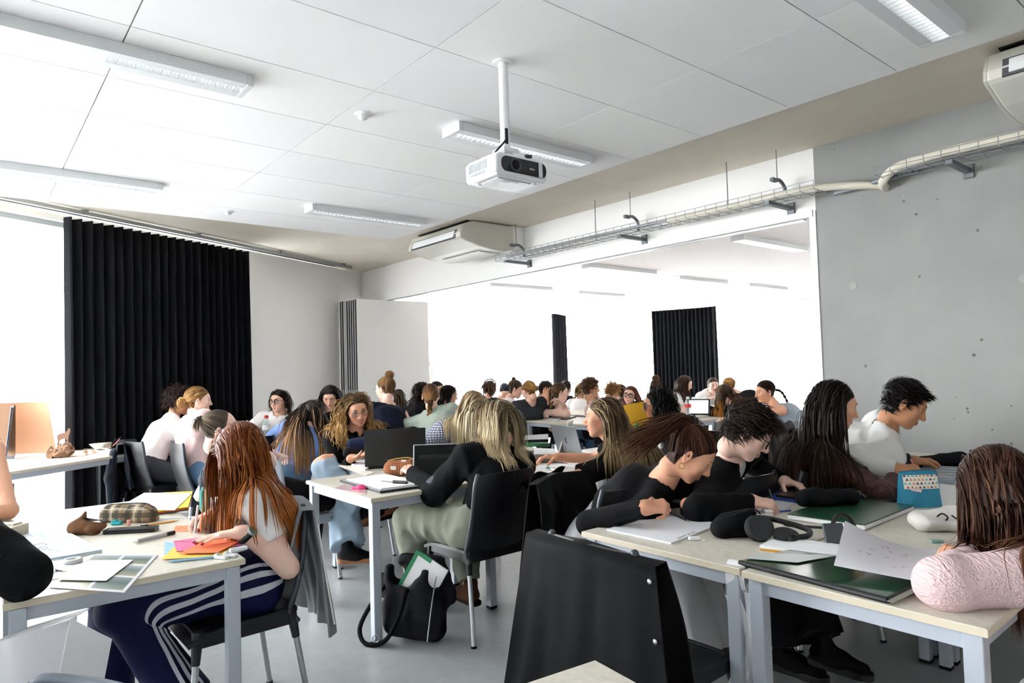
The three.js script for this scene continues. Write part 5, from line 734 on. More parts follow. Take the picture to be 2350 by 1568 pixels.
people.blazer = far('woman with a low blonde bun and black blazer, back turned, in the neighbouring room', 0, { lod: 1, face: -30, head: { at: [5.362, 1.101, -6.23], phi: -40, down: 30 }, pelvis: [5.50, 0.56, -6.62], top: { name: 'blazer', mat: C.charcoal, sleeve: 2, t: 0.022 }, hair: { color: '#8d6636', tip: '#b98c50', high: '#cfa468', tie: [0, -0.03, -0.105], bun: 0.034, vol: 0.008 }, shoulder: 0.18 });
people.boy = far('dark-haired young man with joined hands in the neighbouring room', 0, { lod: 1, male: true, face: 110, head: { at: [6.066, 1.072, -6.689], phi: 105, down: 16 }, skin: 'warm', armR: { at: [5.927, 0.931, -6.551], dir: [0.1, 1, 0], pose: 'flat' }, armL: { at: [6.039, 0.924, -6.589], dir: [0.1, 1, 0], pose: 'flat' }, top: { mat: C.skinTop, sleeve: 0.6, t: 0.012 }, hair: { style: 'short', color: '#33241b', len: 0.06, mess: 0.9, vol: 0.03, n: 1.6, curl: [0.006, 14, 0.01] } });
people.tank = far('woman in a black strappy top with clipped-up brown hair and one hand on her shoulder', 0, { lod: 1, face: 60, head: { at: [5.731, 1.07, -6.057], phi: 80, down: 6 }, skin: 'pale', pelvis: [6.02, 0.57, -6.42], armR: { at: [5.577, 0.625, -6.077], elbow: [5.649, 0.804, -6.138] }, armL: { at: [5.644, 0.964, -5.939], elbow: [5.629, 0.844, -5.764], dir: [-0.8, 0.3, -0.3], pose: 'rest' }, top: { mat: C.black, tank: 1, sleeve: 0, t: 0.01 }, bottom: { mat: C.jeans, t: 0.03 }, hair: { color: '#4c3928', tip: '#8a6c4a', high: '#a0845f', tie: [0, 0.03, -0.115], vol: 0.008, tail: { dir: [0, -1, 0], len: 0.24, n: 0.5, r: 0.02, spread: 0.25, fall: 0.3 } } });
people.behindTank = far('dark-haired person mostly hidden behind the strappy-top woman', 0, { face: 40, head: { at: [7.673, 1.034, -7.96], phi: 30 }, top: { mat: C.navyTop }, hair: { style: 'short', color: '#231a15', len: 0.06, vol: 0.03 } });
people.pinkMan = far('young man with tousled brown hair and a pink shirt facing right in the neighbouring room', 0, { lod: 1, male: true, face: 86, head: { at: [6.023, 1.108, -5.815], phi: 88, down: 4 }, skin: 'warm', pelvis: [6.25, 0.58, -5.85], armR: { at: [6.62, 0.8, -5.5] }, top: { mat: C.pink, sleeve: 1.95, t: 0.022 }, hair: { style: 'short', color: '#4a3022', tip: '#6b4a33', len: 0.08, mess: 0.8, vol: 0.035, n: 1.8, stand: 0.3, fall: 1.6, curl: [0.006, 12, 0.01] } });
people.blondBehind = far('blonde head half hidden behind the young man in the pink shirt', 0, { face: 10, head: { at: [7.289, 1.008, -7.241], phi: 10 }, top: { mat: C.white }, hair: { style: 'down', color: '#9a7648', tip: '#c9a36e', len: 0.2 } });
people.blondBun = far('short-haired ginger-blonde person in a black top, back half turned, beside the reddish-haired woman', 0, { face: 50, head: { at: [6.748, 1.029, -6.13], phi: 40, down: 20 }, top: { mat: C.black, sleeve: 2, t: 0.02 }, hair: { style: 'short', color: '#8a6035', tip: '#bb8a4e', len: 0.11, mess: 0.7, vol: 0.035, n: 1.6 } });
people.darkBehind = far('dark-haired person behind the ginger-blonde one in the neighbouring room', 0, { face: 30, head: { at: [7.593, 0.985, -6.733], phi: 20, down: 10 }, top: { mat: C.charcoal }, hair: { style: 'down', color: '#1d1716', len: 0.16, vol: 0.02 } });
people.glassRed = far('woman with reddish hair, glasses, grey cardigan and brown top leaning on the table', 0, { lod: 1, face: 190, head: { at: [6.475, 1.008, -5.578], phi: 205, down: 0, tilt: -8 }, skin: 'fair', lid: 0.2, pelvis: [6.72, 0.56, -5.75], armR: { at: [6.456, 0.8, -5.672] , dir: [0.4, 0, 0.8] }, armL: { at: [6.423, 0.8, -5.404] }, under: { mat: C.brown, sleeve: 0, t: 0.01 }, top: { name: 'cardigan', mat: C.greyKnit, sleeve: 2, t: 0.024, vee: 0.14 }, glasses: { r: 0.028, w: 0.004 }, hair: { style: 'down', color: '#5a2f20', tip: '#a05f4a', high: '#b87862', len: 0.4, vol: 0.02, part: 0 } });
people.bunsBehind = far('person with two brown hair buns behind the woman with black curls', 0, { face: 10, head: { at: [6.888, 1.062, -5.495], phi: 10 }, top: { mat: C.white }, hair: { color: '#4d3426', tip: '#7a5844', tie: [0.0, 0.10, -0.05], bun: 0.05, vol: 0.01 } });
people.white2 = far('woman with long dark hair and a white top looking down, before the wide dark curtain', 0, { lod: 1, face: 110, head: { at: [8.178, 1.087, -5.988], phi: 112, down: 22 }, skin: 'pale', top: { mat: C.white, sleeve: 0.6, t: 0.018 }, hair: { style: 'down', color: '#3a2720', tip: '#5c4236', len: 0.4, back: 0.6, vol: 0.018 } });
people.facing = far('woman in a pale hooded top with dark straps, facing us in the far room', 0, { face: 176, head: { at: [9.013, 1.029, -6.081], phi: 180, down: 8 }, skin: 'pale', top: { name: 'hoodie', mat: C.white, sleeve: 2, t: 0.03, hood: true }, hair: { color: '#4a3a34', tie: [0, 0, -0.11], vol: 0.006 } });
people.orange = far('woman in a black top, long dark hair dyed orange at the ends, neighbouring room', 0, { lod: 1, face: -20, head: { at: [7.026, 1.01, -4.607], phi: -12, down: 6 }, pelvis: [7.05, 0.57, -4.45], armL: { at: [6.62, 0.8, -4.75], elbow: [6.82, 0.779, -4.659] }, top: { mat: C.black, sleeve: 2, t: 0.016 }, bottom: { mat: C.jeans, t: 0.02 }, hair: { style: 'down', color: '#3d2a20', tip: '#d08a3a', high: '#c98f4d', len: 0.46, vol: 0.016, fade: [0.35, 0.7] } });
people.pack = far('ginger-haired person with a black jacket and rucksack, far behind the orange-tipped hair', 0, { face: -10, head: { at: [8.312, 1.046, -5.362], phi: -15, down: 12 }, top: { name: 'jacket', mat: C.blackSoft, sleeve: 2, t: 0.03, pack: true }, hair: { color: '#a8743c', tip: '#c99655', tie: [0, 0.03, -0.11], bun: 0.03, vol: 0.006 }, neck: [0.1, 0, 0.06] });
people.greyBraid = far('woman with a dark braid and grey vest, bare shoulder, facing left beside the concrete wall', 0, { lod: 1, face: -85, head: { at: [6.389, 1.068, -3.703], phi: -98, down: 8 }, skin: 'warm', pelvis: [6.55, 0.57, -3.52], armL: { at: [6.1, 0.8, -3.95], elbow: [6.068, 0.866, -3.588] }, top: { mat: C.slate, sleeve: 0, tank: 2, t: 0.014 }, bottom: { mat: C.jeans, t: 0.016 }, hair: { color: '#2b1c16', tip: '#3d2a20', tie: [0, 0.0, -0.108], vol: 0.004, braid: { local: [[0, -0.02, -0.16], [0, -0.10, -0.22], [0.01, -0.20, -0.25]], r: 0.014 } } });
people.leftArm = person({ label: 'person at the left edge, only a bare upper arm and elbow on the table showing', lod: 1, face: 150, head: { at: [-0.033, 1.261, -4.374], phi: 150 }, skin: 'warm', armL: { at: [0.031, 0.79, -3.839], elbow: [0.174, 0.79, -3.947], exact: true }, armR: { at: [-0.45, 0.8, -3.9] }, top: { mat: C.black, sleeve: 0, tank: 2, t: 0.012 }, bottom: { mat: C.black }, hair: { style: 'down', color: '#2a1c16', len: 0.3 } });
people.leftSleeve = person({ label: 'person at the lower left edge, only a black sleeved arm showing', lod: 0, face: -40, head: { at: [-0.215, 1.234, -2.711], phi: -40 }, bulk: 1.05, armR: { at: [0.034, 0.8, -2.802], elbow: [0.142, 0.822, -2.477], exact: true, hand: false }, armL: { at: [-0.75, 0.8, -2.7], hand: false }, top: { name: 'sweater', mat: C.blackSoft, sleeve: 2, t: 0.028 }, bottom: { mat: C.black }, hair: { style: 'down', color: '#2a1c16', len: 0.3 } });

// ---------------------------------------------------------------- chairs, each under its sitter
const CG = 'plastic chairs';
const blackShell = std('#121316', 0.4), greyRim = std('#3a3f47', 0.38);
const under = (p, d = 0.06) => { const f = dirOf(p.face); return [p.base.x + f.x * d, 0, p.base.z + f.z * d]; };
const chair0 = makeChair('black plastic chair under the long-haired blonde woman in a black jacket', blackShell, greyRim, under(people.blonde), yawOf(people.blonde.face), CG);
const chairFor = (label, p, d) => copyOf(chair0, label, under(people[p], d), yawOf(people[p].face), CG);
const chairAt = (label, x, z, phi) => copyOf(chair0, label, [x, 0, z], yawOf(phi), CG);
chairFor('black plastic chair under the red-haired writer in track trousers', 'red');
chairFor('black plastic chair under the woman with the high ponytail', 'pony', 0.02);
chairAt('empty black plastic chair in front with a black jacket over its back', 1.74, -1.47, 51);
chairFor('black plastic chair under the woman in the blue shirt', 'blueBack');
chairAt('empty black plastic chair left of the curly-haired smiling woman', 1.80, -5.35, 20);
chairFor('black plastic chair under the curly-haired smiling woman', 'curly');
chairFor('black plastic chair under the woman in the pink hoodie', 'pinkHood');
chairFor('black plastic chair under the braided woman in sage green', 'braid');
chairFor('black plastic chair under the woman in the gingham shirt', 'gingham');
chairFor('black plastic chair at far left behind the bare elbow', 'leftArm');
chairFor('black plastic chair under the woman in the navy sleeveless top', 'navyTank');
chairFor('black plastic chair under the dark-haired young man in glasses', 'guy');
chairFor('black plastic chair under the young man in the white sweater', 'white');
chairFor('black plastic chair under the woman in the lace top', 'lace');
chairFor('black plastic chair under the woman seen in profile', 'profile');
chairFor('black plastic chair under the woman with big black curls', 'curlBlack');
chairFor('black plastic chair under the woman in the black blazer', 'blazer');
chairFor('black plastic chair with a dark coat, under the curly-haired person in a white T-shirt', 'curlBack');
chairFor('black plastic chair under the woman in a white T-shirt and glasses', 'glassesT');
chairFor('black plastic chair under the woman with centre-parted hair', 'faceDown');
chairFor('black plastic chair under the strappy-top woman', 'tank');
chairFor('black plastic chair under the young man in the pink shirt', 'pinkMan');
chairFor('black plastic chair under the woman with orange hair ends', 'orange');
chairFor('black plastic chair under the woman with the grey vest and braid', 'greyBraid');
const chairG = makeChair('grey plastic chair under the man with the small bun', std('#a3aab4', 0.45), std('#9aa1ab', 0.45), under(people.bun), yawOf(people.bun.face), CG);
copyOf(chairG, 'pale grey plastic chair in the opening beside the concrete wall', [5.62, 0, -2.78], yawOf(-90), CG);

// ---------------------------------------------------------------- things on and around the tables
const TY = TH + 0.0005;
function slabGeo(c, t) {                                            // four corners (world), thickness upwards; geometry centred on the corners' mean
  const P = c.map(A3), m = P.reduce((a, p) => a.add(p), V(0, 0, 0)).multiplyScalar(1 / P.length), L = P.map((p) => p.clone().sub(m)), U = [[0, 0], [1, 0], [1, 1], [0, 1]]; if (L[1].clone().sub(L[0]).cross(L[3].clone().sub(L[0])).y > 0) { L.reverse(); U.reverse(); } L.reverse(); U.reverse();
  const tops = L.map((p) => p.clone().setY(p.y + t)), pos = [], uv = [], q = (a, b, c2, d, ua) => { for (const [p, u] of [[a, ua[0]], [b, ua[1]], [c2, ua[2]], [a, ua[0]], [c2, ua[2]], [d, ua[3]]]) { pos.push(p.x, p.y, p.z); uv.push(...u); } };
  q(tops[0], tops[1], tops[2], tops[3], U); q(L[3], L[2], L[1], L[0], [[0, 0], [0, 0], [0, 0], [0, 0]]);
  for (let i = 0; i < 4; i++) { const j = (i + 1) % 4; q(L[i], L[j], tops[j], tops[i], [[0.01, 0.01], [0.02, 0.01], [0.02, 0.02], [0.01, 0.02]]); }
  const g = new THREE.BufferGeometry(); g.setAttribute('position', new THREE.Float32BufferAttribute(pos, 3)); g.setAttribute('uv', new THREE.Float32BufferAttribute(uv, 2)); g.computeVertexNormals(); return { g, m };
}
function slab(name, label, cat, corners, t, mat, group) { const { g, m } = slabGeo(corners, t); return single(name, label, cat, g, mat, m.toArray(), 0, group); }
// centre, half length along a, half depth across, turn: corners of a rectangle on a level
const rect = (c, w, d, yaw, y = TY) => [[-1, -1], [1, -1], [1, 1], [-1, 1]].map(([i, j]) => { const x = i * w / 2, z = j * d / 2; return [c[0] + x * Math.cos(yaw) + z * Math.sin(yaw), y, c[2] - x * Math.sin(yaw) + z * Math.cos(yaw)]; });
const up = (c, dy) => c.map((p) => [p[0], p[1] + dy, p[2]]);
const YR = yawOf(90) - PI / 2;                                       // turn that lays a thing's length along the picture
function pen(name, label, a, b, r, mat, tipMat, group, cap2) {
  const A = A3(a), B = A3(b), g = thing(name, label, name, a, 0, group), d = B.clone().sub(A), L = d.length(), n = d.clone().normalize();
  part('barrel', rod(n.clone().multiplyScalar(L * 0.12), n.clone().multiplyScalar(L * (cap2 ? 0.8 : 0.985)), r, 10), mat, g); part('tip', rod([0, 0, 0], n.clone().multiplyScalar(L * 0.12), r * 0.18, 10, r), tipMat ?? mat, g); if (cap2) part('end', rod(n.clone().multiplyScalar(L * 0.8), d, r * 1.05, 10), cap2, g); return g;
}
function blob(name, label, cat, pos, prims, mat, cell = 0.004, amp = 0.003, f = 40, group, yaw = 0, extra) {
  const g = thing(name, label, cat, pos, yaw, group), a = prims.length * 7.7 + pos[0] * 9; const shape = meshField(prims, cell, { pad: 0.015, disp: (x, y, z) => noise3(x * f + a, y * f, z * f) * amp, uv: (x, y, z, nx, ny, nz) => (Math.abs(ny) > 0.7 ? [x, z] : Math.abs(nx) > Math.abs(nz) ? [z, y] : [x, y]) });
  part('body', shape, mat, g); if (extra) extra(g); return g;
}
function lid(g, z) { part('zip', tube(z, 0.0028, 24, 5), M.black, g); }
const K = (c, r = 0.6) => std(c, r);
// --- front left table
const tartan = canvasTex(256, 256, (c) => { c.fillStyle = '#8d7f63'; c.fillRect(0, 0, 256, 256); const band = (x, w, col) => { c.fillStyle = col; c.fillRect(x, 0, w, 256); c.fillRect(0, x, 256, w); }; band(20, 60, 'rgba(40,38,30,0.62)'); band(150, 50, 'rgba(44,42,34,0.6)'); band(104, 6, 'rgba(236,228,208,0.85)'); band(118, 6, 'rgba(236,228,208,0.85)'); band(230, 5, 'rgba(150,60,50,0.6)'); band(86, 3, 'rgba(150,60,50,0.55)'); }, 9, 9);
blob('pencil_case', 'tartan fabric pencil case, zipped, at the back of the left table', 'pencil case', [0.589, 0.745, -3.476], [cap([-0.10, 0.032, 0], [0.10, 0.032, 0], 0.032, 0.034, { l: V(0, 0, 1), w: 1.1 }), cap([-0.09, 0.05, 0], [0.08, 0.055, 0], 0.024, 0.022, { k: 0.03 }), cap([-0.115, 0.012, 0], [0.115, 0.012, 0], 0.014, 0.014, { k: 0.02, l: V(0, 0, 1), w: 2.2 })], new THREE.MeshStandardMaterial({ map: tartan, roughness: 0.9 }), 0.004, 0.004, 30, null, YR - 0.1, (g) => { lid(g, [[-0.10, 0.075, 0.0], [0, 0.081, 0.004], [0.09, 0.078, 0], [0.118, 0.06, 0]]); part('zip_pull', box(0.006, 0.02, 0.003, 0.125, 0.045, 0.004), M.zinc, g); });
blob('pouch', 'small crumpled brown suede pouch standing open beside the tartan case', 'pouch', [0.406, 0.745, -3.336], [cap([-0.045, 0.024, 0], [0.05, 0.02, 0.01], 0.026, 0.02, { l: V(0, 0, 1), w: 1.3 }), cap([-0.03, 0.03, -0.01], [-0.015, 0.085, -0.02], 0.03, 0.006, { k: 0.03 }), cap([0.0, 0.03, 0], [0.06, 0.03, -0.02], 0.02, 0.01, { k: 0.02 })], cloth('#6b4a33'), 0.0035, 0.006, 34, null, YR, (g) => { part('lining', sheet((u, v) => V(mix(-0.02, 0.06, u), 0.045 + 0.03 * (1 - u) * v, mix(-0.045, -0.01, v) + 0.01 * Math.sin(u * 6)), 8, 4, 0.002), M.black, g); });
single('sharpener', 'turquoise plastic pencil sharpener next to the tartan pencil case', 'sharpener', [rbox(0.045, 0.016, 0.026, 0, 0.008, 0, 0.007, 3), rbox(0.02, 0.006, 0.024, -0.008, 0.018, 0, 0.003)], K('#23a9b4', 0.35), [0.534, 0.745, -3.436], YR);
single('eraser', 'tiny pink rubber between the sharpener and the striped pencil', 'eraser', rbox(0.014, 0.026, 0.014, 0, 0.013, 0, 0.004), K('#d79a90', 0.8), [0.57, 0.745, -3.375], YR);
{ const g = thing('pencil_tin', 'flat black pencil tin on the left table', 'tin', [0.554, 0.745, -3.225], YR + 0.09); part('base', rbox(0.205, 0.012, 0.05, 0, 0.006, 0, 0.004), M.plasticBlack, g); part('lid', rbox(0.207, 0.007, 0.052, 0, 0.0155, 0, 0.003), K('#1b1c20', 0.3), g); part('end_trim', box(0.003, 0.012, 0.04, -0.1045, 0.009, 0), M.chrome, g); }
pen('pen', 'silver grey brush marker lying in front of the pencil tin', [0.516, 0.753, -2.989], [0.68, 0.753, -3.047], 0.0075, K('#a9adb0', 0.4), M.white, null, M.plasticBlack);
pen('pencil', 'yellow and black striped pencil behind the pencil tin', [0.754, 0.749, -3.3], [0.603, 0.749, -3.305], 0.0035, K('#d69b2c', 0.5), M.wood, null, M.plasticBlack);
single('ruler', 'clear plastic ruler lying behind the striped pencil', 'ruler', rbox(0.30, 0.002, 0.03, 0, 0.001, 0, 0.001), K('#dfe3e4', 0.2), [0.715, 0.745, -3.405], YR + 0.2);
const note = canvasTex(128, 64, (c) => { c.fillStyle = '#f08357'; c.fillRect(0, 0, 128, 64); c.strokeStyle = '#6b2a1c'; c.lineWidth = 3; c.beginPath(); c.moveTo(20, 40); c.quadraticCurveTo(26, 24, 34, 38); c.moveTo(44, 24); c.lineTo(52, 22); c.moveTo(60, 40); c.quadraticCurveTo(70, 24, 76, 40); c.moveTo(88, 22); c.lineTo(96, 24); c.stroke(); });
slab('note', 'orange paper note under the writing hand of the red-haired woman', 'note', [[0.685, 0.746, -3.086], [0.748, 0.746, -3.041], [0.786, 0.746, -3.157], [0.719, 0.746, -3.205]], 0.0006, new THREE.MeshStandardMaterial({ map: note, roughness: 0.8 }));
const E5 = (label, col, pts, y) => { const g0 = slabGeo(pts.map((p) => [p[0], y, p[2]]), 0.0014), g = thing('envelope', label, 'envelope', g0.m.toArray(), 0, 'coloured envelopes in front of the red-haired woman'); part('paper', g0.g, K(col, 0.85), g); const P = pts.map((p) => A3([p[0], y + 0.0021, p[2]]).sub(g0.m)), c = P[0].clone().add(P[1]).add(P[2]).add(P[3]).multiplyScalar(0.25); part('flap', slabGeo([P[2].toArray(), P[3].toArray(), c.clone().lerp(P[3], 0.1).toArray(), c.clone().lerp(P[2], 0.1).toArray()], 0.0008).g.translate(...P[2].clone().add(P[3]).add(c.clone().lerp(P[3], 0.1)).add(c.clone().lerp(P[2], 0.1)).multiplyScalar(0.25).toArray()), K(col, 0.8), g); };
E5('blue envelope lowest in the coloured pile on the left table', '#8fb9d6', [[0.575, 0.746, -2.736], [0.669, 0.746, -2.561], [0.735, 0.746, -2.761], [0.617, 0.746, -2.919]], 0.7457);
E5('large yellow envelope under the pink and orange ones', '#e8c24e', [[0.548, 0.75, -2.646], [0.732, 0.75, -2.522], [0.855, 0.75, -2.762], [0.669, 0.75, -2.896]], 0.7490);
E5('pink envelope in the middle of the coloured pile', '#d06a96', [[0.611, 0.75, -2.708], [0.816, 0.75, -2.618], [0.843, 0.75, -2.844], [0.639, 0.75, -2.88]], 0.7525);
E5('orange envelope lying top of the coloured pile', '#f07a44', [[0.606, 0.755, -2.655], [0.712, 0.755, -2.565], [0.845, 0.755, -2.687], [0.747, 0.755, -2.807]], 0.7560);
pen('pen', 'pale blue pen half under the coloured envelopes', [0.553, 0.75, -2.596], [0.7, 0.75, -2.539], 0.005, K('#9cc3da', 0.4));
for (const [x, y, l] of [[508, 1283, 'white correction roller at the table edge, left of the pair'], [528, 1281, 'white correction roller at the table edge, right of the pair']]) single('roller', l, 'correction roller', [rbox(0.022, 0.012, 0.055, 0, 0.006, 0, 0.004), new THREE.CylinderGeometry(0.009, 0.009, 0.016, 14).rotateZ(PI / 2).translate(0, 0.009, -0.02)], K('#d4d7da', 0.4), [0.712, 0.745, -2.514].map((v, i) => (i ? v : v + (x - 508) * 0.0016)), 0.5);
single('glue_stick', 'small white glue stick with a red band beside the envelopes', 'glue stick', [rod([-0.03, 0.01, 0], [0.02, 0.01, 0], 0.01, 14), rod([0.02, 0.01, 0], [0.032, 0.01, 0], 0.0085, 14)], K('#e8ebee', 0.4), [0.783, 0.745, -2.56], YR + 0.8);
const photos = canvasTex(512, 512, (c) => { c.fillStyle = '#e4e6e8'; c.fillRect(0, 0, 512, 512); const ph = (x, y, w, h, a, b, d) => { const g = c.createLinearGradient(x, y, x, y + h); g.addColorStop(0, a); g.addColorStop(0.45, b); g.addColorStop(1, d); c.fillStyle = g; c.fillRect(x, y, w, h); }; ph(24, 24, 220, 130, '#a9b6bd', '#8b9088', '#9b9a7a'); ph(268, 24, 220, 130, '#b9c4c9', '#6f7d78', '#a3a585'); ph(268, 178, 220, 140, '#b5c0c4', '#77837e', '#a8a98c'); ph(24, 340, 220, 150, '#7c8a90', '#8f9170', '#a5a37d'); ph(268, 340, 220, 150, '#93a09d', '#5e6c6c', '#8c9688'); });
slab('photo_sheet', 'glossy sheet of landscape photographs hanging over the front edge of the left table', 'photo sheet', [[0.213, 0.747, -2.562], [0.381, 0.747, -2.331], [0.554, 0.747, -2.733], [0.38, 0.747, -2.925]], 0.001, new THREE.MeshPhysicalMaterial({ map: photos, roughness: 0.25 }));
slab('card', 'blank white card on top of the photo sheet', 'card', [[0.239, 0.751, -2.621], [0.357, 0.751, -2.492], [0.471, 0.751, -2.704], [0.353, 0.751, -2.815]], 0.0012, M.paperGrey);
slab('sheet', 'white sheet of paper under the pens at the left table', 'paper', [[0.161, 0.746, -2.643], [0.266, 0.746, -2.662], [0.362, 0.746, -2.887], [0.244, 0.746, -2.966]], 0.0008, M.paper);
const padTex = canvasTex(512, 512, (c) => { c.fillStyle = '#e6edf1'; c.fillRect(0, 0, 512, 512); for (let i = 0; i < 12; i++) { c.fillStyle = i % 2 ? 'rgba(150,190,216,0.65)' : 'rgba(176,208,226,0.5)'; c.beginPath(); c.moveTo(0, i * 44 + 8); for (let x = 0; x <= 512; x += 64) c.lineTo(x, i * 44 + 8 + Math.sin(x * 0.02 + i) * 4); for (let x = 512; x >= 0; x -= 64) c.lineTo(x, i * 44 + 24 + Math.sin(x * 0.03 + i) * 4); c.fill(); } c.fillStyle = '#5d6470'; c.font = 'italic 92px serif'; c.fillText('Comi', 170, 250); c.fillStyle = 'rgba(90,98,110,0.55)'; c.font = 'italic 40px serif'; c.fillText('x  ~', 330, 300); c.fillText('- - -', 190, 320); });
slab('writing_pad', 'pale blue striped pad with handwriting at the left edge', 'pad', [[0.04, 0.746, -3.293], [0.223, 0.746, -2.934], [0.408, 0.746, -2.937], [0.322, 0.746, -3.597]], 0.010, new THREE.MeshStandardMaterial({ map: padTex, roughness: 0.8 }));
single('tape_roll', 'small roll of clear tape beside the striped pad', 'tape', new THREE.TorusGeometry(0.023, 0.008, 10, 28).rotateX(PI / 2).translate(0, 0.009, 0), K('#cfd2d2', 0.3), [0.307, 0.745, -2.845]);
pen('pen', 'white and steel technical pen between pad and photo sheet', [0.246, 0.751, -2.742], [0.235, 0.751, -2.925], 0.006, K('#e0e2e4', 0.35), M.chrome);
pen('pencil', 'thin grey pencil lying beside the technical pen', [0.275, 0.749, -2.723], [0.204, 0.749, -2.856], 0.0032, K('#56606b', 0.5), M.wood);
{ const ps = [['#3d6a55', 0.0], ['#d8562e', 0.006], ['#e5cf3e', 0.013]]; const cs = [[0.695, 0.745, -3.53], [0.85, 0.745, -3.531], [0.984, 0.745, -3.991], [0.789, 0.745, -4.114]]; ps.forEach(([c, dy], i) => slab('folder', ['dark green card folder lowest in the stack behind the tartan case', 'orange card folder in the middle of the stack behind the tartan case', 'yellow card folder topmost in the stack behind the tartan case'][i], 'folder', up(cs, dy), 0.005, K(c, 0.7))); slab('sheet', 'large white paper sheet on top of the coloured card folders', 'paper', up([[0.582, 0.765, -3.739], [0.776, 0.765, -3.473], [0.957, 0.765, -3.9], [0.771, 0.765, -4.126]], 0), 0.0012, M.paper); }
{ const g = thing('box', 'small beige cardboard box at the left edge of the table', 'box', [0.14, 0.745, -3.488], YR); part('body', rbox(0.13, 0.055, 0.10, 0, 0.0275, 0, 0.002), K('#b9b09c', 0.85), g); part('lid_flap', box(0.10, 0.006, 0.05, -0.01, 0.058, -0.02), K('#cfc6b0', 0.85), g); }
{ const g = thing('satchel', 'small teal bag with cream trim hanging on the grey chair', 'bag', [1.14, 0.591, -4.35], yawOf(60)); part('panel', rbox(0.16, 0.15, 0.05, 0, 0.05, 0, 0.02, 3), cloth('#1d5f58'), g); part('trim', [tube([[-0.08, -0.03, 0.0], [-0.085, 0.08, 0], [-0.07, 0.125, 0]], 0.008, 12, 6), tube([[-0.08, -0.03, 0.02], [0, -0.05, 0.03], [0.08, -0.03, 0.02]], 0.014, 12, 6)], cloth('#c9b48c'), g); part('strap', tube([[-0.06, 0.12, 0], [-0.075, 0.25, -0.02], [-0.05, 0.12, -0.03]], 0.004, 20, 5), cloth('#7f8893'), g); }
// --- window table with cardboard models
const kraft = K('#b98c6c', 0.9), kraftDark = K('#8a6a52', 0.9);
{ const b = [0.442, 0.745, -7.145]; const g = thing('cardboard', 'curved kraft cardboard sheets standing at the left end of the window table', 'cardboard', b); part('sheet', sheet((u, v) => V(mix(-0.40, mix(0.13, 0.05, v), u), v * 0.46, -0.10 - 0.12 * Math.sin(u * 2.4)).applyAxisAngle(V(0, 1, 0), YR), 12, 6, 0.004), kraft, g); part('sheet', sheet((u, v) => V(mix(-0.45, -0.13, u), v * 0.45, 0.02 - 0.06 * u).applyAxisAngle(V(0, 1, 0), YR), 6, 4, 0.004), kraftDark, g); }
{ const g = thing('monitor', 'thin dark screen seen edge-on at the left end of the window table', 'monitor', [0.298, 0.745, -7.151], YR - 0.95); part('screen', rbox(0.38, 0.40, 0.014, 0.06, 0.24, 0, 0.005).rotateX(-0.1), K('#2d3a4c', 0.35), g); part('stand', [rbox(0.14, 0.012, 0.12, 0.04, 0.006, 0, 0.004), rbox(0.05, 0.08, 0.02, 0.06, 0.05, -0.005, 0.004)], M.plasticGrey, g); }
{ const b = [0.641, 0.745, -6.806]; blob('rock_model', 'lump of crumpled brown cardboard rocks on the window table', 'model', b, [ell([-0.05, 0.045, 0], [0.045, 0.045, 0.04]), ell([0.03, 0.05, 0.02], [0.06, 0.055, 0.05]), ell([0.05, 0.085, 0], [0.035, 0.03, 0.03]), ell([0.0, 0.03, 0.05], [0.05, 0.03, 0.03])], kraftDark, 0.005, 0.024, 44);
  const s = [[-0.055, 0], [-0.05, 0.05], [-0.058, 0.085], [-0.04, 0.105], [-0.01, 0.112], [0.02, 0.118], [0.035, 0.135], [0.04, 0.152], [0.047, 0.145], [0.054, 0.15], [0.056, 0.125], [0.05, 0.105], [0.042, 0.08], [0.04, 0.045], [0.046, 0], [0.034, 0], [0.028, 0.045], [0.02, 0.062], [-0.02, 0.056], [-0.032, 0.045], [-0.04, 0.0]];
  single('animal_cutout', 'flat brown cardboard cut-out of a standing cat-like animal on the cardboard rocks', 'cut-out', extr(s, 0.004, 0.0005), K('#7d5f4e', 0.9), [b[0] + 0.03, b[1] + 0.09, b[2]], YR); }
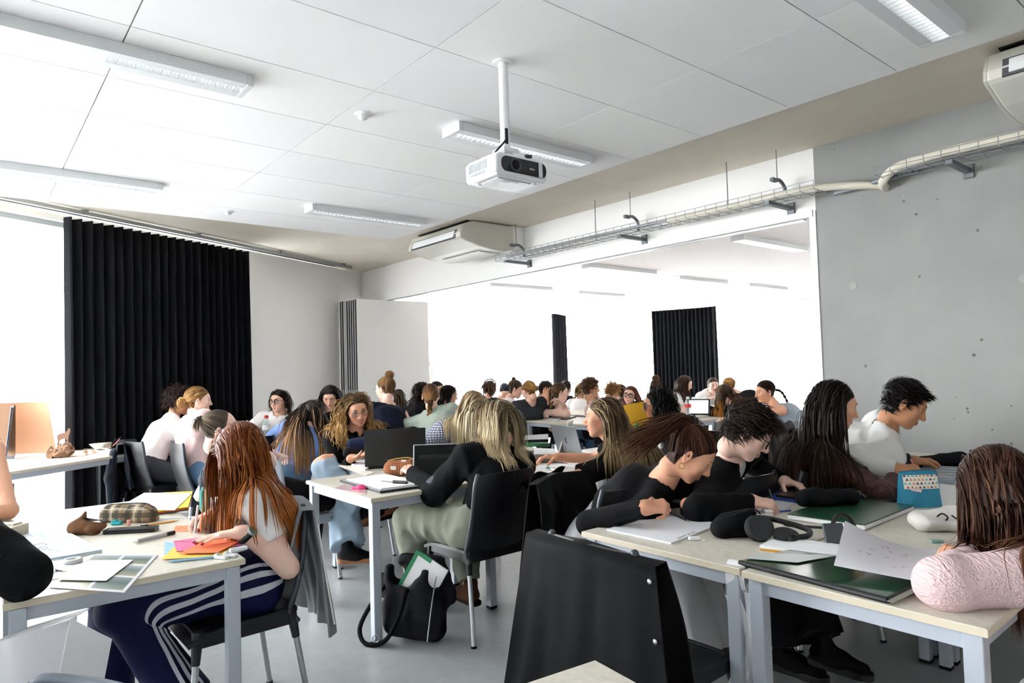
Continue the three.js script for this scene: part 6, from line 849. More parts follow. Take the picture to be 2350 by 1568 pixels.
{ const R = rng(31), scraps = [[176, 1046, 0.12, 0.10, '#d9a993', 'pale pink card cut-out lying at the front of the window table'], [205, 1040, 0.10, 0.14, '#e2d9cf', 'cream card strip among the models on the window table'], [232, 1036, 0.16, 0.11, '#e9eef0', 'white paper piece in the middle of the window table models'], [258, 1030, 0.13, 0.12, '#dfe9ec', 'pale blue-white paper at the right end of the window table']]; for (const [x, y, w, d, c, l] of scraps) { const p = x === 176 ? [0.773, 0.745, -6.771] : x === 205 ? [0.865, 0.745, -6.88] : x === 232 ? [0.962, 0.745, -6.946] : [1.079, 0.745, -7.046]; const g = thing('paper_model', l, 'paper model', p, YR + R() - 0.5); part('base', rbox(w, 0.003, d, 0, 0.0015, 0, 0.001), K(c, 0.85), g); part('folded_strip', sheet((u, v) => V(mix(-w / 2, w / 2, u), 0.006 + 0.05 * Math.sin(u * PI) * (0.6 + R() * 0.02), mix(-0.02, 0.02, v) + 0.02 * Math.sin(u * 5)), 10, 2, 0.0015), K(x === 232 ? '#f0f0ee' : '#d8b49c', 0.85), g); }
  single('jar', 'grey-brown paint jar at the right of the window table models', 'jar', [new THREE.LatheGeometry([[0, 0], [0.03, 0], [0.033, 0.01], [0.033, 0.05], [0.026, 0.058], [0.026, 0.066], [0, 0.066]].map(([x, y]) => new THREE.Vector2(x, y)), 24)], K('#8d8478', 0.5), [1.048, 0.745, -7.138]); single('stone', 'small flat brown stone beside the paint jar', 'stone', new THREE.SphereGeometry(0.04, 16, 10).scale(1.1, 0.5, 0.8).translate(0, 0.02, 0), K('#7f776a', 0.8), [1.117, 0.745, -7.047]);
  pen('brush', 'thin red paint brush leaning in the paint jar', [0.962, 0.837, -6.363], [0.997, 0.897, -6.266], 0.004, K('#b04a3c', 0.5)); const g = thing('bowl', 'white crumpled plaster bowl among the window table models', 'bowl', [0.992, 0.745, -7.211]); part('shell', new THREE.LatheGeometry([[0.0, 0.004], [0.04, 0.004], [0.085, 0.05], [0.09, 0.055], [0.082, 0.052], [0.038, 0.01], [0, 0.01]].map(([x, y]) => new THREE.Vector2(x, y)), 24), M.white, g); }
{ // bags under the window table
  const red = canvasTex(256, 256, (c) => { c.fillStyle = '#d8321f'; c.fillRect(0, 0, 256, 256); c.fillStyle = '#f6e9e4'; c.font = 'bold 50px serif'; c.fillText('S BEAU', 22, 70); c.fillText('T', 214, 70); });
  const b = [1.109, 0, -8.613]; const g = thing('shopping_bag', 'red shopping bag with white lettering under the window table', 'bag', [b[0] + 0.05, 0, b[2]], YR); part('panel', sheet((u, v) => V(mix(-0.19, 0.2, u) * (1 - 0.15 * v), 0.02 + 0.42 * (1 - v), 0.08 + 0.03 * Math.sin(u * 9 + v * 4)), 20, 12, 0.003).applyMatrix4(new THREE.Matrix4()), new THREE.MeshStandardMaterial({ map: (() => { red.flipY = true; return red; })(), roughness: 0.4 }), g); part('back_panel', sheet((u, v) => V(mix(0.2, -0.19, u) * (1 - 0.1 * v), 0.02 + 0.44 * (1 - v), -0.05 + 0.02 * Math.sin(u * 7)), 12, 8, 0.003), K('#c92c1b', 0.45), g);
  blob('plastic_bag', 'crumpled white plastic bag with red print in front of the red shopping bag', 'bag', [b[0] + 0.18, 0, b[2] + 0.22], [ell([0, 0.15, 0], [0.24, 0.15, 0.13]), ell([0.1, 0.24, 0], [0.1, 0.1, 0.08]), ell([-0.14, 0.2, 0.02], [0.08, 0.12, 0.07])], new THREE.MeshPhysicalMaterial({ color: lin('#f1eeee'), roughness: 0.35, map: dataTex(128, (u, v) => { const k = pnoise(u, v, 6, 44); return k > 0.28 ? [214, 96, 104] : k < -0.34 ? [150, 150, 156] : [248, 246, 246]; }, 3, 3) }), 0.012, 0.03, 14, null, YR); }
// --- middle tables
{ const cs = [[1.729, 0.746, -3.737], [1.71, 0.746, -3.211], [1.996, 0.746, -3.177], [2.007, 0.746, -3.699]]; slab('portfolio', 'thin black portfolio under the open sketchbook on the middle table', 'portfolio', cs, 0.012, M.plasticBlack); slab('sketchbook', 'open white sketchbook on the black portfolio', 'sketchbook', up([[1.745, 0.76, -3.684], [1.731, 0.76, -3.241], [1.999, 0.76, -3.217], [1.997, 0.76, -3.679]], 0.0), 0.006, M.paper); slab('sketchbook', 'grey-edged drawing block between the sketchbook and the portfolio', 'drawing block', up(cs, 0.0125), 0.002, K('#9a9c9f', 0.7)); }
pen('pen', 'thick black marker lying on the open sketchbook', [1.9, 0.775, -3.241], [1.857, 0.775, -3.333], 0.009, M.plasticBlack); pen('pencil', 'thin grey pencil on the sketchbook beside the black marker', [1.831, 0.772, -3.432], [1.863, 0.772, -3.33], 0.003, K('#7b7f85'));
blob('eraser', 'bright pink rubber figure next to the sketchbook corner', 'eraser', [1.688, 0.745, -3.414], [cap([-0.03, 0.008, 0], [0.03, 0.01, 0.005], 0.008, 0.01), cap([0.01, 0.012, 0], [0.02, 0.02, -0.02], 0.008, 0.006)], K('#e8447e', 0.5), 0.003, 0.002, 60, null, YR);
slab('sleeve', 'clear pinkish plastic sleeve at the left end of the sketchbook table', 'sleeve', [[1.602, 0.746, -3.542], [1.653, 0.746, -3.257], [1.723, 0.746, -3.405], [1.706, 0.746, -3.631]], 0.0012, K('#d3b5bd', 0.2));
single('clip', 'orange scissors handle beside the woman in the black jacket', 'scissors', [new THREE.TorusGeometry(0.022, 0.005, 8, 20).rotateX(PI / 2).translate(-0.02, 0.006, 0), new THREE.TorusGeometry(0.022, 0.005, 8, 20).rotateX(PI / 2).translate(0.03, 0.006, 0.01)], K('#e3562b', 0.45), [2.065, 0.745, -3.36], YR);
function laptop(label, pos, yaw, mat, open = 1.9, w = 0.33, d = 0.23, logo) { const g = thing('laptop', label, 'laptop', pos, yaw); part('base', rbox(w, 0.016, d, 0, 0.008, 0, 0.005), mat, g); part('keyboard', box(w * 0.88, 0.002, d * 0.5, 0, 0.0166, -d * 0.12), M.black, g); const L = new THREE.Group(); L.name = 'screen'; L.position.set(0, 0.016, -d / 2); L.rotation.x = -(open - PI / 2); g.add(L); part('screen_lid', rbox(w, d, 0.008, 0, d / 2, 0, 0.003), mat, L); part('display', box(w * 0.94, d * 0.88, 0.001, 0, d / 2, 0.0045), M.screen, L); if (logo) part('logo', logo.translate(0, d / 2, -0.0045), M.black, L); return g; }
const squareLogo = merge([[-1, -1], [1, -1], [1, 1], [-1, 1]].map(([x, y]) => box(0.014, 0.014, 0.0012, x * 0.0085, y * 0.0085, 0)));
laptop('open black laptop in front of the curly-haired woman, lid towards us', [2.301, 0.745, -4.089], yawOf(-10), K('#15181b', 0.4), 1.75, 0.40, 0.25, squareLogo);
slab('notebook', 'open white notebook left of the black laptop', 'notebook', [[2.101, 0.746, -4.451], [2.024, 0.746, -3.995], [2.28, 0.746, -4.299], [2.29, 0.746, -4.643]], 0.014, M.paper); slab('sheet', 'cream paper sheets at the left end of the laptop table', 'paper', [[2.008, 0.746, -4.37], [1.943, 0.746, -3.825], [2.027, 0.746, -3.883], [2.138, 0.746, -4.473]], 0.003, K('#ece6d8', 0.85));
{ const wov = canvasTex(128, 128, (c) => { c.fillStyle = '#9a5f3c'; c.fillRect(0, 0, 128, 128); for (let i = 0; i < 16; i++) { c.fillStyle = i % 2 ? '#b8794f' : '#7a4529'; c.fillRect(i * 8, 0, 4, 128); } for (let j = 0; j < 8; j++) { c.fillStyle = 'rgba(60,36,26,0.4)'; c.fillRect(0, j * 16, 128, 3); } }, 9, 9);
  blob('pencil_case', 'bulging brown patchwork pencil case with white patches beside the black laptop', 'pencil case', [2.102, 0.745, -3.648], [cap([-0.07, 0.05, 0], [0.06, 0.05, 0], 0.048, 0.05, { l: V(0, 0, 1), w: 1.05 }), cap([-0.06, 0.018, 0], [0.07, 0.018, 0], 0.02, 0.02, { k: 0.03, l: V(0, 0, 1), w: 1.8 })], new THREE.MeshStandardMaterial({ map: wov, roughness: 0.9 }), 0.004, 0.004, 30, null, YR, (g) => { part('patch', [rbox(0.034, 0.034, 0.006, -0.05, 0.05, 0.05, 0.002), rbox(0.03, 0.05, 0.006, 0.01, 0.065, 0.047, 0.002).rotateX(-0.25)], K('#e6dfd0', 0.9), g); part('zip', tube([[-0.09, 0.095, 0.01], [-0.02, 0.108, 0.012], [0.06, 0.105, 0.012], [0.105, 0.06, 0.01]], 0.004, 24, 6), M.gold, g); part('net_patch', [0, 1, 2, 3, 4].map((i) => tube([[0.05 + i * 0.013, 0.005, 0.05 - i * 0.006], [0.06 + i * 0.012, 0.05, 0.056 - i * 0.007], [0.055 + i * 0.01, 0.095, 0.03 - i * 0.005]], 0.0035, 10, 5)), M.black, g); }); }
{ const g = thing('tablet', 'black tablet with silver rim propped up left of the woman in the black jacket', 'tablet', [2.201, 0.745, -3.433], yawOf(190) + 0.2); const T = new THREE.Group(); T.name = 'slate'; T.rotation.x = -0.25; g.add(T); part('case', rbox(0.27, 0.20, 0.012, 0, 0.10, 0, 0.008, 3), K('#9a9ea3', 0.4), T); part('display', rbox(0.258, 0.188, 0.003, 0, 0.10, 0.0062, 0.006), M.screen, T); part('stand', rbox(0.2, 0.12, 0.006, 0, 0.06, -0.06, 0.002).rotateX(0.35), M.plasticBlack, g); }
blob('pouch', 'navy cloth pouch held up by the smiling curly-haired woman', 'pouch', [2.129, 0.904, -4.169], [cap([-0.10, 0, 0], [0.10, 0.012, 0], 0.034, 0.045, { l: V(0, 0, 1), w: 1.2 })], cloth('#20253f'), 0.005, 0.006, 26, null, YR);
slab('sheet', 'white drawing sheets under the teal-ended pen at the front table edge', 'paper', [[2.582, 0.746, -2.934], [2.856, 0.746, -2.904], [3.193, 0.746, -3.177], [2.884, 0.746, -3.308]], 0.003, M.paper); slab('sheet', 'crumpled white paper near the folded tablet', 'paper', [[3.126, 0.746, -3.597], [3.162, 0.746, -3.346], [3.554, 0.746, -3.844], [3.492, 0.746, -4.015]], 0.006, M.paper);
pen('pen', 'white pen with teal ends on the drawing sheets', [2.77, 0.753, -2.886], [2.864, 0.753, -3.172], 0.0055, M.white, K('#1f8f7c', 0.4), null, K('#1f8f7c', 0.4)); pen('pencil', 'dark pencil with a red end behind the teal pen', [3.069, 0.75, -3.35], [3.078, 0.75, -3.212], 0.0036, K('#1d1d20', 0.5), K('#1d1d20'), null, K('#8e2a2a'));
blob('pencil_case', 'open brown-grey felt pencil case beside the drawing sheets', 'pencil case', [3.017, 0.745, -3.405], [cap([-0.10, 0.03, 0], [0.10, 0.03, 0], 0.035, 0.032, { l: V(0, 0, 1), w: 1.1 }), cap([-0.08, 0.075, 0], [0.08, 0.07, 0], 0.03, 0.025, { op: -1, k: 0.01 })], cloth('#6c6055'), 0.005, 0.003, 30, null, YR - 0.1);
const marb = dataTex(256, (u, v) => { const k = pnoise(u, v, 14, 61), m = Math.abs(k) < 0.1 ? 1 : 0; return [14 + m * 8, 74 + k * 60 + m * 34, 42 + k * 30 + m * 20]; }, 1, 1);
const greenGloss = new THREE.MeshPhysicalMaterial({ map: marb, roughness: 0.22, clearcoat: 0.5, clearcoatRoughness: 0.15 });
slab('folder', 'green marbled folder under a black tablet on the table by the opening', 'folder', [[3.527, 0.746, -4.156], [3.648, 0.746, -3.996], [3.951, 0.746, -4.315], [3.855, 0.746, -4.505]], 0.03, greenGloss); slab('tablet', 'black closed tablet on the green marbled folder', 'tablet', up([[3.562, 0.78, -4.229], [3.73, 0.78, -4.105], [4.012, 0.78, -4.413], [3.821, 0.78, -4.498]], 0), 0.014, M.plasticBlack);
{ const g = thing('tablet', 'white tablet propped in a folded black cover, seen from the side', 'tablet', [3.375, 0.745, -3.592], yawOf(-75)); part('slate', rbox(0.20, 0.26, 0.008, 0, 0.13, 0, 0.004).rotateX(-0.35), M.white, g); part('cover', rbox(0.20, 0.16, 0.006, 0, 0.08, 0, 0.003).rotateX(0.5).translate(0, 0, -0.15), M.plasticBlack, g); part('print', box(0.12, 0.1, 0.001, 0, 0.08, 0.0045).rotateX(-0.35), M.screen, g); }
{ const dots = merge([[0, 0.012, 0.009], [0.004, -0.004, 0.008], [-0.004, -0.016, 0.0075]].map(([x, y, r]) => new THREE.SphereGeometry(r, 12, 8).scale(0.8, 1, 0.1).translate(x, y, 0))); laptop('silver open laptop seen from behind its lid, next to the woman in profile', [3.445, 0.745, -3.426], yawOf(60), M.silver, 1.85, 0.31, 0.22, dots); }
single('cable', 'white charging cable curled beside the silver laptop', 'cable', tube([[0, 0.004, 0], [0.03, 0.03, 0.01], [0.05, 0.035, -0.02], [0.03, 0.01, -0.05], [0.06, 0.004, -0.06]], 0.0025, 30, 6), M.white, [3.271, 0.745, -3.288]);
{ const g = thing('folder', 'upright mustard yellow card folder held open before the woman with black curls', 'folder', [4.041, 0.745, -3.395], yawOf(180)); part('cover', sheet((u, v) => V(mix(-0.135, 0.135, u) - 0.07 * (1 - v) * 0 + 0.0, v * 0.34, -0.06 * v + 0.01 * Math.sin(u * 3)).applyAxisAngle(V(0, 0, 1), 0.16), 8, 6, 0.002), K('#d9a520', 0.75), g); }
function bottle(label, pos, capCol, tint, h = 0.2, lab) { const g = thing('bottle', label, 'bottle', pos), s = h / 0.2; part('body', new THREE.LatheGeometry([[0, 0.002], [0.028, 0], [0.031, 0.01], [0.031, 0.06], [0.028, 0.075], [0.031, 0.09], [0.031, 0.13], [0.022, 0.16], [0.0125, 0.172], [0.0125, 0.18], [0, 0.18]].map(([x, y]) => new THREE.Vector2(x * s, y * s)), 24), new THREE.MeshPhysicalMaterial({ color: lin(tint), roughness: 0.12, transmission: 0.8, thickness: 0 }), g); part('cap', new THREE.CylinderGeometry(0.0155 * s, 0.0155 * s, 0.022 * s, 20).translate(0, 0.187 * s, 0), K(capCol, 0.4), g); part('label', new THREE.CylinderGeometry(0.0315 * s, 0.0315 * s, 0.036 * s, 24, 1, true).translate(0, 0.105 * s, 0), K(lab ?? '#dfe4e4', 0.6), g); return g; }
bottle('clear plastic bottle with a green cap in front of the yellow folder', [3.945, 0.745, -3.345], '#1d9a52', '#e6efe4', 0.2, '#d9cfc0'); bottle('clear water bottle with a red cap on the back left table', [2.304, 0.745, -6.607], '#cf2a26', '#eef4f6', 0.25, '#e8eef0'); bottle('bottle with a red label behind the woman with black curls', [6.37, 0.784, -4.639], '#cfd8cf', '#e8eeee', 0.22, '#d63a2e');
blob('pouch', 'dark grey zipped pouch in front of the woman in the white T-shirt', 'pouch', [2.592, 0.745, -7.04], [cap([-0.07, 0.028, 0], [0.07, 0.03, 0], 0.03, 0.028, { l: V(0, 0, 1), w: 1.1 })], cloth('#23252b'), 0.006, 0.004, 26, null, YR); slab('book', 'small stack of papers under the dark grey pouch', 'papers', [[2.424, 0.746, -6.825], [2.593, 0.746, -6.728], [2.736, 0.746, -7.048], [2.577, 0.746, -7.2]], 0.02, K('#cfc6bb', 0.8)); single('cup', 'white paper cup beside the dark grey pouch', 'cup', new THREE.LatheGeometry([[0, 0.001], [0.026, 0], [0.034, 0.09], [0.036, 0.092], [0.033, 0.09], [0.025, 0.004], [0, 0.004]].map(([x, y]) => new THREE.Vector2(x, y)), 24), M.white, [2.58, 0.745, -6.763]);
slab('sheet', 'white papers lying on the back left table behind the blue shirt', 'paper', [[2.292, 0.746, -6.361], [2.502, 0.746, -6.447], [2.731, 0.746, -6.823], [2.511, 0.746, -6.844]], 0.004, M.paper);
{ const g = laptop('black laptop at the woman with centre-parted hair, only the lid edge showing', [2.637, 0.936, -6.535], yawOf(-20), M.plasticBlack, 1.8, 0.33, 0.22); g.position.y = TH; }

// ---------------------------------------------------------------- right tables
const boardTex = canvasTex(512, 512, (c) => { c.fillStyle = '#eceef2'; c.fillRect(0, 0, 512, 512); c.fillStyle = 'rgba(40,44,52,0.75)'; const R = rng(9); for (let i = 0; i < 18; i++) c.fillRect(486 - R() * 8, 250 + i * 10, 14 + R() * 6, 3 + R() * 5); });
slab('drawing_board', 'large blank white drawing board with small black print at its right edge', 'drawing board', [[1.942, 0.746, -1.816], [1.95, 0.746, -1.516], [2.32, 0.746, -1.555], [2.281, 0.746, -1.858]], 0.006, new THREE.MeshStandardMaterial({ map: boardTex, roughness: 0.7 }));
single('eraser', 'white rubber at the right corner of the drawing board', 'eraser', [rbox(0.042, 0.012, 0.02, 0, 0.006, 0, 0.004), rbox(0.014, 0.006, 0.01, 0.03, 0.003, 0.016, 0.002)], K('#ececea', 0.7), [2.06, 0.745, -1.495], YR);
single('eraser_crumb', 'small white chip on the table behind the drawing board corner', 'eraser', rbox(0.012, 0.006, 0.008, 0, 0.003, 0, 0.002), M.white, [2.04, 0.745, -1.888], YR);
function phone(label, c, w, d, yaw, lit) { const g = thing('phone', label, 'phone', c, yaw); part('case', rbox(w, 0.010, d, 0, 0.005, 0, 0.004), K('#2c2622', 0.5), g); part('screen', box(w * 0.92, 0.001, d * 0.9, 0, 0.0106, 0), lit ? new THREE.MeshStandardMaterial({ map: lit, roughness: 0.15 }) : M.screen, g); return g; }
phone('smartphone in a dark case lying in front of the woman with the ponytail', [2.411, 0.745, -1.678], 0.17, 0.085, YR - 0.1, canvasTex(128, 64, (c) => { c.fillStyle = '#1a1715'; c.fillRect(0, 0, 128, 64); c.fillStyle = '#a08f88'; c.fillRect(8, 6, 70, 50); c.fillStyle = '#6d5f5a'; c.fillRect(20, 14, 30, 34); c.fillStyle = '#4b423e'; c.fillRect(84, 6, 36, 50); }));
pen('pencil', 'dark pencil held by the woman with the ponytail', people.pony.tips.R.i.clone().add(V(0.085, -0.045, 0.06)).toArray(), people.pony.tips.R.i.clone().add(V(-0.05, 0.035, -0.03)).toArray(), 0.0042, K('#23262a', 0.5), M.wood);
pen('pencil', 'dark green pencil in the writing hand of the young man in glasses', people.guy.tips.R.i.clone().add(V(0.012, -0.03, 0.012)).toArray(), people.guy.tips.R.i.clone().add(V(0.03, 0.12, -0.03)).toArray(), 0.004, K('#33433c', 0.5), M.wood);
pen('pencil', 'pink pencil in the writing hand of the young man in the white sweater', people.white.tips.R.i.clone().add(V(0.02, -0.03, 0.01)).toArray(), people.white.tips.R.i.clone().add(V(-0.015, 0.11, -0.02)).toArray(), 0.004, K('#c97a86', 0.5), M.wood);
pen('pen', 'white pen in the writing hand of the red-haired woman', people.red.tips.R.i.clone().add(V(-0.01, -0.035, 0.005)).toArray(), people.red.tips.R.i.clone().add(V(0.015, 0.125, -0.01)).toArray(), 0.0045, M.white, M.metalWhite);
pen('pen', 'dark pen in the hand of the woman in the pink sweater', people.pink.tips.L.i.clone().add(V(0.03, -0.03, -0.03)).toArray(), people.pink.tips.L.i.clone().add(V(-0.02, 0.09, 0.04)).toArray(), 0.0045, M.black, M.black);
single('phone', 'phone held loosely by the woman with the ponytail', 'phone', rbox(0.10, 0.008, 0.05, 0, 0, 0, 0.003), K('#43474c', 0.35), [2.434, 0.785, -1.812], YR - 0.35);
slab('notebook', 'white ruled notebook with a blue edge line behind the phone', 'notebook', [[2.525, 0.746, -1.722], [2.512, 0.746, -1.564], [2.627, 0.746, -1.537], [2.668, 0.746, -1.784]], 0.006, new THREE.MeshStandardMaterial({ map: canvasTex(128, 128, (c) => { c.fillStyle = '#f0f1f6'; c.fillRect(0, 0, 128, 128); c.fillStyle = '#3a47a0'; c.fillRect(0, 98, 128, 9); }), roughness: 0.7 }));
blob('pouch', 'large slack black pouch in the middle of the right tables', 'pouch', [2.21, 0.745, -1.411], [cap([-0.06, 0.034, 0], [0.07, 0.034, 0], 0.036, 0.036, { l: V(0, 0, 1), w: 1.2 }), cap([-0.03, 0.05, 0], [0.05, 0.075, -0.01], 0.03, 0.024, { k: 0.03 })], cloth('#121316'), 0.005, 0.009, 22, null, YR, (g) => part('zip', tube([[-0.07, 0.07, 0.02], [0, 0.09, 0.02], [0.06, 0.1, 0.01], [0.1, 0.06, 0]], 0.003, 20, 5), M.black, g));
{ const g = thing('headphones', 'black over-ear headphones lying beside the slack pouch', 'headphones', [2.242, 0.745, -1.273], YR); const soft = K('#17191c', 0.55); part('earcup', [new THREE.CylinderGeometry(0.044, 0.04, 0.026, 28).rotateX(1.1).translate(-0.06, 0.05, 0.0)], soft, g); part('cushion', new THREE.TorusGeometry(0.034, 0.014, 12, 28).rotateX(1.1 - PI / 2).translate(-0.062, 0.044, -0.022), K('#0d0e10', 0.7), g); part('earcup', [new THREE.CylinderGeometry(0.044, 0.04, 0.026, 28).rotateX(0.3).translate(0.02, 0.022, 0.02)], soft, g); part('headband', tube([[-0.07, 0.085, -0.02], [-0.02, 0.07, -0.07], [0.06, 0.05, -0.07], [0.12, 0.032, -0.02], [0.09, 0.025, 0.03], [0.04, 0.025, 0.04]], 0.010, 36, 8).scale(1, 1, 1), K('#1f2124', 0.4), g); }
pen('stick', 'thin flat black drawing stick behind the headphones', [2.461, 0.75, -1.372], [2.528, 0.75, -1.251], 0.005, M.plasticBlack);
{ const c = canvasTex(256, 32, (x) => { x.fillStyle = '#f2f3f5'; x.fillRect(0, 0, 256, 32); x.fillStyle = '#e2a032'; x.fillRect(0, 14, 256, 8); }); slab('drawing_block', 'white drawing block with an orange line along its edge in front of the headphones', 'drawing block', [[2.104, 0.746, -1.262], [2.176, 0.746, -1.029], [2.294, 0.746, -1.069], [2.265, 0.746, -1.278]], 0.016, new THREE.MeshStandardMaterial({ color: 0xf2f3f5, roughness: 0.7 })); slab('orange_line', 'orange paper strip lying in front of the white drawing block', 'paper strip', [[2.065, 0.755, -1.239], [2.135, 0.755, -1.012], [2.155, 0.755, -1.019], [2.085, 0.755, -1.249]], 0.002, K('#e2a032', 0.6)); }
const folderGreen = new THREE.MeshPhysicalMaterial({ color: lin('#1c4a33'), roughness: 0.3, clearcoat: 0.4, clearcoatRoughness: 0.2 });
{ const cs = [[2.582, 0.746, -1.42], [2.603, 0.746, -1.129], [3.075, 0.746, -1.131], [3.065, 0.746, -1.437]]; slab('folder', 'dark green folder in the middle of the right tables with white pages', 'folder', up(cs, 0.018), 0.004, folderGreen); slab('page_block', 'thick block of white pages inside the dark green folder', 'paper', up(cs.map((p, i) => (i < 0 ? p : p)), 0.002), 0.015, M.paper); }
blob('pencil_case', 'long black fabric pencil case on the dark green folder', 'pencil case', [2.84, 0.768, -1.383], [cap([-0.10, 0.035, 0], [0.11, 0.03, 0], 0.036, 0.034, { l: V(0, 0, 1), w: 1.1 }), cap([-0.09, 0.055, 0], [-0.06, 0.062, 0], 0.012, 0.012, { k: 0.02 })], cloth('#0f1013'), 0.006, 0.006, 24, null, YR + 0.1);
slab('folder', 'blue folder with gold print left of the long black pencil case', 'folder', [[2.897, 0.746, -1.681], [2.891, 0.746, -1.485], [3.096, 0.746, -1.522], [3.139, 0.746, -1.737]], 0.012, K('#27438c', 0.4)); slab('paint_box', 'flat black paint box on the blue folder', 'paint box', up([[2.912, 0.759, -1.656], [2.916, 0.759, -1.503], [3.04, 0.759, -1.515], [3.045, 0.759, -1.686]], 0), 0.010, K('#2a2117', 0.35));
slab('folder', 'dark green notebook behind the long black pencil case', 'notebook', [[3.022, 0.746, -1.371], [3.158, 0.746, -1.364], [3.267, 0.746, -1.459], [3.148, 0.746, -1.496]], 0.014, K('#1e2a26', 0.4)); slab('notebook', 'thick dark notebook under the white-edged phone', 'notebook', [[3.065, 0.746, -1.297], [3.196, 0.746, -1.237], [3.313, 0.746, -1.313], [3.182, 0.746, -1.368]], 0.012, K('#2f3a36', 0.5)); phone('white-edged phone on the thick dark notebook', [3.126, 0.758, -1.281], 0.12, 0.07, YR, null);
slab('sheet', 'large white sheet spread under the lace sleeve', 'paper', [[3.314, 0.746, -1.682], [3.154, 0.746, -1.173], [3.683, 0.746, -1.229], [3.874, 0.746, -1.724]], 0.0012, M.paper); slab('sheet', 'white sheet the young man in glasses writes on', 'paper', [[2.599, 0.746, -1.642], [2.648, 0.746, -1.49], [2.945, 0.746, -1.569], [2.913, 0.746, -1.756]], 0.0012, M.paperGrey); slab('sheet', 'crumpled white tracing paper by the lace-topped woman', 'paper', [[3.447, 0.747, -1.714], [3.397, 0.747, -1.58], [3.796, 0.747, -1.69], [3.816, 0.747, -1.807]], 0.02, M.paper); slab('sheet', 'wide pale sheet under the turquoise pouch', 'paper', [[3.276, 0.748, -1.308], [3.222, 0.748, -1.046], [3.713, 0.748, -1.092], [3.848, 0.748, -1.403]], 0.0012, M.paper);
{ const g = thing('sharpener', 'clear jar sharpener beside the blue pencil', 'sharpener', [2.549, 0.745, -1.484], YR); part('jar', rbox(0.032, 0.026, 0.026, 0, 0.013, 0, 0.005), new THREE.MeshPhysicalMaterial({ color: 0xffffff, transmission: 0.7, thickness: 0, roughness: 0.1 }), g); part('lid', rbox(0.033, 0.008, 0.027, 0, 0.03, 0, 0.003), M.metalWhite, g); }
pen('pencil', 'blue pencil lying right of the jar sharpener', [2.655, 0.75, -1.517], [2.723, 0.75, -1.482], 0.0038, K('#33499a', 0.5), M.wood);
{ const tri = canvasTex(256, 256, (c) => { c.fillStyle = '#e7e2d8'; c.fillRect(0, 0, 256, 256); const cols = ['#c4443a', '#38506a', '#d98a5a', '#7fb0a8', '#5a2f36']; const R = rng(3); for (let j = 0; j < 8; j++) for (let i = 0; i < 9; i++) { c.fillStyle = cols[Math.floor(R() * 5)]; const x = i * 30 + (j % 2) * 15, y = j * 32; c.beginPath(); c.moveTo(x, y + 26); c.lineTo(x + 24, y + 26); c.lineTo(x + 12, y + 4); c.fill(); } }, 7, 7);
  const bx = new THREE.BoxGeometry(0.165, 0.15, 0.07, 12, 10, 6), bp = bx.attributes.position; for (let i = 0; i < bp.count; i++) { const y = clamp(bp.getY(i) / 0.15 + 0.5), x = bp.getX(i), z = bp.getZ(i), e = Math.pow(Math.abs(x) / 0.0825, 4); bp.setXYZ(i, x * (1 + 0.06 * Math.pow(1 - y, 3)), bp.getY(i) + 0.075 - 0.006 * e * y, z * mix(1, 0.22, Math.pow(y, 1.6)) * (1 - 0.5 * e) + noise3(x * 40, y * 6, z * 40) * 0.004); } bx.computeVertexNormals();
  const tp = thing('pouch', 'turquoise standing pouch with a band of little triangles', 'pouch', [3.183, 0.745, -1.149], YR); part('body', boxUV(bx), K('#2c86a6', 0.7), tp); ((g) => { part('patterned_band', sheet((u, v) => V(mix(-0.074, 0.074, u), mix(0.078, 0.136, v), 0.035 * mix(1, 0.22, Math.pow(mix(0.078, 0.136, v) / 0.15, 1.6)) * (1 - 0.5 * Math.pow(Math.abs(u - 0.5) * 1.8, 4)) + 0.005), 12, 4, 0.002, [0.15, 0.065]), new THREE.MeshStandardMaterial({ map: tri, roughness: 0.8 }), g); part('tag', box(0.045, 0.012, 0.002, -0.045, 0.068, 0.036).rotateZ(-0.2), K('#e3cfd2', 0.8), g); part('zip', tube([[-0.08, 0.148, 0], [0, 0.153, 0], [0.08, 0.148, 0]], 0.003, 12, 5), K('#1f6a84', 0.5), g); })(tp); }
blob('tote', 'folded white cotton tote bag with black print near the right edge', 'tote bag', [2.831, 0.745, -0.926], [cap([-0.10, 0.035, 0], [0.16, 0.045, 0], 0.034, 0.045, { l: V(0, 0, 1), w: 2.2, k: 0.03 }), cap([-0.11, 0.02, 0.02], [0.0, 0.02, 0.05], 0.02, 0.02, { k: 0.02 }), cap([0.02, 0.06, -0.02], [0.15, 0.05, 0.04], 0.018, 0.03, { k: 0.02 })], cloth('#d9d6d0'), 0.006, 0.009, 18, null, YR, (g) => { part('print', [tube([[-0.08, 0.062, 0.062], [-0.06, 0.072, 0.06], [-0.045, 0.06, 0.068], [-0.055, 0.05, 0.073]], 0.003, 14, 5), tube([[-0.03, 0.066, 0.066], [-0.015, 0.055, 0.075], [-0.005, 0.068, 0.068]], 0.003, 12, 5), tube([[0.06, 0.06, 0.085], [0.05, 0.04, 0.098], [0.07, 0.03, 0.102]], 0.003, 12, 5)], M.black, g); });
slab('book', 'stack of grey-blue picture pages by the hands of the young man in the white sweater', 'book', [[3.791, 0.746, -1.367], [3.822, 0.746, -1.216], [4.311, 0.746, -1.325], [4.244, 0.746, -1.504]], 0.02, new THREE.MeshStandardMaterial({ map: canvasTex(128, 128, (c) => { c.fillStyle = '#9aa6b2'; c.fillRect(0, 0, 128, 128); for (let i = 0; i < 9; i++) { c.fillStyle = i % 2 ? '#c3c9ce' : '#7f8c9a'; c.fillRect(4, 8 + i * 13, 120, 7); } c.fillStyle = '#b9a59d'; c.fillRect(40, 70, 50, 20); }), roughness: 0.5 }));
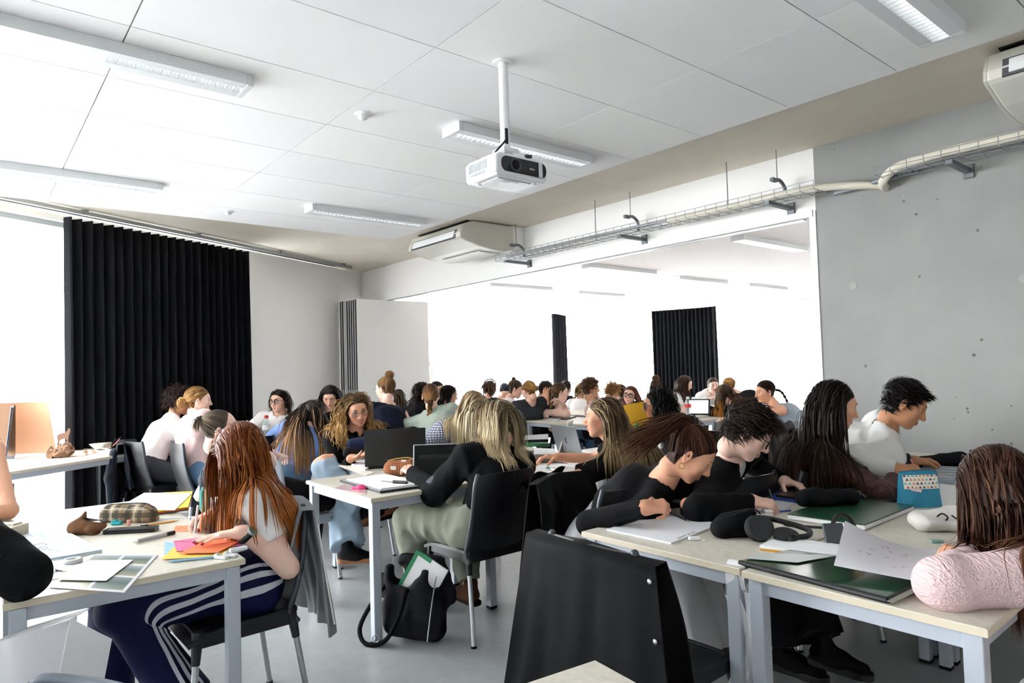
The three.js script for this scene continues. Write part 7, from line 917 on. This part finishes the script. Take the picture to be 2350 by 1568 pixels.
blob('pencil_case', 'black zipped pencil case against the concrete wall', 'pencil case', [4.386, 0.745, -1.446], [cap([-0.12, 0.03, 0], [0.10, 0.04, 0], 0.034, 0.045, { l: V(0, 0, 1), w: 1.3 })], cloth('#14161a'), 0.007, 0.005, 24, null, YR);
single('eraser', 'small pale green rubber behind the bent sheet', 'eraser', rbox(0.042, 0.010, 0.018, 0, 0.005, 0, 0.003), K('#8fb0a6', 0.6), [2.6, 0.745, -0.89], YR);
{ const g = thing('phone_holder', 'grey folding stand half hidden by the bent sheet', 'stand', [2.306, 0.745, -1.094], YR); part('plate', rbox(0.07, 0.075, 0.012, 0, 0.045, 0, 0.004).rotateX(-0.4), K('#4b4f54', 0.5), g); part('strap', tube([[0, 0.07, -0.03], [0.03, 0.10, -0.05], [0.07, 0.09, -0.06], [0.10, 0.04, -0.06]], 0.007, 16, 6), M.black, g); }
{ // nearest table: green portfolio, bent sheet, hanging paper
  const cs = [[1.908, 0.746, -1.217], [1.877, 0.746, -0.766], [2.126, 0.746, -0.75], [2.21, 0.746, -1.155]]; const gm = dataTex(512, (u, v) => { const k = pnoise(u, v, 26, 61); return [12 + k * 8, 62 + k * 44, 34 + k * 26]; }); const { g: geo, m } = slabGeo(cs, 0.012), g = thing('portfolio', 'big glossy green portfolio with black edges on the nearest right table', 'portfolio', m.toArray()); part('cover', geo, new THREE.MeshPhysicalMaterial({ map: gm, roughness: 0.16, clearcoat: 0.6, clearcoatRoughness: 0.08 }), g);
  const L = cs.map((p) => A3(p).sub(m)); part('edge_binding', [[0, 1], [1, 2]].map(([a, b]) => { const A = L[a].clone().setY(0.006), B = L[b].clone().setY(0.006); return rod(A, B, 0.009, 8); }), K('#16181a', 0.5), g); part('band', slabGeo([[1.853, 0.758, -0.757], [1.852, 0.758, -0.74], [2.053, 0.758, -0.73], [2.061, 0.758, -0.748]], 0.001).g.translate(...A3([1.952, 0.758, -0.744]).sub(m).toArray()), K('#8c8a80', 0.7), g);
  slab('cover_flap', 'clear folded flap lying over the green portfolio corner', 'flap', [[1.931, 0.762, -1.209], [1.999, 0.762, -1.074], [2.164, 0.762, -1.023], [2.011, 0.762, -1.213]], 0.0012, K('#d3d7d6', 0.3));
  const A = A3([2.226, 0.86, -1.026]), B = A3([1.974, 0.785, -0.949]), Cc = A3([2.024, 0.776, -0.667]), D = A3([2.466, 0.79, -0.734]); const pt = canvasTex(256, 256, (c) => { c.fillStyle = '#dcdce2'; c.fillRect(0, 0, 256, 256); c.strokeStyle = 'rgba(90,92,110,0.4)'; c.lineWidth = 1.5; const R = rng(12); for (let i = 0; i < 12; i++) { const x = 40 + R() * 180, y = 40 + R() * 170; c.beginPath(); c.moveTo(x, y); for (let k = 0; k < 5; k++) c.lineTo(x + R() * 16 - 8, y + R() * 16 - 8); c.stroke(); } });
  const M0 = A.clone().add(B).add(Cc).add(D).multiplyScalar(0.25); const sg = sheet((u, v) => { const p = B.clone().lerp(Cc, u), q = A.clone().lerp(D, u); return p.lerp(q, v).add(V(0, -0.045 * Math.sin(u * PI) * v, 0)).sub(M0); }, 18, 12, 0.0012); const mat = new THREE.MeshStandardMaterial({ map: pt, roughness: 0.8 }); single('sheet', 'large bent white sheet with faint pencil marks before the woman in pink', 'paper', sg, mat, M0.toArray());
  const hp = thing('paper_roll', 'torn white paper strip hanging down over the edge between the right tables', 'paper', [1.938, 0.745, -1.232]);
  part('loop', sheet((u, v) => { const a = u * 2.6; return V(-0.006 - 0.05 * Math.sin(a), 0.004 - 0.055 * (1 - Math.cos(a)) + 0.02 * Math.sin(a), mix(-0.03, 0.03, v)).applyAxisAngle(V(0, 1, 0), 0.2); }, 14, 4, 0.002), M.paper, hp);
  part('strip', sheet((u, v) => V(-0.05 + 0.02 * Math.sin(v * 3), -0.10 - 0.33 * v, mix(-0.03, 0.025, u) + 0.03 * Math.sin(v * 4)), 4, 14, 0.002), M.paper, hp); part('strip', sheet((u, v) => V(-0.035 - 0.01 * Math.sin(v * 5), -0.08 - 0.36 * v, mix(0.03, 0.055, u) + 0.012 * Math.sin(v * 6)), 3, 14, 0.002), M.paperGrey, hp);
}
{ const b = [1.55, 0, -0.52]; const g = thing('portfolio', 'green marbled portfolio with cream bands standing on the floor at the bottom edge', 'portfolio', [1.891, 0.33, -1.284], yawOf(95)); part('board', rbox(0.02, 0.36, 0.30, 0, -0.165, 0, 0.003), new THREE.MeshPhysicalMaterial({ map: marb, roughness: 0.35 }), g); }

// ---------------------------------------------------------------- coats, bags and other things on chairs and floor
// a coat thrown over a chair back; own axes are the chair's
function coat(label, name, x, z, phi, mat, { w = 0.5, front = 0.5, back = 0.25, spread = 0.1, seed = 1, sleeves = true, collar = true, extra, th = 0.007 } = {}) {
  const g = thing(name, label, name, [x, 0, z], yawOf(phi)), T = 0.868, f = (u, v) => {
    const s = u - 0.5, down = v < 0.42, t = down ? 1 - v / 0.42 : (v - 0.42) / 0.58, fl = noise3(s * 7 + seed, t * 2.2, seed * 3.3), rip = Math.sin(s * 21 + seed * 2 + t * 2) * 0.016 * t + fl * 0.05 * t + Math.sin(s * 38 + seed + t * 3.5) * 0.009 * t, ww = w * (1 + spread * t * (down ? 0.5 : 1)), c = s * s * 4 * 0.04;
    const y = mix(T - 0.02 * Math.abs(s) * 2, down ? front : back + 0.03 * fl, t); return V(-s * ww, y, (down ? -0.262 + 0.05 * (1 - Math.pow(1 - t, 2)) : -0.305 - 0.03 * Math.sin(t * 1.5) - 0.10 * t * spread) + c + rip); };
  part('body', sheet(f, 40, 44, th, [w * 1.3, 1]), mat, g);
  if (sleeves) for (const s of [-1, 1]) part('sleeve', meshField([cap([s * w * 0.40, T - 0.10, -0.30], [s * w * 0.47, 0.55, -0.335], 0.035, 0.04, { l: V(1, 0, 0), w: 1.7 }), cap([s * w * 0.47, 0.55, -0.335], [s * w * 0.43, 0.27, -0.33], 0.04, 0.03, { l: V(1, 0, 0), w: 1.7 })], 0.008, { disp: (a, b, c) => noise3(a * 22 + seed, b * 10, c * 22) * 0.014, uv: (a, b) => [a, b] }), mat, g);
  if (collar) part('collar', sheet((u, v) => V(mix(-w * 0.3, w * 0.3, u), T - 0.004 - 0.075 * v + 0.01 * Math.sin(u * 9), -0.312 - 0.022 * Math.sin(v * PI * 0.8)), 14, 5, 0.006), mat, g); if (extra) extra(g, f); return g;
}
const blackCoat = cloth('#0a0b0d', 0.8), coatBlue = cloth('#23262f', 0.9);
coat('black jacket with silver snaps hung over the empty chair in front', 'jacket', 1.74, -1.47, 51, blackCoat, { w: 0.54, front: 0.42, back: 0.08, spread: 0.45, seed: 2, sleeves: false, collar: false, extra: (g, f) => { for (let i = 0; i < 5; i++) { const p = f(0.985, 0.46 + i * 0.115), q = V(0.006, 0, -0.012); part('snap', new THREE.SphereGeometry(0.0075, 12, 8).scale(1, 1, 0.5).translate(p.x + q.x, p.y, p.z + q.z), M.chrome, g); } } });
coat('light grey zip jacket hung on the chair of the red-haired woman', 'jacket', under(people.red)[0], under(people.red)[2], people.red.face, cloth('#83878b'), { w: 0.46, front: 0.62, back: 0.34, spread: 0.25, seed: 5, sleeves: false, collar: false, extra: (g, f) => part('zip', tube([f(0.03, 0.5), f(0.03, 0.7), f(0.04, 0.95)].map((p) => p.add(V(0.01, 0, -0.008))), 0.004, 14, 5), M.white, g) });
coat('dark coat hung over the chair beside the window table', 'coat', under(people.curlBack)[0], under(people.curlBack)[2], people.curlBack.face, coatBlue, { w: 0.5, front: 0.45, back: 0.05, spread: 0.2, seed: 7 });
coat('black coat hung on the chair of the woman with the ponytail', 'coat', under(people.pony, 0.02)[0], under(people.pony, 0.02)[2], people.pony.face, blackCoat, { w: 0.47, front: 0.6, back: 0.22, spread: 0.15, seed: 9, sleeves: false });
coat('dark brown shiny coat on a chair back beside the woman with the dark braid', 'coat', 5.35, -3.25, -40, cloth('#1f1715', 0.5), { w: 0.42, front: 0.45, back: 0.15, seed: 11 });
coat('navy coat on the chair behind the dark laptop', 'coat', under(people.gingham)[0], under(people.gingham)[2], people.gingham.face, coatBlue, { w: 0.45, front: 0.55, back: 0.3, seed: 12, sleeves: false });
coat('black jacket over the chair at the left edge', 'jacket', under(people.leftArm)[0], under(people.leftArm)[2], people.leftArm.face, blackCoat, { w: 0.44, front: 0.6, back: 0.3, seed: 13, sleeves: false });
chairAt('black plastic chair in the opening under the shiny dark coat', 5.35, -3.25, -40);
// shoulder bag on the floor
{
  const p = [1.821, 0, -3.051], yaw = YR - 0.35, g = blob('shoulder_bag', 'black cloth shoulder bag slumped on the floor with a pad sticking out', 'bag', [p[0], 0, p[2]], [cap([0, 0.075, 0.0], [0.01, 0.26, 0.0], 0.07, 0.055, { l: V(1, 0, 0), w: 2.7, k: 0.05 }), cap([0, 0.20, -0.04], [0.02, 0.40, -0.085], 0.03, 0.018, { l: V(1, 0, 0), w: 6.5, k: 0.04 }), cap([0.05, 0.15, 0.05], [0.085, 0.37, 0.05], 0.035, 0.012, { k: 0.06, l: V(1, 0, 0), w: 1.8 }), cap([-0.12, 0.1, 0.02], [-0.16, 0.35, -0.01], 0.045, 0.016, { k: 0.06 }), cap([0, 0.42, 0.0], [0.0, 0.24, 0.0], 0.034, 0.026, { op: -1, k: 0.02, l: V(1, 0, 0), w: 4 }), cap([-0.05, 0.40, 0.05], [-0.04, 0.32, 0.05], 0.07, 0.03, { op: -1, k: 0.04 })], cloth('#121317', 0.8), 0.007, 0.012, 13, null, yaw, (b) => {
    part('strap', tube([[-0.15, 0.30, 0.0], [-0.22, 0.20, 0.06], [-0.28, 0.06, 0.10], [-0.22, 0.012, 0.14], [-0.12, 0.03, 0.13], [-0.04, 0.16, 0.11], [-0.02, 0.28, 0.06]], 0.012, 50, 6), cloth('#0c0d0f'), b);
    part('strap_flap', sheet((u, v) => V(mix(-0.17, -0.30, u), mix(0.33, 0.20, v) - u * 0.02, 0.0 - 0.05 * u), 6, 6, 0.012), cloth('#141519'), b); part('buckle', new THREE.TorusGeometry(0.018, 0.003, 8, 18).translate(-0.16, 0.045, 0.14), M.zinc, b); part('zip', tube([[0.125, 0.34, 0.02], [0.13, 0.2, 0.09], [0.12, 0.05, 0.12]], 0.0035, 16, 5), M.zinc, b); });
  const q = V(0.03, 0.31, -0.015).applyAxisAngle(V(0, 1, 0), yaw); const pad = thing('pad', 'white drawing pad with a green stripe sticking out of the black shoulder bag', 'drawing pad', [p[0] + q.x, q.y, p[2] + q.z], yaw); part('pages', rbox(0.20, 0.22, 0.014, 0, 0, 0, 0.002).rotateX(-0.18).rotateZ(-0.5), M.paper, pad); part('stripe', [rbox(0.022, 0.222, 0.016, -0.09, 0, 0, 0.002).rotateX(-0.18).rotateZ(-0.5), rbox(0.10, 0.022, 0.016, -0.05, 0.10, 0, 0.002).rotateX(-0.18).rotateZ(-0.5)], K('#2f8a5c', 0.6), pad);
}
// lower left corner
{ const p = [0.173, 0.574, -2.425], g = thing('paper_bag', 'white folded paper bag cut by the lower left corner', 'paper bag', p, YR); part('side', sheet((u, v) => V(mix(-0.13, 0.09, u) + 0.02 * v, mix(-0.12, 0.07, v) + 0.06 * u * v, 0.03 * Math.sin(u * 5) + 0.02 * v), 14, 10, 0.003), M.paperGrey, g); part('gusset', sheet((u, v) => V(0.11 + 0.06 * u - 0.05 * (1 - v), mix(-0.12, 0.13, v) - 0.10 * u, 0.02 - 0.10 * u), 8, 8, 0.003), M.paper, g); part('top_fold', sheet((u, v) => V(mix(-0.11, 0.11, u), 0.07 + 0.06 * u - 0.004, 0.02 - 0.09 * v), 10, 4, 0.003), M.paper, g); }
coat('black coat hanging low under the left tables', 'coat', 0.12, -2.75, 40, blackCoat, { w: 0.3, front: 0.4, back: 0.12, seed: 15, sleeves: false }).position.y = -0.25;
{ const g = thing('chair', 'dark blue-grey chair back peeking in at the bottom left edge', 'chair', [0.217, 0.655, -1.957].map((v, i) => (i === 1 ? v - 0.05 : v)), yawOf(10)); part('backrest', sheet((u, v) => V(mix(-0.17, 0.13, u), mix(-0.2, 0.04, v) + 0.012 * u, 0.02 * Math.sin(u * PI)), 10, 6, 0.018), K('#59606b', 0.5), g); part('rim', tube([[-0.17, 0.042, 0], [0, 0.05, 0.02], [0.12, 0.05, 0.004], [0.132, 0.0, 0], [0.132, -0.2, 0]], 0.012, 24, 8), K('#6a717c', 0.45), g); }
// far away: easel laths, laptops
{ const b = [6.1, 0, -10.15]; [[972, 822, 0.028, '#d9a878', 'broad pale wooden lath leaning in the far window, leftmost of the five'], [984, 823, 0.026, '#dcae80', 'pale wooden lath leaning in the far window, second from the left'], [1001, 822, 0.016, '#c99a6c', 'thin wooden lath leaning in the far window, middle of the five'], [1006, 826, 0.012, '#8f8478', 'thin grey lath leaning in the far window, second from the right'], [1011, 850, 0.012, '#857c72', 'thin short grey lath leaning in the far window, rightmost of the five']].forEach(([x, y, r, c, l], i) => single('lath', l, 'lath', rod([0, 0, 0], [-0.22, i === 4 ? 1.42 : 1.66, -0.05], r * 0.7, 6), K(c, 0.7), [6.30 + [0, 0.13, 0.32, 0.38, 0.46][i], 0, -10.05 - [0, 0.05, 0.1, 0.13, 0.16][i]])); }
slab('laptop', 'closed dark laptop on the white-lit table in the opening', 'laptop', [[5.552, 0.746, -6.146], [5.594, 0.746, -5.821], [5.94, 0.746, -6.007], [5.909, 0.746, -6.348]], 0.018, K('#3a3d42', 0.4));
slab('notebook', 'pale notebook left of the closed dark laptop', 'notebook', [[5.461, 0.746, -6.046], [5.407, 0.746, -5.774], [5.658, 0.746, -5.963], [5.674, 0.746, -6.2]], 0.012, K('#b9bcc0', 0.6));
{ const scr = canvasTex(128, 96, (c) => { c.fillStyle = '#e9e2ea'; c.fillRect(0, 0, 128, 96); c.fillStyle = '#e3c4cf'; for (let i = 0; i < 6; i++) c.fillRect(10 + i * 18, 46 + (i % 3) * 12, 14, 8); c.fillStyle = '#b7b3e0'; c.fillRect(70, 22, 34, 6); }); const g = thing('tablet', 'tilted tablet with a bright drawing on its screen before the orange-tipped woman', 'tablet', [6.458, 0.791, -4.567], yawOf(205)); part('case', rbox(0.25, 0.19, 0.014, 0, 0.095, 0, 0.006).rotateX(-0.35), M.plasticBlack, g); part('screen', new THREE.PlaneGeometry(0.215, 0.155).translate(0, 0.095, 0.0085).rotateX(-0.35), new THREE.MeshStandardMaterial({ map: scr, emissive: 0xffffff, emissiveMap: scr, emissiveIntensity: 0.7, roughness: 0.3 }), g); }
slab('tablet', 'flat tablet propped behind the tilted tablet', 'tablet', [[6.977, 0.889, -5.042], [7.115, 0.89, -4.929], [7.38, 0.927, -5.097], [7.242, 0.932, -5.21]], 0.014, K('#c8d0ce', 0.4));
single('mug', 'small blue-grey mug at the elbows of the woman with reddish hair', 'mug', [new THREE.LatheGeometry([[0, 0.002], [0.035, 0], [0.038, 0.08], [0.034, 0.08], [0.031, 0.008], [0, 0.008]].map(([x, y]) => new THREE.Vector2(x, y)), 20), new THREE.TorusGeometry(0.022, 0.005, 8, 16).translate(0.05, 0.04, 0)], K('#6b7fae', 0.4), [6.231, 0.806, -5.27]); slab('folder', 'dark flat folder beside the blue-grey mug', 'folder', [[7.016, 0.746, -5.889], [6.955, 0.746, -5.663], [7.435, 0.746, -5.99], [7.435, 0.746, -6.191]], 0.02, M.plasticBlack);
// stripes and emblem of the track trousers, watch, hole in the jeans
{
  const r = people.red, J = r.J, g = r.group, side = V(0.35, 0.25, 0.9).normalize(), W = K('#cfd2da', 0.8), L = r.trousersL; const hip = J.hL.clone().add(V(0.05, 0.03, 0)), mid = J.hL.clone().lerp(J.kL, 0.5), kn = J.kL.clone(), sh = J.kL.clone().lerp(J.aL, 0.5), an = J.aL.clone();
  for (const o of [-0.024, 0, 0.024]) { const off = (p, a) => p.clone().add(V(0, -0.01 + o * Math.cos(a), 0)).add(V(-o * Math.sin(a), 0, 0)); part('stripe', ribbonOn(L, [off(hip, 0), off(mid, 0), off(kn.clone().add(V(0.075, -0.035, 0.0)), 0.7), off(sh.clone().add(V(0.02, 0, 0)), 1.4), off(an, 1.5)], side, 0.011, 0.0025, 60, r.trousersDisp), W, g); }
  const c = J.hL.clone().lerp(J.kL, 0.55).add(V(0, 0.05, 0.0)), e = J.kL.clone().sub(J.hL).normalize(), u = V(0.3, 1, 0.1).normalize(), em = []; for (const a of [-0.65, 0, 0.65]) { const d = u.clone().multiplyScalar(Math.cos(a)).addScaledVector(e, Math.sin(a)); em.push(ribbonOn(L, [c.clone().addScaledVector(d, 0.002), c.clone().addScaledVector(d, 0.009), c.clone().addScaledVector(d, 0.017)], side, 0.007, 0.003, 6, r.trousersDisp)); } for (let i = 0; i < 3; i++) em.push(ribbonOn(L, [c.clone().addScaledVector(e, -0.015).addScaledVector(u, -0.004 - i * 0.004), c.clone().addScaledVector(e, 0.015).addScaledVector(u, -0.004 - i * 0.004)], side, 0.0018, 0.003, 4, r.trousersDisp)); part('emblem', joinIndexed(em), W, g);
  const a = J.eL.clone().sub(J.wL).normalize(), q = new THREE.Quaternion().setFromUnitVectors(V(0, 0, 1), a), wp = J.wL.clone().addScaledVector(a, 0.02); const ws = part('watch_strap', new THREE.TorusGeometry(0.0305, 0.0055, 8, 28).scale(1, 1, 2.2).applyQuaternion(q).translate(wp.x, wp.y, wp.z), M.plasticBlack, g); const nrm = V(0.25, 0.75, 0.6); nrm.addScaledVector(a, -nrm.dot(a)).normalize(); const fp = wp.clone().addScaledVector(nrm, 0.033), fq = new THREE.Quaternion().setFromUnitVectors(V(0, 1, 0), nrm); part('watch_case', [new THREE.CylinderGeometry(0.019, 0.021, 0.008, 28).applyQuaternion(fq).translate(fp.x, fp.y, fp.z)], M.silver, ws); const f2 = fp.clone().addScaledVector(nrm, 0.0045); part('watch_dial', new THREE.CylinderGeometry(0.0155, 0.0155, 0.001, 28).applyQuaternion(fq).translate(f2.x, f2.y, f2.z), K('#4f6a5c', 0.3), ws);
  const b = people.blonde, bj = b.J, el = bj.eL.clone().lerp(bj.wL, 0.1); part('elbow_patch', meshField([cap(bj.sL.clone().lerp(bj.eL, 0.72), bj.eL.clone().lerp(bj.wL, 0.05), 0.068, 0.066, { cut: undefined })], 0.010, { disp: (x, y, z) => noise3(x * 20, y * 20, z * 20) * 0.004, uv: (x, y) => [x, y] }), cloth('#4a4e54'), b.group);
}
// the head mounted phones of the person far behind
{ const p = people.phones, E = (pts) => pts.map((q) => A3(q).applyMatrix4(p.toW)); part('headphones', [tube(E([[-0.092, -0.01, -0.01], [-0.08, 0.09, -0.01], [0, 0.135, -0.01], [0.08, 0.09, -0.01], [0.092, -0.01, -0.01]]), 0.009, 24, 6)], M.plasticBlack, p.group); }

scene.traverse((o) => { if (o.isMesh) { o.castShadow = true; o.receiveShadow = true; } if (o.isLight && !o.isRectAreaLight) o.castShadow = true; });
renderer.render(scene, camera);
